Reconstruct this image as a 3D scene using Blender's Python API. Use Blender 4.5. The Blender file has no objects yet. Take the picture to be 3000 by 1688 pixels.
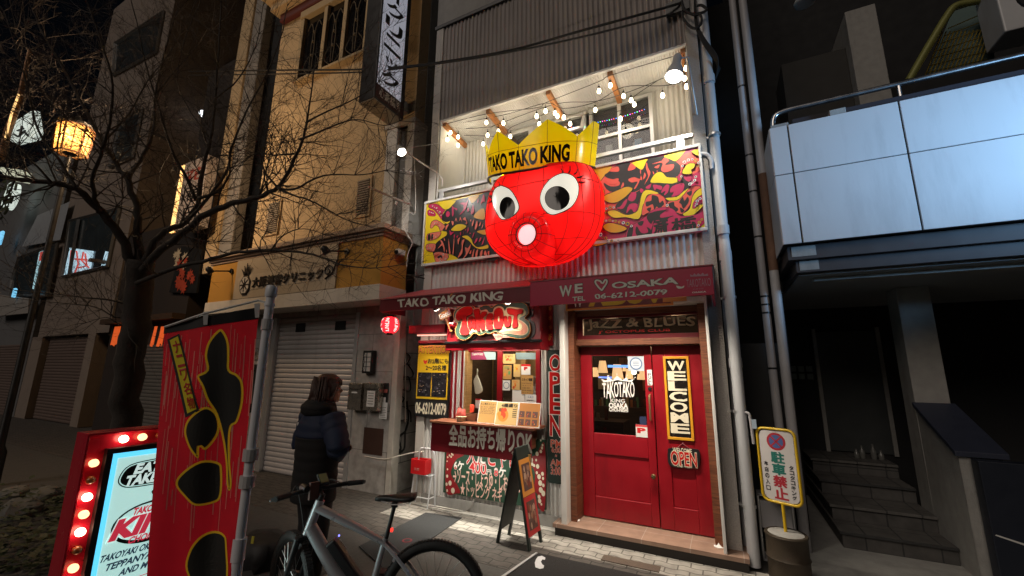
import bpy, math, random
from mathutils import Vector, Matrix, noise
from mathutils.geometry import tessellate_polygon
from mathutils.bvhtree import BVHTree
R = math.radians
SC = bpy.context.scene
COL = SC.collection
rnd = random.Random(7)

# ------------------------------------------------------------------ camera
FPX, YAW, PIT, ROL, CAMH = 1211.0, R(-26.9), R(11.2), R(0.62), 1.85
FW = Vector((math.sin(YAW) * math.cos(PIT), math.cos(YAW) * math.cos(PIT), math.sin(PIT)))
r0 = Vector((math.cos(YAW), -math.sin(YAW), 0))
u0 = r0.cross(FW)
RT = r0 * math.cos(ROL) + u0 * math.sin(ROL)
UP = -r0 * math.sin(ROL) + u0 * math.cos(ROL)
CAM = Vector((0, 0, CAMH))
cd = bpy.data.cameras.new('camera')
cd.sensor_width = 36
cd.lens = 36 * FPX / 3000
cd.clip_start = 0.05
cd.clip_end = 500
co = bpy.data.objects.new('camera', cd)
COL.objects.link(co)
co.matrix_world = Matrix(((RT.x, UP.x, -FW.x, 0), (RT.y, UP.y, -FW.y, 0), (RT.z, UP.z, -FW.z, CAMH), (0, 0, 0, 1)))
SC.camera = co

# ------------------------------------------------------------------ night sky, faint ambient, exposure
w = bpy.data.worlds.new('World')
SC.world = w
w.use_nodes = True
bgn = w.node_tree.nodes['Background']
sky = w.node_tree.nodes.new('ShaderNodeTexSky')
sky.sky_type = 'NISHITA'
sky.sun_disc = False
sky.sun_elevation = R(33)
sky.sun_rotation = R(194)
w.node_tree.links.new(sky.outputs[0], bgn.inputs[0])
bgn.inputs[1].default_value = 0.0006
sl = bpy.data.lights.new('sun', 'SUN')
sl.energy = 0.6
sl.angle = R(30)
sl.color = (1, .86, .74)
so = bpy.data.objects.new('sun', sl)
COL.objects.link(so)
so.rotation_euler = (R(57), 0, R(-14))
SC.view_settings.view_transform = 'Standard'
SC.view_settings.look = 'None'
SC.view_settings.exposure = 0
SC.view_settings.gamma = 1
SC.cycles.use_denoising = True
SC.cycles.max_bounces = 6
SC.cycles.diffuse_bounces = 3
SC.cycles.transmission_bounces = 5
SC.cycles.transparent_max_bounces = 12
SC.cycles.sample_clamp_indirect = 4
SC.cycles.caustics_reflective = False
SC.cycles.caustics_refractive = False


def lamp(kind, name, loc, power, color=(1, .85, .65), size=.03, target=None, cone=70, blend=.6, rect=None, spread=180):
    l = bpy.data.lights.new(name, kind)
    l.energy = power
    l.color = color
    if kind == 'AREA':
        l.shape = 'RECTANGLE'
        l.size, l.size_y = rect
        l.spread = R(spread)
    else:
        l.shadow_soft_size = size
    if kind == 'SPOT':
        l.spot_size = R(cone)
        l.spot_blend = blend
    o = bpy.data.objects.new(name, l)
    COL.objects.link(o)
    o.location = loc
    if target is not None:
        o.rotation_euler = (Vector(target) - Vector(loc)).to_track_quat('-Z', 'Y').to_euler()
    return o


# ------------------------------------------------------------------ survey: photograph regions to rays in the place
REG = {'z1': (0, 0, .5823), 'z2': (600, 0, .5824), 'z3': (1200, 0, .3688), 'z4': (1200, 340, .3688), 'z5': (1080, 780, .345), 'z6': (1600, 780, .345),
       'z7': (2100, 0, .5825), 'z8': (2100, 844, .5825), 'a1': (0, 844, .5828), 'a2': (430, 820, .599), 'a3': (700, 1050, .4404), 'a4': (1150, 1200, .3367),
       'a5': (1580, 1280, .2816), 'a6': (560, 640, .31746), 'a7': (980, 840, .4414), 'a8': (0, 560, .5105), 'd': (0, 0, 1.165), 'f': (0, 0, 1),
       'b1': (780, 1320, .27174), 'b2': (820, 1060, .2622), 'b3': (1380, 380, .2899), 'b4': (1740, 400, .22086), 'b5': (1230, 560, .1657),
       'b6': (1240, 840, .15528), 'b7': (1300, 1000, .17947), 'b8': (1440, 1560, .295), 'c1': (0, 260, .30354), 'c2': (0, 0, .3451),
       'c3': (300, 380, .33117), 'c4': (830, 0, .27613), 'c5': (2200, 0, .31056), 'c6': (2200, 660, .31056), 'c7': (1960, 0, .28986), 'c8': (2060, 1150, .3714)}


def ray(n, x, y):
    a, b, s = REG[n]
    return FW + RT * ((a + x * s - 1500) / FPX) - UP * ((b + y * s - 844) / FPX)


def W(n, x, y, Y):
    d = ray(n, x, y)
    return CAM + d * (Y / d.y)


def WX(n, x, y, X):
    d = ray(n, x, y)
    return CAM + d * (X / d.x)


def WZ(n, x, y, Z):
    d = ray(n, x, y)
    return CAM + d * ((Z - CAMH) / d.z)


def WD(n, x, y, dep):
    return CAM + ray(n, x, y) * dep


def hit(n, x, y, P0, N):
    d = ray(n, x, y)
    return CAM + d * ((P0 - CAM).dot(N) / d.dot(N))


# ------------------------------------------------------------------ materials
MATS = {}


def nodes(name):
    m = bpy.data.materials.new(name)
    m.use_nodes = True
    nt = m.node_tree
    return m, nt, nt.nodes['Principled BSDF']


def pbr(name, col, rough=.6, metal=0, var=.15, scale=6, bump=0, bscale=60, spec=.5, stain=0, coat=0):
    if name in MATS:
        return MATS[name]
    m, nt, p = nodes(name)
    L = nt.links
    tc = nt.nodes.new('ShaderNodeTexCoord')
    nz = nt.nodes.new('ShaderNodeTexNoise')
    nz.inputs['Scale'].default_value = scale
    nz.inputs['Detail'].default_value = 6
    L.new(tc.outputs['Object'], nz.inputs['Vector'])
    mx = nt.nodes.new('ShaderNodeMix')
    mx.data_type = 'RGBA'
    c = tuple(col)
    mx.inputs[6].default_value = tuple(max(0, v * (1 - var)) for v in c) + (1,)
    mx.inputs[7].default_value = tuple(min(1, v * (1 + var)) for v in c) + (1,)
    L.new(nz.outputs[0], mx.inputs[0])
    out = mx.outputs[2]
    if stain:
        mp = nt.nodes.new('ShaderNodeMapping')
        mp.inputs['Scale'].default_value = (3, 3, .5)
        L.new(tc.outputs['Object'], mp.inputs[0])
        n2 = nt.nodes.new('ShaderNodeTexNoise')
        n2.inputs['Scale'].default_value = 1.6
        n2.inputs['Detail'].default_value = 8
        n2.inputs['Roughness'].default_value = .7
        L.new(mp.outputs[0], n2.inputs['Vector'])
        rp = nt.nodes.new('ShaderNodeValToRGB')
        rp.color_ramp.elements[0].position = .5
        rp.color_ramp.elements[1].position = .72
        rp.color_ramp.elements[0].color = (0, 0, 0, 1)
        rp.color_ramp.elements[1].color = (stain, stain, stain, 1)
        L.new(n2.outputs[0], rp.inputs[0])
        m2 = nt.nodes.new('ShaderNodeMix')
        m2.data_type = 'RGBA'
        L.new(rp.outputs[0], m2.inputs[0])
        L.new(out, m2.inputs[6])
        m2.inputs[7].default_value = tuple(v * .35 for v in c) + (1,)
        out = m2.outputs[2]
    L.new(out, p.inputs['Base Color'])
    rr = nt.nodes.new('ShaderNodeMapRange')
    rr.inputs[3].default_value = max(.02, rough - .12)
    rr.inputs[4].default_value = min(1, rough + .12)
    L.new(nz.outputs[0], rr.inputs[0])
    L.new(rr.outputs[0], p.inputs['Roughness'])
    p.inputs['Metallic'].default_value = metal
    p.inputs['Specular IOR Level'].default_value = spec
    p.inputs['Coat Weight'].default_value = coat
    if bump:
        n3 = nt.nodes.new('ShaderNodeTexNoise')
        n3.inputs['Scale'].default_value = bscale
        n3.inputs['Detail'].default_value = 4
        L.new(tc.outputs['Object'], n3.inputs['Vector'])
        b = nt.nodes.new('ShaderNodeBump')
        b.inputs['Strength'].default_value = bump
        b.inputs['Distance'].default_value = .01
        L.new(n3.outputs[0], b.inputs['Height'])
        L.new(b.outputs[0], p.inputs['Normal'])
    MATS[name] = m
    return m


def emi(name, col, st=1.0, base=None, rough=.4):
    """a thing that gives off light"""
    if name in MATS:
        return MATS[name]
    m, nt, p = nodes(name)
    p.inputs['Base Color'].default_value = tuple(base or col) + (1,)
    p.inputs['Emission Color'].default_value = tuple(col) + (1,)
    p.inputs['Emission Strength'].default_value = st
    p.inputs['Roughness'].default_value = rough
    MATS[name] = m
    return m


def shell(name, col, trans=.6, rough=.25, em=0):
    """translucent painted shell of a lantern: lit by the lamps inside it, em adds an even glow"""
    m, nt, p = nodes(name)
    L = nt.links
    tr = nt.nodes.new('ShaderNodeBsdfTranslucent')
    mx = nt.nodes.new('ShaderNodeMixShader')
    nz = nt.nodes.new('ShaderNodeTexNoise')
    nz.inputs['Scale'].default_value = 5
    tc = nt.nodes.new('ShaderNodeTexCoord')
    L.new(tc.outputs['Object'], nz.inputs['Vector'])
    cm = nt.nodes.new('ShaderNodeMix')
    cm.data_type = 'RGBA'
    cm.inputs[6].default_value = tuple(v * .85 for v in col) + (1,)
    cm.inputs[7].default_value = tuple(min(1, v * 1.1) for v in col) + (1,)
    L.new(nz.outputs[0], cm.inputs[0])
    L.new(cm.outputs[2], tr.inputs[0])
    L.new(cm.outputs[2], p.inputs['Base Color'])
    p.inputs['Roughness'].default_value = rough
    if em:
        p.inputs['Emission Color'].default_value = tuple(col) + (1,)
        p.inputs['Emission Strength'].default_value = em
    mx.inputs[0].default_value = trans
    L.new(p.outputs[0], mx.inputs[1])
    L.new(tr.outputs[0], mx.inputs[2])
    L.new(mx.outputs[0], nt.nodes['Material Output'].inputs[0])
    return m


def glass(name, tint=(1, 1, 1), refl=.12):
    m, nt, p = nodes(name)
    L = nt.links
    nt.nodes.remove(p)
    t = nt.nodes.new('ShaderNodeBsdfTransparent')
    t.inputs[0].default_value = tuple(tint) + (1,)
    g = nt.nodes.new('ShaderNodeBsdfGlossy')
    g.inputs['Roughness'].default_value = .03
    f = nt.nodes.new('ShaderNodeFresnel')
    f.inputs[0].default_value = 1.45
    mx = nt.nodes.new('ShaderNodeMixShader')
    L.new(f.outputs[0], mx.inputs[0])
    L.new(t.outputs[0], mx.inputs[1])
    L.new(g.outputs[0], mx.inputs[2])
    L.new(mx.outputs[0], nt.nodes['Material Output'].inputs[0])
    return m


def wood(name, a, b, sc=(1, 1, 12), rough=.5):
    m, nt, p = nodes(name)
    L = nt.links
    tc = nt.nodes.new('ShaderNodeTexCoord')
    mp = nt.nodes.new('ShaderNodeMapping')
    mp.inputs['Scale'].default_value = sc
    L.new(tc.outputs['Object'], mp.inputs[0])
    nz = nt.nodes.new('ShaderNodeTexNoise')
    nz.inputs['Scale'].default_value = 4
    nz.inputs['Detail'].default_value = 8
    nz.inputs['Distortion'].default_value = 1.2
    L.new(mp.outputs[0], nz.inputs['Vector'])
    rp = nt.nodes.new('ShaderNodeValToRGB')
    rp.color_ramp.elements[0].position = .35
    rp.color_ramp.elements[1].position = .68
    rp.color_ramp.elements[0].color = tuple(a) + (1,)
    rp.color_ramp.elements[1].color = tuple(b) + (1,)
    L.new(nz.outputs[0], rp.inputs[0])
    L.new(rp.outputs[0], p.inputs['Base Color'])
    p.inputs['Roughness'].default_value = rough
    return m


def tiles(name, c1, c2, mortar, sx, sy, ms=.015, plane='XY', rough=.75, offset=.5, bump=.5, wav=0, var=.3):
    """bricks, pavers or slabs of real size sx by sy metres"""
    m, nt, p = nodes(name)
    L = nt.links
    tc = nt.nodes.new('ShaderNodeTexCoord')
    src = tc.outputs['Object']
    sep = nt.nodes.new('ShaderNodeSeparateXYZ')
    cmb = nt.nodes.new('ShaderNodeCombineXYZ')
    L.new(src, sep.inputs[0])
    L.new(sep.outputs[plane[0]], cmb.inputs[0])
    L.new(sep.outputs[plane[1]], cmb.inputs[1])
    vec = cmb.outputs[0]
    if wav:
        wv = nt.nodes.new('ShaderNodeMath')
        wv.operation = 'MULTIPLY'
        wv.inputs[1].default_value = 2 * math.pi / sx
        L.new(sep.outputs[plane[0]], wv.inputs[0])
        sn = nt.nodes.new('ShaderNodeMath')
        sn.operation = 'SINE'
        L.new(wv.outputs[0], sn.inputs[0])
        ml = nt.nodes.new('ShaderNodeMath')
        ml.operation = 'MULTIPLY_ADD'
        ml.inputs[1].default_value = wav
        L.new(sn.outputs[0], ml.inputs[0])
        L.new(sep.outputs[plane[1]], ml.inputs[2])
        L.new(ml.outputs[0], cmb.inputs[1])
    br = nt.nodes.new('ShaderNodeTexBrick')
    br.offset = offset
    br.inputs['Scale'].default_value = 1
    br.inputs['Brick Width'].default_value = sx
    br.inputs['Row Height'].default_value = sy
    br.inputs['Mortar Size'].default_value = ms
    br.inputs['Mortar Smooth'].default_value = .3
    br.inputs['Color1'].default_value = tuple(c1) + (1,)
    br.inputs['Color2'].default_value = tuple(c2) + (1,)
    br.inputs['Mortar'].default_value = tuple(mortar) + (1,)
    L.new(vec, br.inputs['Vector'])
    nz = nt.nodes.new('ShaderNodeTexNoise')
    nz.inputs['Scale'].default_value = 9
    nz.inputs['Detail'].default_value = 8
    L.new(src, nz.inputs['Vector'])
    mr = nt.nodes.new('ShaderNodeMapRange')
    mr.inputs[1].default_value = .3
    mr.inputs[2].default_value = .7
    mr.inputs[3].default_value = 1 - var
    mr.inputs[4].default_value = 1 + var * .4
    L.new(nz.outputs[0], mr.inputs[0])
    mm = nt.nodes.new('ShaderNodeMix')
    mm.data_type = 'RGBA'
    mm.blend_type = 'MULTIPLY'
    mm.inputs[0].default_value = 1
    L.new(br.outputs[0], mm.inputs[6])
    L.new(mr.outputs[0], mm.inputs[7])
    L.new(mm.outputs[2], p.inputs['Base Color'])
    p.inputs['Roughness'].default_value = rough
    b = nt.nodes.new('ShaderNodeBump')
    b.inputs['Strength'].default_value = bump
    b.inputs['Distance'].default_value = .006
    b.invert = True
    ad = nt.nodes.new('ShaderNodeMath')
    ad.operation = 'MULTIPLY_ADD'
    ad.inputs[1].default_value = -.35
    L.new(nz.outputs[0], ad.inputs[0])
    L.new(br.outputs['Fac'], ad.inputs[2])
    L.new(ad.outputs[0], b.inputs['Height'])
    L.new(b.outputs[0], p.inputs['Normal'])
    return m


M_ASPH = pbr('asphalt', (.08, .075, .07), .85, var=.5, scale=25, bump=.5, bscale=220, stain=.35)
M_WHITE = pbr('white_paint', (.72, .71, .68), .45, var=.08, stain=.25)
M_CORR = pbr('corrugated_sheet', (.6, .585, .56), .42, var=.1, scale=3, stain=.3)
M_CORRU = pbr('weathered_sheet', (.29, .255, .24), .5, var=.15, scale=3, stain=.5)
M_CONC = pbr('concrete', (.34, .33, .31), .85, var=.25, scale=10, bump=.4, bscale=80, stain=.4)
M_PEB = pbr('pebbledash', (.42, .39, .36), .9, var=.35, scale=70, bump=1, bscale=110)
M_BLACK = pbr('black_paint', (.012, .012, .013), .4, var=.3)
M_RUB = pbr('black_rubber', (.02, .02, .021), .75, var=.3, bump=.3, bscale=200)
M_RED = pbr('red_paint', (.27, .005, .012), .35, var=.22, scale=5, stain=.45, bump=.08, bscale=35)
M_DRED = pbr('dark_red_paint', (.16, .006, .012), .4, var=.2, scale=4, stain=.3)
M_CRIM = pbr('crimson_vinyl', (.42, .008, .05), .4, var=.12)
M_STEEL = pbr('steel', (.55, .55, .56), .3, 1, var=.1)
M_ALU = pbr('aluminium', (.72, .72, .72), .35, .7, var=.06)
M_PVC = pbr('grey_pvc', (.62, .63, .65), .4, var=.12, scale=3, stain=.3)
M_PVC2 = pbr('dirty_pvc', (.42, .41, .42), .5, var=.2, scale=3, stain=.5)
M_RUST = pbr('rusty_pipe', (.14, .07, .04), .8, var=.4, scale=12)
M_CREAMT = pbr('cream_letter', (.72, .66, .5), .5, var=.05)
M_WHT = pbr('white_letter', (.8, .78, .74), .5, var=.03)
M_GREYT = pbr('grey_letter', (.66, .64, .56), .5, var=.12, scale=40)
M_BLKT = pbr('black_letter', (.012, .01, .01), .5, var=.1)
M_REDT = pbr('red_letter', (.6, .02, .02), .45, var=.05)
M_ORGT = pbr('orange_letter', (.75, .28, .06), .5, var=.05)
M_YEL = pbr('yellow_paint', (.66, .42, .012), .45, var=.08)
M_GRNB = pbr('green_board', (.018, .06, .035), .5, var=.2)
M_DGRNB = pbr('dark_green_board', (.012, .025, .02), .5, var=.2)
M_GLASS = glass('window_glass')
M_WOODO = wood('orange_timber', (.3, .11, .03), (.5, .22, .07))
M_WOODR = wood('red_brown_timber', (.1, .03, .014), (.22, .075, .032))
M_WOODD = wood('dark_timber', (.035, .02, .012), (.08, .045, .025))
M_WOODL = wood('pale_timber', (.38, .22, .08), (.55, .35, .15))


# ------------------------------------------------------------------ mesh helpers
def cr(pts, n=6, closed=True):
    """smooth curve through points"""
    pts = [Vector(p) for p in pts]
    N = len(pts)
    out = []
    rng = range(N) if closed else range(N - 1)
    for i in rng:
        if closed:
            a, b, c, d = pts[i - 1], pts[i], pts[(i + 1) % N], pts[(i + 2) % N]
        else:
            a, b, c, d = pts[max(i - 1, 0)], pts[i], pts[i + 1], pts[min(i + 2, N - 1)]
        for k in range(n):
            t = k / n
            out.append(.5 * ((2 * b) + (c - a) * t + (2 * a - 5 * b + 4 * c - d) * t * t + (3 * b - a - 3 * c + d) * t ** 3))
    if not closed:
        out.append(pts[-1])
    return out


def offs(pts, d):
    """offset a closed 2D outline inwards by d"""
    P = [Vector(p) for p in pts]
    area = sum(P[i - 1].x * P[i].y - P[i].x * P[i - 1].y for i in range(len(P)))
    s = 1 if area > 0 else -1
    out = []
    for i in range(len(P)):
        a, b, c = P[i - 1], P[i], P[(i + 1) % len(P)]
        t = (c - a)
        if t.length < 1e-9:
            out.append(b)
            continue
        t.normalize()
        out.append(b + Vector((-t.y, t.x)) * d * s)
    return out


class MB:
    def __init__(s):
        s.v, s.f, s.mi, s.ms = [], [], [], []

    def m(s, mat):
        if mat not in s.ms:
            s.ms.append(mat)
        return s.ms.index(mat)

    def add(s, vs, fs, mat):
        b = len(s.v)
        s.v += [tuple(v) for v in vs]
        k = s.m(mat)
        for f in fs:
            s.f.append(tuple(b + i for i in f))
            s.mi.append(k)
        return s

    def box(s, x0, y0, z0, x1, y1, z1, mat):
        x0, x1 = sorted((x0, x1))
        y0, y1 = sorted((y0, y1))
        z0, z1 = sorted((z0, z1))
        return s.add([(x0, y0, z0), (x1, y0, z0), (x1, y1, z0), (x0, y1, z0), (x0, y0, z1), (x1, y0, z1), (x1, y1, z1), (x0, y1, z1)],
                     [(0, 3, 2, 1), (4, 5, 6, 7), (0, 1, 5, 4), (1, 2, 6, 5), (2, 3, 7, 6), (3, 0, 4, 7)], mat)

    def obox(s, c, ax, ay, az, mat):
        """oriented box: centre and three half vectors"""
        c, ax, ay, az = Vector(c), Vector(ax), Vector(ay), Vector(az)
        vs = [c + ax * i + ay * j + az * k for k in (-1, 1) for i, j in ((-1, -1), (1, -1), (1, 1), (-1, 1))]
        return s.add(vs, [(0, 3, 2, 1), (4, 5, 6, 7), (0, 1, 5, 4), (1, 2, 6, 5), (2, 3, 7, 6), (3, 0, 4, 7)], mat)

    def quad(s, a, b, c, d, mat):
        return s.add([a, b, c, d], [(0, 1, 2, 3)], mat)

    def hexa(s, a4, b4, mat):
        """solid between two quads"""
        return s.add(list(a4) + list(b4), [(3, 2, 1, 0), (4, 5, 6, 7), (0, 1, 5, 4), (1, 2, 6, 5), (2, 3, 7, 6), (3, 0, 4, 7)], mat)

    def tube(s, pts, r, mat, n=8, cap=True, flat=1.0):
        pts = [Vector(p) for p in pts]
        rs = r if isinstance(r, (list, tuple)) else [r] * len(pts)
        T = []
        for i in range(len(pts)):
            t = pts[min(i + 1, len(pts) - 1)] - pts[max(i - 1, 0)]
            T.append(t.normalized() if t.length > 1e-9 else Vector((0, 0, 1)))
        nrm = T[0].cross(Vector((0, 0, 1)) if abs(T[0].z) < .9 else Vector((1, 0, 0))).normalized()
        vs, fs = [], []
        for i, p in enumerate(pts):
            nrm = nrm - T[i] * nrm.dot(T[i])
            if nrm.length < 1e-6:
                nrm = T[i].orthogonal()
            nrm.normalize()
            bn = T[i].cross(nrm)
            for k in range(n):
                a = 2 * math.pi * k / n
                vs.append(p + nrm * math.cos(a) * rs[i] + bn * math.sin(a) * rs[i] * flat)
        for i in range(len(pts) - 1):
            for k in range(n):
                fs.append((i * n + k, i * n + (k + 1) % n, (i + 1) * n + (k + 1) % n, (i + 1) * n + k))
        if cap:
            fs.append(tuple(range(n - 1, -1, -1)))
            fs.append(tuple((len(pts) - 1) * n + k for k in range(n)))
        return s.add(vs, fs, mat)

    def lathe(s, prof, c, mat, n=24, ax=(0, 0, 1), sx=1.0):
        ax = Vector(ax).normalized()
        u = ax.orthogonal().normalized() if abs(ax.z) < .999 else Vector((1, 0, 0))
        v = ax.cross(u)
        c = Vector(c)
        vs, fs = [], []
        for r, h in prof:
            for k in range(n):
                a = 2 * math.pi * k / n
                vs.append(c + ax * h + (u * math.cos(a) * sx + v * math.sin(a)) * r)
        for i in range(len(prof) - 1):
            for k in range(n):
                fs.append((i * n + k, i * n + (k + 1) % n, (i + 1) * n + (k + 1) % n, (i + 1) * n + k))
        fs.append(tuple(range(n - 1, -1, -1)))
        fs.append(tuple((len(prof) - 1) * n + k for k in range(n)))
        return s.add(vs, fs, mat)

    def ball(s, c, r, mat, n=12, sz=1.0):
        prof = [(max(1e-4, r * math.cos(R(a))), r * sz * math.sin(R(a))) for a in range(-90, 91, 15)]
        return s.lathe(prof, c, mat, n)

    def poly(s, pts3, mat):
        """filled outline (any shape) in space"""
        P = [Vector(p) for p in pts3]
        tri = tessellate_polygon([P])
        return s.add(P, tri, mat)

    def prism(s, pts3, vec, mat):
        """outline pushed along vec: a solid board"""
        P = [Vector(p) for p in pts3]
        n = len(P)
        v = Vector(vec)
        tri = [tuple(t) for t in tessellate_polygon([P])]
        s.add(P + [p + v for p in P], tri + [tuple(i + n for i in reversed(t)) for t in tri] +
              [(i, (i + 1) % n, (i + 1) % n + n, i + n) for i in range(n)], mat)
        return s

    def build(s, name, parent=None, smooth=False, bevel=0, label=None, cat=None, group=None, kind=None, mods=None):
        me = bpy.data.meshes.new(name)
        root = parent
        while root is not None and root.parent is not None:
            root = root.parent
        if root is not None:
            org = root.location.copy()
        elif kind:
            org = Vector((0, 0, 0))
        else:
            xs = [v[0] for v in s.v]
            ys = [v[1] for v in s.v]
            zs = [v[2] for v in s.v]
            org = Vector(((min(xs) + max(xs)) / 2, (min(ys) + max(ys)) / 2, min(zs)))
        me.from_pydata([(v[0] - org.x, v[1] - org.y, v[2] - org.z) for v in s.v], [], s.f)
        for m in s.ms:
            me.materials.append(m)
        me.polygons.foreach_set('material_index', s.mi)
        if smooth:
            me.polygons.foreach_set('use_smooth', [True] * len(me.polygons))
            if smooth != 'all':
                me.set_sharp_from_angle(angle=R(40))
        me.update()
        o = bpy.data.objects.new(name, me)
        COL.objects.link(o)
        if root is None:
            o.location = org
        else:
            o.parent = parent
        if bevel:
            b = o.modifiers.new('bevel', 'BEVEL')
            b.width = bevel
            b.segments = 2
            b.limit_method = 'ANGLE'
        if label:
            o['label'] = label
        if cat:
            o['category'] = cat
        if group:
            o['group'] = group
        if kind:
            o['kind'] = kind
        return o


def thing(name, label, cat, loc, group=None):
    o = bpy.data.objects.new(name, None)
    COL.objects.link(o)
    o.empty_display_size = .1
    o.location = loc
    o['label'] = label
    o['category'] = cat
    if group:
        o['group'] = group
    return o


TXT = {}


def rawtext(s, off=0.0):
    k = (s, round(off, 4))
    if k not in TXT:
        c = bpy.data.curves.new('t', 'FONT')
        c.body = s
        c.resolution_u = 3
        c.offset = off
        o = bpy.data.objects.new('t', c)
        m = o.to_mesh()
        TXT[k] = ([(v.co.x, v.co.y) for v in m.vertices], [tuple(p.vertices) for p in m.polygons])
        o.to_mesh_clear()
        bpy.data.objects.remove(o)
        bpy.data.curves.remove(c)
    return TXT[k]


def glyphs(s, off=0.0):
    """lettering as triangles, normalised to the unit box of the plain letters"""
    off0, cjk = off, off > .012 and any(ord(c) > 0x2fff for c in s)
    if cjk:
        off = .006
    vs, fs = rawtext(s, off)
    base = rawtext(s, 0.0)[0]
    xs = [v[0] for v in base]
    ys = [v[1] for v in base]
    x0, y0, dx, dy = min(xs), min(ys), max(max(xs) - min(xs), 1e-3), max(max(ys) - min(ys), 1e-3)
    if cjk:
        one, n1 = fs, len(vs)
        src = vs
        vs, fs = list(src), list(one)
        for k in range(1, 7):
            a = k * math.pi / 3
            e = (off0 - .006) * .8
            vs += [(x + e * math.cos(a), y + e * math.sin(a)) for x, y in src]
            fs += [tuple(i + k * n1 for i in f) for f in one]
    return [((x - x0) / dx, (y - y0) / dy) for x, y in vs], fs


def text(mb, s, fn, mat, off=0.0, wob=0.0, seed=0):
    """lay lettering through fn(u, v, k): k is a tiny lift that keeps overlapping strokes apart"""
    vs, fs = glyphs(s, off)
    out, tri = [], []
    for i, f in enumerate(fs):
        lift = 6e-6 * (i % 199)
        for j in f:
            u, v = vs[j]
            if wob:
                v = v + wob * math.sin(u * 17 + seed) + .3 * wob * math.sin(u * 41 + v * 3)
                u = u + .15 * wob * math.sin(v * 5 + u * 23 + seed)
            out.append(fn(u, v, lift))
        b = len(out) - len(f)
        tri.append(tuple(range(b, b + len(f))))
    mb.add(out, tri, mat)


def flatfn(o, ux, uy, lift=(0, -1, 0), off=0.0):
    o, ux, uy, l = Vector(o), Vector(ux), Vector(uy), Vector(lift)
    return lambda u, v, k: o + ux * u + uy * v + l * (k + off)


def TX(mb, s, x0, z0, x1, z1, Y, mat, off=0.0, wob=0, slope=0.0, seed=0, lean=0.0):
    """text in a box on a facade plane facing the street"""
    text(mb, s, flatfn((x0, Y, z0), (x1 - x0, 0, slope), (lean, 0, z1 - z0)), mat, off, wob, seed)


def TP(mb, s, n, xl, yb, xr, yt, Y, mat, off=0.0, wob=0, slope=0.0, seed=0):
    """the same with the box measured in a photo region: bottom-left and top-right corners"""
    a, b = W(n, xl, yb, Y), W(n, xr, yt, Y)
    TX(mb, s, a.x, a.z, b.x, b.z, Y, mat, off, wob, slope, seed)


def VT(mb, s, x0, x1, ztop, zbot, Y, mat, off=0.0, wob=0, gap=.12, seed=0):
    """vertical writing"""
    n = len(s)
    h = (ztop - zbot) / n
    for i, c in enumerate(s):
        if c == ' ':
            continue
        if c in 'ー|〜':
            mm = (x0 + x1) / 2
            ww = (x1 - x0) * .1
            TX(mb, '|', mm - ww, ztop - (i + 1) * h + h * gap, mm + ww, ztop - i * h - h * gap, Y, mat, 0, 0)
        else:
            TX(mb, c, x0, ztop - (i + 1) * h + h * gap / 2, x1, ztop - i * h - h * gap / 2, Y, mat, off, wob, 0, seed + i)


def PL(mb, n, pts, Y, mat, sm=5, inset=0):
    """flat painted shape traced on a facade plane"""
    P = [Vector((p[0], p[1])) for p in pts]
    if sm:
        P = cr(P, sm)
    if inset:
        P = offs(P, inset)
    mb.poly([W(n, p.x, p.y, Y) for p in P], mat)


def disc(mb, c, r, mat, n=20, sy=1.0, y=0):
    c = Vector(c)
    mb.poly([c + Vector((math.cos(2 * math.pi * k / n) * r, 0, math.sin(2 * math.pi * k / n) * r * sy)) for k in range(n)], mat)

# ================================================================== ground
FY = 5.05          # plane of the shop front
g = MB()
g.box(-60, -30, -.3, 40, 60, -.02, M_ASPH)
g.build('ground', kind='structure')
g = MB()
g.box(-60, -6, -.016, 12, 4.46, 0, M_ASPH)
g.build('road', kind='structure')
M_PAVD = tiles('worn_brown_pavers', (.095, .083, .073), (.075, .067, .06), (.032, .03, .028), .22, .105, .007, 'XY', .85, .5, .6, .012)
g = MB()
g.box(-60, 3.86, -.012, .3, 4.455, .003, M_PAVD)
g.box(-60, 4.456, -.014, -4.165, 5.75, .003, M_PAVD)
g.build('pavement_edge', kind='structure')
M_PAV = tiles('interlocking_pavers', (.36, .34, .305), (.3, .285, .255), (.12, .11, .1), .22, .105, .007, 'XY', .8, .5, .6, .012)
M_LITSTRIP = tiles('lit_wall_strip', (.7, .68, .63), (.64, .62, .58), (.3, .29, .27), .6, .5, .006, 'XY', .7, .5, .4, 0, .15)  # lit strip at the wall foot, its brightness put into paler tiles
g = MB()
g.box(-4.16, 4.46, -.016, .3, 4.93, .004, M_PAV)
g.box(-4.16, 4.934, -.016, -1.9, 5.2, .012, M_LITSTRIP)
g.build('pavement', kind='structure')
g = MB()
g.box(.3, 4.46, -.016, 5, 9, .003, M_CONC)
g.build('side_path', kind='structure')
g = MB()
M_IRON = pbr('cast_iron', (.12, .09, .07), .7, .3, var=.4, scale=30, bump=.6, bscale=90)
P = WZ('b8', 1430, 330, .008)
g.box(P.x - .33, 4.47, .003, P.x + .22, 4.6, .012, M_IRON)
g.build('drain_cover', label='rusty rectangular drain cover set in the pavers before the door step', cat='drain cover')

# ================================================================== the shop
shop = thing('shop_building', 'narrow three storey shop clad in corrugated sheet with a red double door', 'shop', (-2.05, 5.3, 0))


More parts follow.
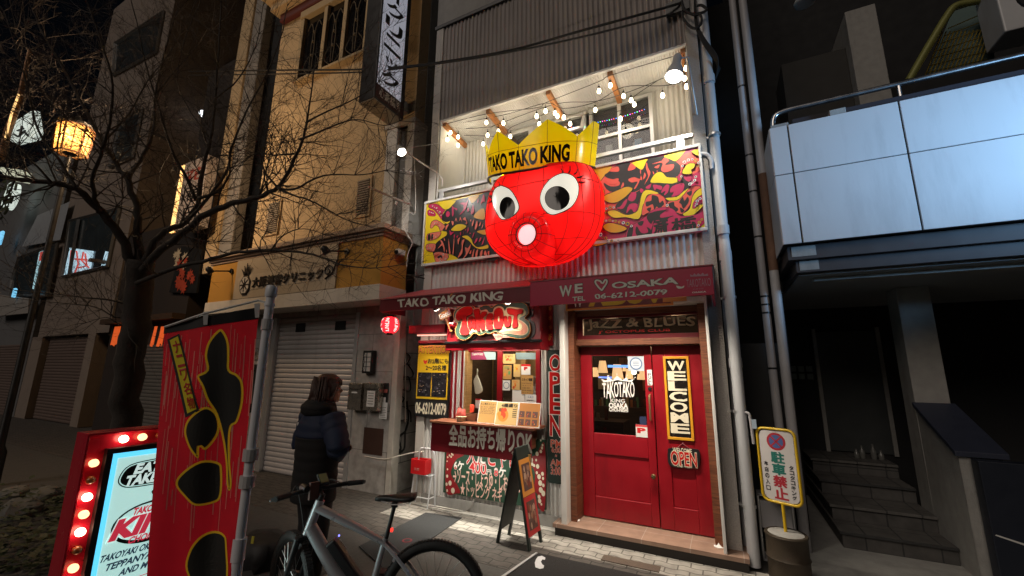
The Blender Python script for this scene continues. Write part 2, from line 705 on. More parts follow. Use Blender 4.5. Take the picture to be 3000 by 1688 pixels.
def corrugate(mb, x0, x1, z0, z1, y, mat, pitch=.076, amp=.011, k=8, axis='x', z0b=None, z1b=None):
    n = max(2, int((x1 - x0) / pitch * k))
    vs, fs = [], []
    for i in range(n + 1):
        x = x0 + (x1 - x0) * i / n
        yy = y + (amp + .003 * noise.noise(Vector((x * 2.1, z0, 5)))) * math.sin(2 * math.pi * x / pitch) + .004 * noise.noise(Vector((x * 1.7, z1, 9)))
        vs += [(x, yy, z0), (x, yy, z1)]
    for i in range(n):
        fs.append((2 * i, 2 * i + 2, 2 * i + 3, 2 * i + 1))
    mb.add(vs, fs, mat)


b = MB()
b.box(-4.12, FY, 7.6, .02, 12, 12, M_CONC)          # body behind the cladding
b.box(-4.12, 6.4, 3.0, .02, 12, 7.6, M_CONC)
b.box(-4.12, 8.45, 0, .02, 12, 3.0, M_CONC)
b.box(-4.12, 6.42, 0, -4.05, 8.45, 3.0, M_CONC)
b.box(-.03, 5.8, 0, .02, 8.45, 3.0, M_CONC)
b.box(-4.12, FY + .05, 5.98, .02, 6.4, 7.6, M_CONC)
b.box(-4.12, FY + .02, 3.0, .02, 5.9, 3.42, M_CONC)
b.box(-4.12, 5.1, 2.62, .02, 6.4, 3.0, M_CONC)
b.build('wall', shop)
b = MB()
corrugate(b, -3.955, -.115, 5.955, 6.9, FY - .005, M_CORRU)
corrugate(b, -3.955, -.115, 6.86, 7.76, FY - .01, M_CORRU)
for z in (6.05, 6.5, 6.88, 7.3, 7.68):
    for i in range(25):
        b.ball((-3.924 + .152 * i, FY - .022, z), .006, M_CONC, 6)
b.build('upper_cladding', shop, smooth='all')
b = MB()
corrugate(b, -4.02, -.1, 2.9, 3.46, FY - .0, M_CORR)
b.build('band_cladding', shop, smooth='all')
b = MB()
b.box(-4.13, FY - .05, 7.76, .06, FY + .2, 7.83, M_BLACK)
b.build('roof_coping', shop, bevel=.004)
b = MB()
b.box(-4.10, FY - .03, 0, -3.955, FY + .7, 7.755, pbr('left_pier', (.5, .47, .43), .7, var=.12, scale=6, bump=.2, stain=.3))
b.build('left_pier', shop, bevel=.004)
b = MB()
b.box(-.112, FY - .035, .13, .02, FY + .7, 7.755, M_PEB)
b.build('right_pier', shop, bevel=.004)
# ground floor front: sheet around the hatch, concrete footing
b = MB()
corrugate(b, -4.0, -3.5, .14, 2.9, FY, M_CORR, .06, .012)
corrugate(b, -2.13, -1.80, .14, 2.9, FY, M_CORR, .06, .012)
corrugate(b, -3.5, -2.13, .14, 1.16, FY, M_CORR, .06, .012)
corrugate(b, -3.5, -2.13, 2.16, 2.9, FY, M_CORR, .06, .012)
b.build('front_cladding', shop, smooth='all')
b = MB()
b.box(-4.02, FY - .02, .0, -1.80, FY + .25, .14, M_CONC)
b.build('footing', shop, bevel=.005)
# terrace recess
b = MB()
for x0, x1 in ((-3.95, -3.3), (-.64, -.11)):
    corrugate(b, x0, x1, 4.3, 5.95, 5.76, M_CORR, .07, .01)
b.box(-3.95, 5.775, 4.3, -.11, 5.83, 5.98, M_WHITE)
b.box(-3.955, FY, 4.3, -3.93, 5.78, 5.97, M_WHITE)
b.box(-.135, FY + .04, 4.3, -.112, 5.78, 5.97, M_WHITE)
b.box(-3.95, FY, 3.42, -.11, 5.78, 3.5, M_CONC)
b.build('terrace_wall', shop)
b = MB()
n = 440
vs, fs = [], []
for i in range(n + 1):
    x = -3.93 + 3.8 * i / n
    dz = .009 * math.sin(2 * math.pi * x / .0352)
    vs += [(x, FY + .02, 5.955 + dz), (x, 5.77, 5.9 + dz)]
for i in range(n):
    fs.append((2 * i, 2 * i + 1, 2 * i + 3, 2 * i + 2))
b.add(vs, fs, M_CORR)
b.build('terrace_ceiling', shop, smooth='all')
b = MB()
b.box(-3.95, FY - .005, 5.925, -.115, FY + .04, 5.96, M_WHITE)
b.build('ceiling_trim', shop, bevel=.003)
for x in (-3.9, -3.05, -2.02, -1.1, -.155):
    b = MB()
    b.hexa([(x - .035, FY + .04, 5.86), (x + .035, FY + .04, 5.86), (x + .035, 5.76, 5.81), (x - .035, 5.76, 5.81)],
           [(x - .035, FY + .04, 5.94), (x + .035, FY + .04, 5.94), (x + .035, 5.76, 5.885), (x - .035, 5.76, 5.885)], M_WOODO)
    b.build('rafter', shop, bevel=.004)
# terrace windows: aluminium sliding frames, dark room behind
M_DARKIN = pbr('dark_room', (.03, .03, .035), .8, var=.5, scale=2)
M_CURT = pbr('yellow_curtain', (.45, .35, .05), .8, var=.2)


def winframe(x0, x1, z0, z1, y, bars=(), t=.05, name='terrace_window', d=.06):
    f = MB()
    f.box(x0, y, z0, x0 + t, y + d, z1, M_ALU)
    f.box(x1 - t, y, z0, x1, y + d, z1, M_ALU)
    f.box(x0 + t, y + .001, z0, x1 - t, y + d, z0 + t, M_ALU)
    f.box(x0 + t, y + .001, z1 - t, x1 - t, y + d, z1, M_ALU)
    for kind, p in bars:
        if kind == 'h':
            f.box(x0 + t, y + .002, p - t / 2, x1 - t, y + d - .005, p + t / 2, M_ALU)
        else:
            f.box(p - t / 2, y + .003, z0 + t, p + t / 2, y + d - .006, z1 - t, M_ALU)
    fo = f.build(name, shop, bevel=.003)
    gl = MB()
    gl.box(x0 + t * .6, y + .03, z0 + t * .6, x1 - t * .6, y + .036, z1 - t * .6, M_GLASS)
    gl.build('pane', fo)
    return fo


winframe(-1.58, -.64, 4.3, 5.86, 5.70, (('h', 5.34), ('h', 4.86), ('v', -1.12)))
winframe(-2.52, -1.63, 4.3, 5.84, 5.70, (('h', 5.4),))
winframe(-3.3, -2.57, 4.3, 5.83, 5.70, (('h', 5.4),))
b = MB()
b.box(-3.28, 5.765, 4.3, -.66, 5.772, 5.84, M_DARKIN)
for x, zz in ((-1.05, 4.95), (-.9, 5.0), (-1.3, 5.05), (-1.9, 4.9), (-2.2, 5.0)):
    b.box(x - .05, 5.755, zz, x + .05, 5.763, zz + .16, pbr('room_bottles', (.2, .22, .2), .3, var=.6, scale=1))
b.box(-.92, 5.754, 5.02, -.82, 5.762, 5.2, pbr('blue_jug', (.05, .25, .45), .3))
b.box(-1.56, 5.752, 4.3, -1.36, 5.76, 4.82, M_CURT)
b.build('room_behind_window', shop)
# open hopper sash leaning out over the middle window
b = MB()
for xx in (-2.53, -1.66):
    b.hexa([(xx, 5.69, 5.82), (xx + .05, 5.69, 5.82), (xx + .05, 5.66, 5.82), (xx, 5.66, 5.82)],
           [(xx, 5.5, 5.42), (xx + .05, 5.5, 5.42), (xx + .05, 5.46, 5.42), (xx, 5.46, 5.42)], M_ALU)
b.box(-2.48, 5.46, 5.42, -1.66, 5.5, 5.46, M_ALU)
b.build('hopper_sash', shop, bevel=.003)
# tiny coloured fairy lights along the windows
b = MB()
cols = [emi('fairy_%d' % i, c, 5) for i, c in enumerate(((1, .1, .1), (.1, .2, 1), (.1, 1, .3), (.7, .1, 1)))]
for i in range(22):
    t = i / 21
    p0, p1 = W('z3', 1480, 975, 5.68), W('z3', 1865, 870, 5.68)
    b.ball(p0.lerp(p1, t) + Vector((0, 0, -.02 * math.sin(t * 3.1))), .0055, cols[i % 4], 6)
b2 = MB()
b2.tube([W('z3', 1480, 975, 5.685), W('z3', 1865, 870, 5.685)], .002, M_BLACK, 4)
fl = thing('fairy_lights', 'tiny red blue and green fairy lights along the right terrace window', 'fairy lights', (-1.1, 5.68, 5.4))
b.build('bulb_row', fl)
b2.build('cable', fl)
b = MB()
for i in range(7):
    t = i / 6
    p0, p1 = W('z3', 1285, 1010, 5.55), W('z3', 1390, 1008, 5.55)
    b.ball(p0.lerp(p1, t) + Vector((0, 0, -.012 * math.sin(t * 3.1))), .0055, cols[i % 4], 6)
b.tube([W('z3', 1280, 1008, 5.555), W('z3', 1395, 1005, 5.555)], .002, M_BLACK, 4)
b.build('fairy_lights', label='short string of blue and green fairy lights behind the top of the crown', cat='fairy lights')
# terrace railing
rail = thing('balcony_railing', 'white metal terrace railing with posts above the painted sign', 'railing', (-2.05, FY, 3.5))
b = MB()
b.box(-3.95, FY + .01, 4.66, -.12, FY + .07, 4.715, M_ALU)
b.box(-3.95, FY + .02, 4.53, -.12, FY + .06, 4.56, M_ALU)
b.build('top_rail', rail, bevel=.005)
for x in (-3.87, -2.95, -1.55, -.27):
    b = MB()
    b.box(x - .045, FY + .012, 3.5, x + .045, FY + .068, 4.66, M_ALU)
    b.build('post', rail, bevel=.004)
b = MB()
b.box(-3.9, FY + .04, 3.5, -.2, FY + .046, 4.53, glass('railing_glass', (.85, .9, .9)))
b.build('glass_panel', rail)

# ------------------------------------------------------------------ door recess, doors
DY = 5.235
b = MB()
b.box(-1.80, 4.86, .13, -1.735, 5.3, 2.66, M_WHITE)
b.box(-.145, 4.86, .13, -.115, 5.3, 2.66, M_WHITE)
b.box(-1.735, 4.865, 2.6, -.145, 5.3, 2.66, M_WHITE)
b.build('door_surround', shop, bevel=.004)
b = MB()
b.box(-1.735, 5.0, .13, -1.66, 5.32, 2.6, M_WOODR)
b.box(-.22, 5.0, .13, -.145, 5.32, 2.6, M_WOODR)
b.box(-1.66, 5.1, 2.16, -.22, 5.32, 2.235, M_WOODR)
b.box(-1.66, 5.1, 2.53, -.22, 5.32, 2.6, M_WOODR)
b.build('door_frame', shop, bevel=.004)


def framed(mb, x0, x1, z0, z1, y, d, fw, mat, holes):
    """door leaf with stiles and rails around rectangular openings (stacked holes share x limits)"""
    hx0, hx1 = holes[0][0], holes[0][1]
    mb.box(x0, y, z0, hx0, y + d, z1, mat)
    mb.box(hx1, y, z0, x1, y + d, z1, mat)
    zs = [z0] + [z for h in holes for z in (h[2], h[3])] + [z1]
    for i in range(0, len(zs), 2):
        mb.box(hx0, y + .0006, zs[i], hx1, y + d - .0006, zs[i + 1], mat)


def gp(n, x0, y0, x1, y1, Y):
    a, c = W(n, x0, y1, Y), W(n, x1, y0, Y)
    return a.x, c.x, a.z, c.z


b = MB()
gx0, gx1 = W('z6', 395, 1100, DY).x, W('z6', 845, 1100, DY).x
gz0, gz1 = W('z6', 620, 1430, DY).z, W('z6', 620, 760, DY).z
px0, px1 = gx0 + .06, gx1 + .02
framed(b, -1.655, -.775, .14, 2.15, DY, .045, .1, M_RED, [(gx0, gx1, .38, .86), (gx0, gx1, gz0, gz1)])
b.box(gx0, DY + .018, .38, gx1, DY + .03, .86, M_RED)
door = b.build('door', shop, bevel=.006)
door['label'] = 'wide glazed door leaf'
b = MB()
b.box(gx0 - .005, DY + .02, gz0, gx1 + .005, DY + .026, gz1, M_GLASS)
b.build('pane', door)
b = MB()
p = W('z6', 882, 1090, DY)
q = W('z6', 892, 1310, DY)
b.tube(cr([(p.x, DY, p.z), (p.x, DY - .05, p.z - .02), (p.x, DY - .06, (p.z + q.z) / 2), (p.x, DY - .05, q.z + .02), (p.x, DY, q.z)], 4, False), .011, pbr('brass_pull', (.5, .38, .2), .3, .8), 8)
p = W('a5', 1195, 405, DY)
b.lathe([(.012, 0), (.012, .03), (.028, .04), (.03, .055), (.02, .07), (.002, .074)], (p.x, DY, p.z), pbr('brass_knob', (.5, .38, .2), .25, .9), 16, (0, -1, 0))
p = W('z6', 880, 1040, DY)
b.lathe([(.022, 0), (.02, .012), (.002, .014)], (p.x, DY, p.z), M_BLACK, 14, (0, -1, 0))
b.build('handle', door, smooth=True)
b = MB()
p = W('z6', 880, 945, DY)
b.box(p.x - .028, DY - .004, p.z - .09, p.x + .028, DY, p.z + .09, M_WHITE)
VT(b, 'PULL', p.x - .016, p.x + .016, p.z + .05, p.z - .085, DY - .0045, M_BLKT, .01)
b.build('pull_plate', door)
b = MB()
framed(b, -.765, -.225, .14, 2.15, DY, .045, .1, M_RED, [(-.62, -.37, .38, .8)])
b.box(-.62, DY + .018, .38, -.37, DY + .03, .8, M_RED)
door2 = b.build('door', shop, bevel=.006)
door2['label'] = 'narrow door leaf with the welcome sign'
# transom with gilded lettering
b = MB()
tx0, tx1, tz0, tz1 = gp('z6', 315, 400, 1280, 590, 5.16)
framed(b, -1.66, -.22, 2.235, 2.53, 5.15, .05, .1, M_DRED, [(tx0, tx1, 2.29, 2.5)])
tr = b.build('transom_window', shop, bevel=.004)
b = MB()
b.box(tx0, 5.17, 2.29, tx1, 5.176, 2.5, M_GLASS)
b.build('pane', tr)
b = MB()
M_GOLD = pbr('gilt_letter', (.62, .54, .36), .4, .2, var=.3, scale=30)
TX(b, 'JaZZ & BLUES', tx0 + .06, 2.35, tx1 - .03, 2.49, 5.165, M_BLKT, .05, .05, -.01)
TX(b, 'JaZZ & BLUES', tx0 + .06, 2.35, tx1 - .03, 2.49, 5.1635, M_GOLD, .025, .05, -.01)
TX(b, "J' OCTOPUS CLUB", tx0 + .2, 2.305, tx1 - .3, 2.345, 5.164, M_REDT, .015)
b.build('lettering', tr)

# room behind the door: dark bar with lamps
rm = MB()
M_BAR = pbr('bar_wall', (.022, .014, .01), .7, var=.5, scale=3)
rm.box(-4.04, 8.2, 0, -.04, 8.3, 2.8, M_BAR)
rm.box(-2.04, 5.4, 0, -2.0, 6.42, 2.8, M_BAR)
rm.box(-4.04, 6.42, 0, -4.0, 8.2, 2.8, M_BAR)
rm.box(-4.0, 6.42, 0, -2.04, 6.46, 2.8, M_BAR)
for i in range(16):
    xf, zf = -1.97 - .001 * i, rnd.uniform(1.0, 2.3)
    yf = rnd.uniform(5.5, 6.25)
    rm.box(-2.0, yf, zf, xf, yf + .12, zf + .16, pbr('bar_frame_%d' % (i % 4), ((.3, .25, .18), (.12, .05, .03), (.25, .08, .04), (.1, .12, .15))[i % 4], .4))
rm.box(-.08, 5.4, 0, -.04, 8.2, 2.8, M_BAR)
rm.box(-4.0, 6.46, 2.7, -.08, 8.2, 2.8, M_BAR)
rm.box(-2.0, 5.33, 2.62, -.08, 6.46, 2.7, M_BAR)
rm.box(-4.0, 6.46, .1, -.08, 8.2, .13, M_WOODD)
rm.box(-2.0, 5.33, .1, -.08, 6.46, .128, M_WOODD)
rm.box(-3.2, 6.9, .13, -1.5, 7.4, 1.05, M_WOODD)
for i in range(9):
    rm.box(-3.9 + i * .42, 8.12, 1.5 + .3 * (i % 2), -3.62 + i * .42, 8.19, 1.8 + .3 * (i % 2), pbr('bar_frame_%d' % (i % 4), (.3, .2, .1), .4))
rm.box(-3.6, 7.95, .13, -.1, 8.1, 1.2, M_WOODD)
for i in range(34):
    x = rnd.uniform(-3.6, -.2)
    z = rnd.choice((1.2, 1.2, 1.05))
    rm.box(x, 8.0 if z > 1.1 else 7.1, z, x + .05, 8.05 if z > 1.1 else 7.15, z + rnd.uniform(.1, .22), pbr('bottle_%d' % (i % 4), ((.3, .12, .05), (.1, .2, .1), (.35, .3, .2), (.12, .05, .03))[i % 4], .2))
rm.build('bar_room', shop)
M_SHADE = emi('lamp_shade_glow', (1, .62, .28), .85)
b = MB()
for (zx, zy, Y, s) in (('z6', (480, 855), 6.3, .075), ('z6', (605, 895), 7.2, .1), ('z6', (415, 900), 7.6, .07), ('z6', (705, 915), 7.6, .07), ('z6', (822, 920), 7.2, .07), ('z6', (665, 870), 7.9, .04), ('z6', (790, 940), 7.9, .04)):
    c = W(zx, zy[0], zy[1], Y)
    b.lathe([(s * .65, s * 1.2), (s, -s * 1.2)], c, M_SHADE, 14)
    b.tube([c + Vector((0, 0, s)), (c.x, c.y, 2.7)], .004, M_BLACK, 4)
b.build('hanging_lamps', shop)
b = MB()
c = W('z6', 610, 850, 7.0)
b.box(c.x - .17, c.y, c.z - .02, c.x + .17, c.y + .02, c.z + .02, emi('neon_blue', (.2, .45, 1), 1.4))
c = W('z6', 500, 945, 6.4)
b.box(c.x - .1, c.y, c.z - .012, c.x + .1, c.y + .02, c.z + .012, emi('neon_blue2', (.15, .3, 1), 1.5))
c = W('z6', 745, 900, 7.4)
b.ball(c, .045, emi('bar_globe', (1, .9, .7), 3), 10)
b.build('bar_lights', shop)
lamp('POINT', 'bar_lamp', (-2.6, 7.4, 2.3), 12, (1, .7, .42), .1)
lamp('POINT', 'bar_lamp', (-1.4, 5.9, 2.45), 4, (1, .66, .36), .1)
lamp('POINT', 'bar_lamp', (-.6, 7.0, 2.3), 9, (1, .62, .32), .1)

# writing on the door glass
b = MB()
yy = DY + .012
for i, (cx, cy) in enumerate(((460, 945), (525, 935), (605, 918), (685, 928), (748, 942))):
    pass
crown = [(470, 960), (500, 990), (605, 965), (725, 985), (752, 955), (690, 985), (680, 945), (650, 975), (605, 935), (560, 972), (530, 940), (525, 975)]
PL(b, 'z6', [(468, 958), (510, 972), (527, 938), (562, 968), (605, 932), (650, 968), (682, 942), (700, 972), (750, 955), (725, 985), (605, 968), (490, 988)], yy, M_WHT, 0)
for cx, cy in ((460, 948), (525, 930), (605, 918), (685, 930), (755, 945)):
    p = W('z6', cx, cy, yy)
    disc(b, p, .008, M_WHT, 10)
for i, ch in enumerate('TAKOTAKO'):
    x0 = 478 + i * 34
    hgt = (0, 28, 30, 34, 30, 32, 30, 0)[i]
    a, c = W('z6', x0, 1118 + (0, 12, 5, 0, -2, 0, 0, 0)[i] - 8, yy), W('z6', x0 + 31, 985 + (10, 0, -5, 0, 0, 0, 5, 0)[i], yy)
    TX(b, ch, a.x, a.z, c.x, c.z, yy, M_WHT, .012)
TP(b, 'KING', 'z6', 548, 1155, 668, 1130, yy, M_WHT, .012)
TP(b, 'OSAKA', 'z6', 535, 1200, 692, 1168, yy, M_WHT, .04)
TP(b, 'CHOI-NISHI', 'z6', 537, 1232, 694, 1208, yy, M_WHT, .03)
b.build('window_lettering', door)
b = MB()
a, c = W('z6', 697, 890, yy), W('z6', 830, 765, yy)
b.box(a.x, yy - .001, a.z, c.x, yy, c.z, pbr('sticker_blue_grey', (.5, .55, .62), .5))
m_ = (a + c) / 2
disc(b, (m_.x, yy - .002, m_.z), .075, pbr('sticker_ring', (.1, .18, .35), .5), 28)
disc(b, (m_.x, yy - .003, m_.z), .06, pbr('sticker_inner', (.6, .64, .68), .5), 28)
for k in range(3):
    b.box(m_.x - .035, yy - .0035, m_.z - .025 + k * .02, m_.x + .035, yy - .003, m_.z - .018 + k * .02, pbr('sticker_ring', (.1, .18, .35), .5))
b.build('round_sticker', label='pale square sticker with a blue ring at the top right of the door glass', cat='sticker')
b = MB()
a, c = W('z6', 765, 1449, DY - .002), W('z6', 858, 1350, DY - .002)
b.box(a.x, DY - .004, a.z, c.x, DY - .0015, c.z, M_WHITE)
b.box(a.x, DY - .0048, c.z - .025, c.x, DY - .004, c.z, pbr('sticker_red', (.6, .05, .06), .5))
TX(b, 'P', a.x + .025, a.z + .05, c.x - .03, c.z - .04, DY - .005, M_REDT, .06)
b.build('payment_sticker', label='white payment sticker with a red mark below the door glass', cat='sticker')
b = MB()
a, c = W('z6', 797, 1350, yy), W('z6', 850, 1278, yy)
b.box(a.x, yy - .001, a.z, c.x, yy, c.z, pbr('dark_blue_sticker', (.02, .03, .08), .5))
b.build('blue_sticker', label='small dark blue sticker low on the door glass', cat='sticker')

# step
b = MB()
b.box(-1.88, 4.86, 0, .06, 4.9, .09, pbr('step_riser', (.03, .025, .022), .8, var=.4))
M_STEP = tiles('step_tiles', (.34, .22, .16), (.3, .19, .14), (.45, .36, .3), .47, .6, .004, 'XY', .6, 0, .2, 0, .2)
b.box(-1.9, 4.84, .09, .07, 5.34, .13, M_STEP)
b.build('door_step', label='low tiled doorstep with a black riser under the red doors', cat='step')
for x, lab in ((-1.69, 'left of the red doors'), (-.19, 'right of the red doors')):
    b = MB()
    b.lathe([(.045, 0), (.047, .008), (.03, .016), (.022, .03), (.02, .045), (.012, .06), (.002, .064)], (x, 5.05 if x < -1 else 5.02, .131), pbr('salt', (.85, .84, .82), .9), 16)
    b.build('salt_pile', smooth=True, label='small white salt cone on the step ' + lab, cat='salt pile', group='salt cones by the door')

# ================================================================== long painted sign on the terrace front
sg = thing('painted_sign', 'long yellow red and black tentacle mural sign behind the octopus head', 'sign', (-2.08, 5.0, 3.44))
SY = 4.985
b = MB()
b.box(-4.115, SY + .004, 3.44, -.055, SY + .045, 4.49, pbr('sign_back', (.5, .5, .5), .5))
b.build('board', sg)
b = MB()
for x0, z0, x1, z1 in ((-4.125, 3.425, -.045, 3.465), (-4.125, 4.465, -.045, 4.505), (-4.125, 3.465, -4.095, 4.465), (-.075, 3.465, -.045, 4.465)):
    b.box(x0, SY - .02, z0, x1, SY + .05, z1, M_WHITE)
b.build('frame', sg, bevel=.004)
A_Y = pbr('art_yellow', (.85, .62, .015), .35, var=.1, scale=3)
A_O = pbr('art_ochre', (.7, .38, .015), .35, var=.15, scale=3)
A_R = pbr('art_orange_red', (.8, .1, .07), .35, var=.12)
A_C = pbr('art_crimson', (.55, .015, .1), .35, var=.15)
A_K = pbr('art_black', (.015, .012, .015), .35, var=.2)
A_S = pbr('art_salmon', (.8, .2, .14), .35, var=.1)
A_W = pbr('art_white', (.85, .8, .75), .35)
A_B = pbr('art_blue', (.1, .1, .25), .35)


class Art:
    """paint layers, each a third of a millimetre above the last"""
    def __init__(s, n):
        s.b, s.n, s.y = MB(), n, SY + .003

    def __call__(s, pts, mat, sm=4, line=0, lm=None):
        s.y -= .0003
        if line:
            P = offs(cr([Vector(p) for p in pts], sm) if sm else [Vector(p) for p in pts], -line)
            s.b.poly([W(s.n, p.x, p.y, s.y) for p in P], lm or A_K)
            s.y -= .0003
        PL(s.b, s.n, pts, s.y, mat, sm)

    def dot(s, x, y, r, ring=A_W, mid=A_B):
        s.y -= .0002
        c = W(s.n, x, y, s.y)
        k = 1.25 * r * REG[s.n][2] * 4.6 / FPX
        disc(s.b, c, k, A_K, 14)
        for f, m in ((.88, ring), (.5, A_K), (.3, mid)):
            s.y -= .0001
            disc(s.b, (c.x, s.y, c.z), k * f, m, 12)


def grid(x0, z0, x1, z1, y, mat, mb):
    mb.quad((x0, y, z0), (x1, y, z0), (x1, y, z1), (x0, y, z1), mat)


ar = Art('b4')
grid(-2.3, 3.465, -.075, 4.465, SY + .003, A_C, ar.b)
ar([(-20, 470), (60, 430), (260, 400), (430, 350), (640, 330), (730, 320), (900, 300), (1100, 260), (1380, 200), (1410, 420), (1290, 520), (1150, 660), (1050, 700), (900, 740), (640, 800), (450, 1000), (200, 1080), (60, 1100), (-20, 900)], A_R, 4)
ar([(-20, 410), (240, 400), (140, 520), (50, 625), (-20, 640)], A_O, 2, 8)
# black brush body, upper
ar([(230, 430), (330, 365), (470, 345), (560, 400), (640, 430), (700, 300), (880, 265), (960, 270), (1080, 330), (1150, 400), (1130, 500), (1040, 555), (900, 520), (800, 560), (740, 640), (620, 700), (520, 740), (400, 720), (240, 735), (160, 690), (130, 615), (220, 660), (330, 650), (330, 590), (180, 550), (140, 510), (210, 465)], A_K, 4)
ar([(500, 350), (700, 300), (690, 340), (640, 440), (560, 400)], A_Y, 3, 7)
ar([(930, 255), (1200, 180), (1170, 240), (1090, 325), (1010, 300)], A_Y, 3, 7)
for pts in ([(240, 420), (320, 400), (335, 450), (300, 470), (205, 460)], [(490, 355), (555, 405), (520, 440), (450, 450)], [(640, 580), (610, 470), (625, 440), (615, 560), (560, 680), (530, 690), (580, 600), (500, 610), (455, 570), (540, 540)],
            [(700, 345), (720, 420), (750, 480), (720, 560), (670, 640), (690, 590), (720, 520), (690, 420)], [(670, 480), (690, 520), (655, 570)],
            [(780, 360), (900, 320), (940, 270), (995, 320), (940, 380), (1060, 370), (1040, 440), (940, 475), (890, 440), (910, 350), (790, 365)], [(800, 410), (870, 375), (850, 420)],
            [(150, 560), (240, 570), (325, 555), (310, 620), (240, 640), (170, 610)], [(385, 610), (400, 650), (355, 685)], [(780, 460), (800, 490), (790, 505)], [(830, 455), (850, 455), (840, 470)]):
    ar(pts, A_R, 3, 0)
ar([(750, 605), (820, 490), (900, 475), (970, 540), (1090, 550), (1110, 600), (1000, 628), (880, 615)], A_Y, 4, 7)
# second black tentacle with crimson strokes
ar([(560, 740), (720, 640), (900, 620), (1100, 620), (1160, 560), (1110, 600), (1120, 500), (1230, 480), (1290, 560), (1280, 650), (1180, 740), (1080, 800), (960, 815), (860, 760), (700, 730), (620, 800), (560, 980), (480, 1030), (400, 1020), (290, 950), (320, 880), (470, 760)], A_K, 4)
ar([(1120, 510), (1180, 485), (1270, 490), (1300, 560), (1250, 600), (1200, 560), (1180, 520), (1150, 590), (1115, 580)], A_C, 3, 5)
for pts in ([(500, 745), (560, 745), (550, 830), (500, 860), (450, 830)], [(440, 830), (430, 890), (380, 960), (300, 950), (350, 930), (400, 860)], [(470, 900), (580, 900), (540, 1010), (490, 960), (430, 1020)],
            [(620, 690), (660, 710), (630, 750), (610, 720)], [(700, 660), (760, 630), (740, 690), (690, 690)], [(790, 640), (900, 660), (890, 710), (830, 690), (810, 720), (790, 680)],
            [(920, 680), (960, 640), (1000, 650), (980, 740), (930, 780), (950, 720), (890, 750)], [(1040, 660), (1190, 620), (1180, 720), (1110, 780), (1030, 800), (1060, 740), (1010, 740)]):
    ar(pts, A_C, 3)
ar([(140, 790), (280, 730), (430, 670), (510, 695), (440, 780), (330, 860), (240, 880), (150, 850)], A_O, 4, 9)
ar([(180, 1000), (280, 980), (420, 1040), (530, 1020), (590, 960), (640, 760), (720, 710), (860, 755), (720, 770), (670, 860), (630, 1020), (580, 1095), (420, 1070), (260, 1075)], A_Y, 4, 9)
ar([(950, 820), (1100, 800), (1190, 730), (1270, 680), (1220, 760), (1120, 840), (1030, 860)], A_Y, 4, 7)
# big wheel with letters
ar([(660, 900), (720, 790), (820, 760), (930, 810), (960, 900), (1000, 860), (1110, 850), (1200, 770), (1290, 670), (1420, 670), (1330, 740), (1290, 880), (1180, 1020), (1100, 1010), (960, 940), (830, 960), (720, 1010), (640, 1040)], A_R, 4, 8)
for pts in ([(690, 870), (760, 850), (770, 780), (850, 800), (870, 880), (910, 850), (930, 900), (870, 950), (830, 930), (800, 980), (780, 900), (700, 930)], [(700, 960), (760, 940), (740, 1000)], [(990, 890), (1060, 870), (1070, 920), (1120, 960), (1090, 1000), (1030, 960), (1000, 930)],
            [(1130, 870), (1180, 800), (1200, 860), (1240, 800), (1260, 860), (1190, 960), (1160, 900)], [(1230, 750), (1300, 720), (1280, 790)], [(1140, 940), (1200, 980), (1160, 1010)]):
    ar(pts, A_K, 3)
ar([(1180, 1030), (1270, 960), (1310, 800), (1380, 710), (1440, 690), (1440, 760), (1360, 820), (1320, 920), (1450, 900), (1400, 970), (1300, 1050), (1230, 1060)], A_Y, 4, 8)
ar([(1310, 930), (1340, 850), (1440, 780), (1450, 860), (1370, 920), (1330, 955)], A_C, 3, 6)
# lower black area with the district name
ar([(420, 1370), (460, 1210), (560, 1150), (700, 1050), (760, 990), (900, 940), (1040, 960), (1120, 1040), (1200, 1060), (1380, 1030), (1480, 980), (1480, 1240), (1200, 1280), (900, 1330), (600, 1360)], A_C, 3, 5)
for pts in ([(460, 1220), (520, 1200), (500, 1340), (430, 1380)], [(580, 1140), (660, 1120), (640, 1180), (600, 1180)], [(570, 1190), (630, 1280), (720, 1270), (700, 1200), (760, 1250), (700, 1340), (600, 1350), (550, 1270)], [(700, 1060), (760, 1010), (790, 1090), (760, 1160), (720, 1120)],
            [(740, 1020), (960, 970), (880, 1040), (900, 1080), (1060, 1050), (960, 1110), (960, 1260), (920, 1260), (900, 1120), (800, 1130), (770, 1290), (740, 1300), (790, 1120)]):
    ar(pts, A_K, 3)
ar.y -= .0004
TP(ar.b, '斎', 'b4', 800, 1290, 980, 1090, ar.y, A_K, .035)
TP(ar.b, '橋', 'b4', 1040, 1275, 1350, 1050, ar.y, A_K, .035)
ar([(820, 1310), (900, 1265), (980, 1290), (900, 1325)], A_O, 3, 5)
ar([(1390, 1235), (1480, 1150), (1490, 1230)], A_Y, 2, 6)
ar([(120, 1200), (190, 1150), (330, 1170), (440, 1220), (330, 1270), (200, 1265)], A_O, 4, 9)
ar([(-10, 1400), (80, 1370), (190, 1400), (100, 1440), (-10, 1450)], A_O, 3, 8)
ar([(1290, 200), (1390, 170), (1400, 260)], A_Y, 2, 6)
ar([(1170, 480), (1240, 370), (1330, 360), (1330, 410), (1290, 440), (1300, 480), (1250, 500)], A_Y, 3, 6)
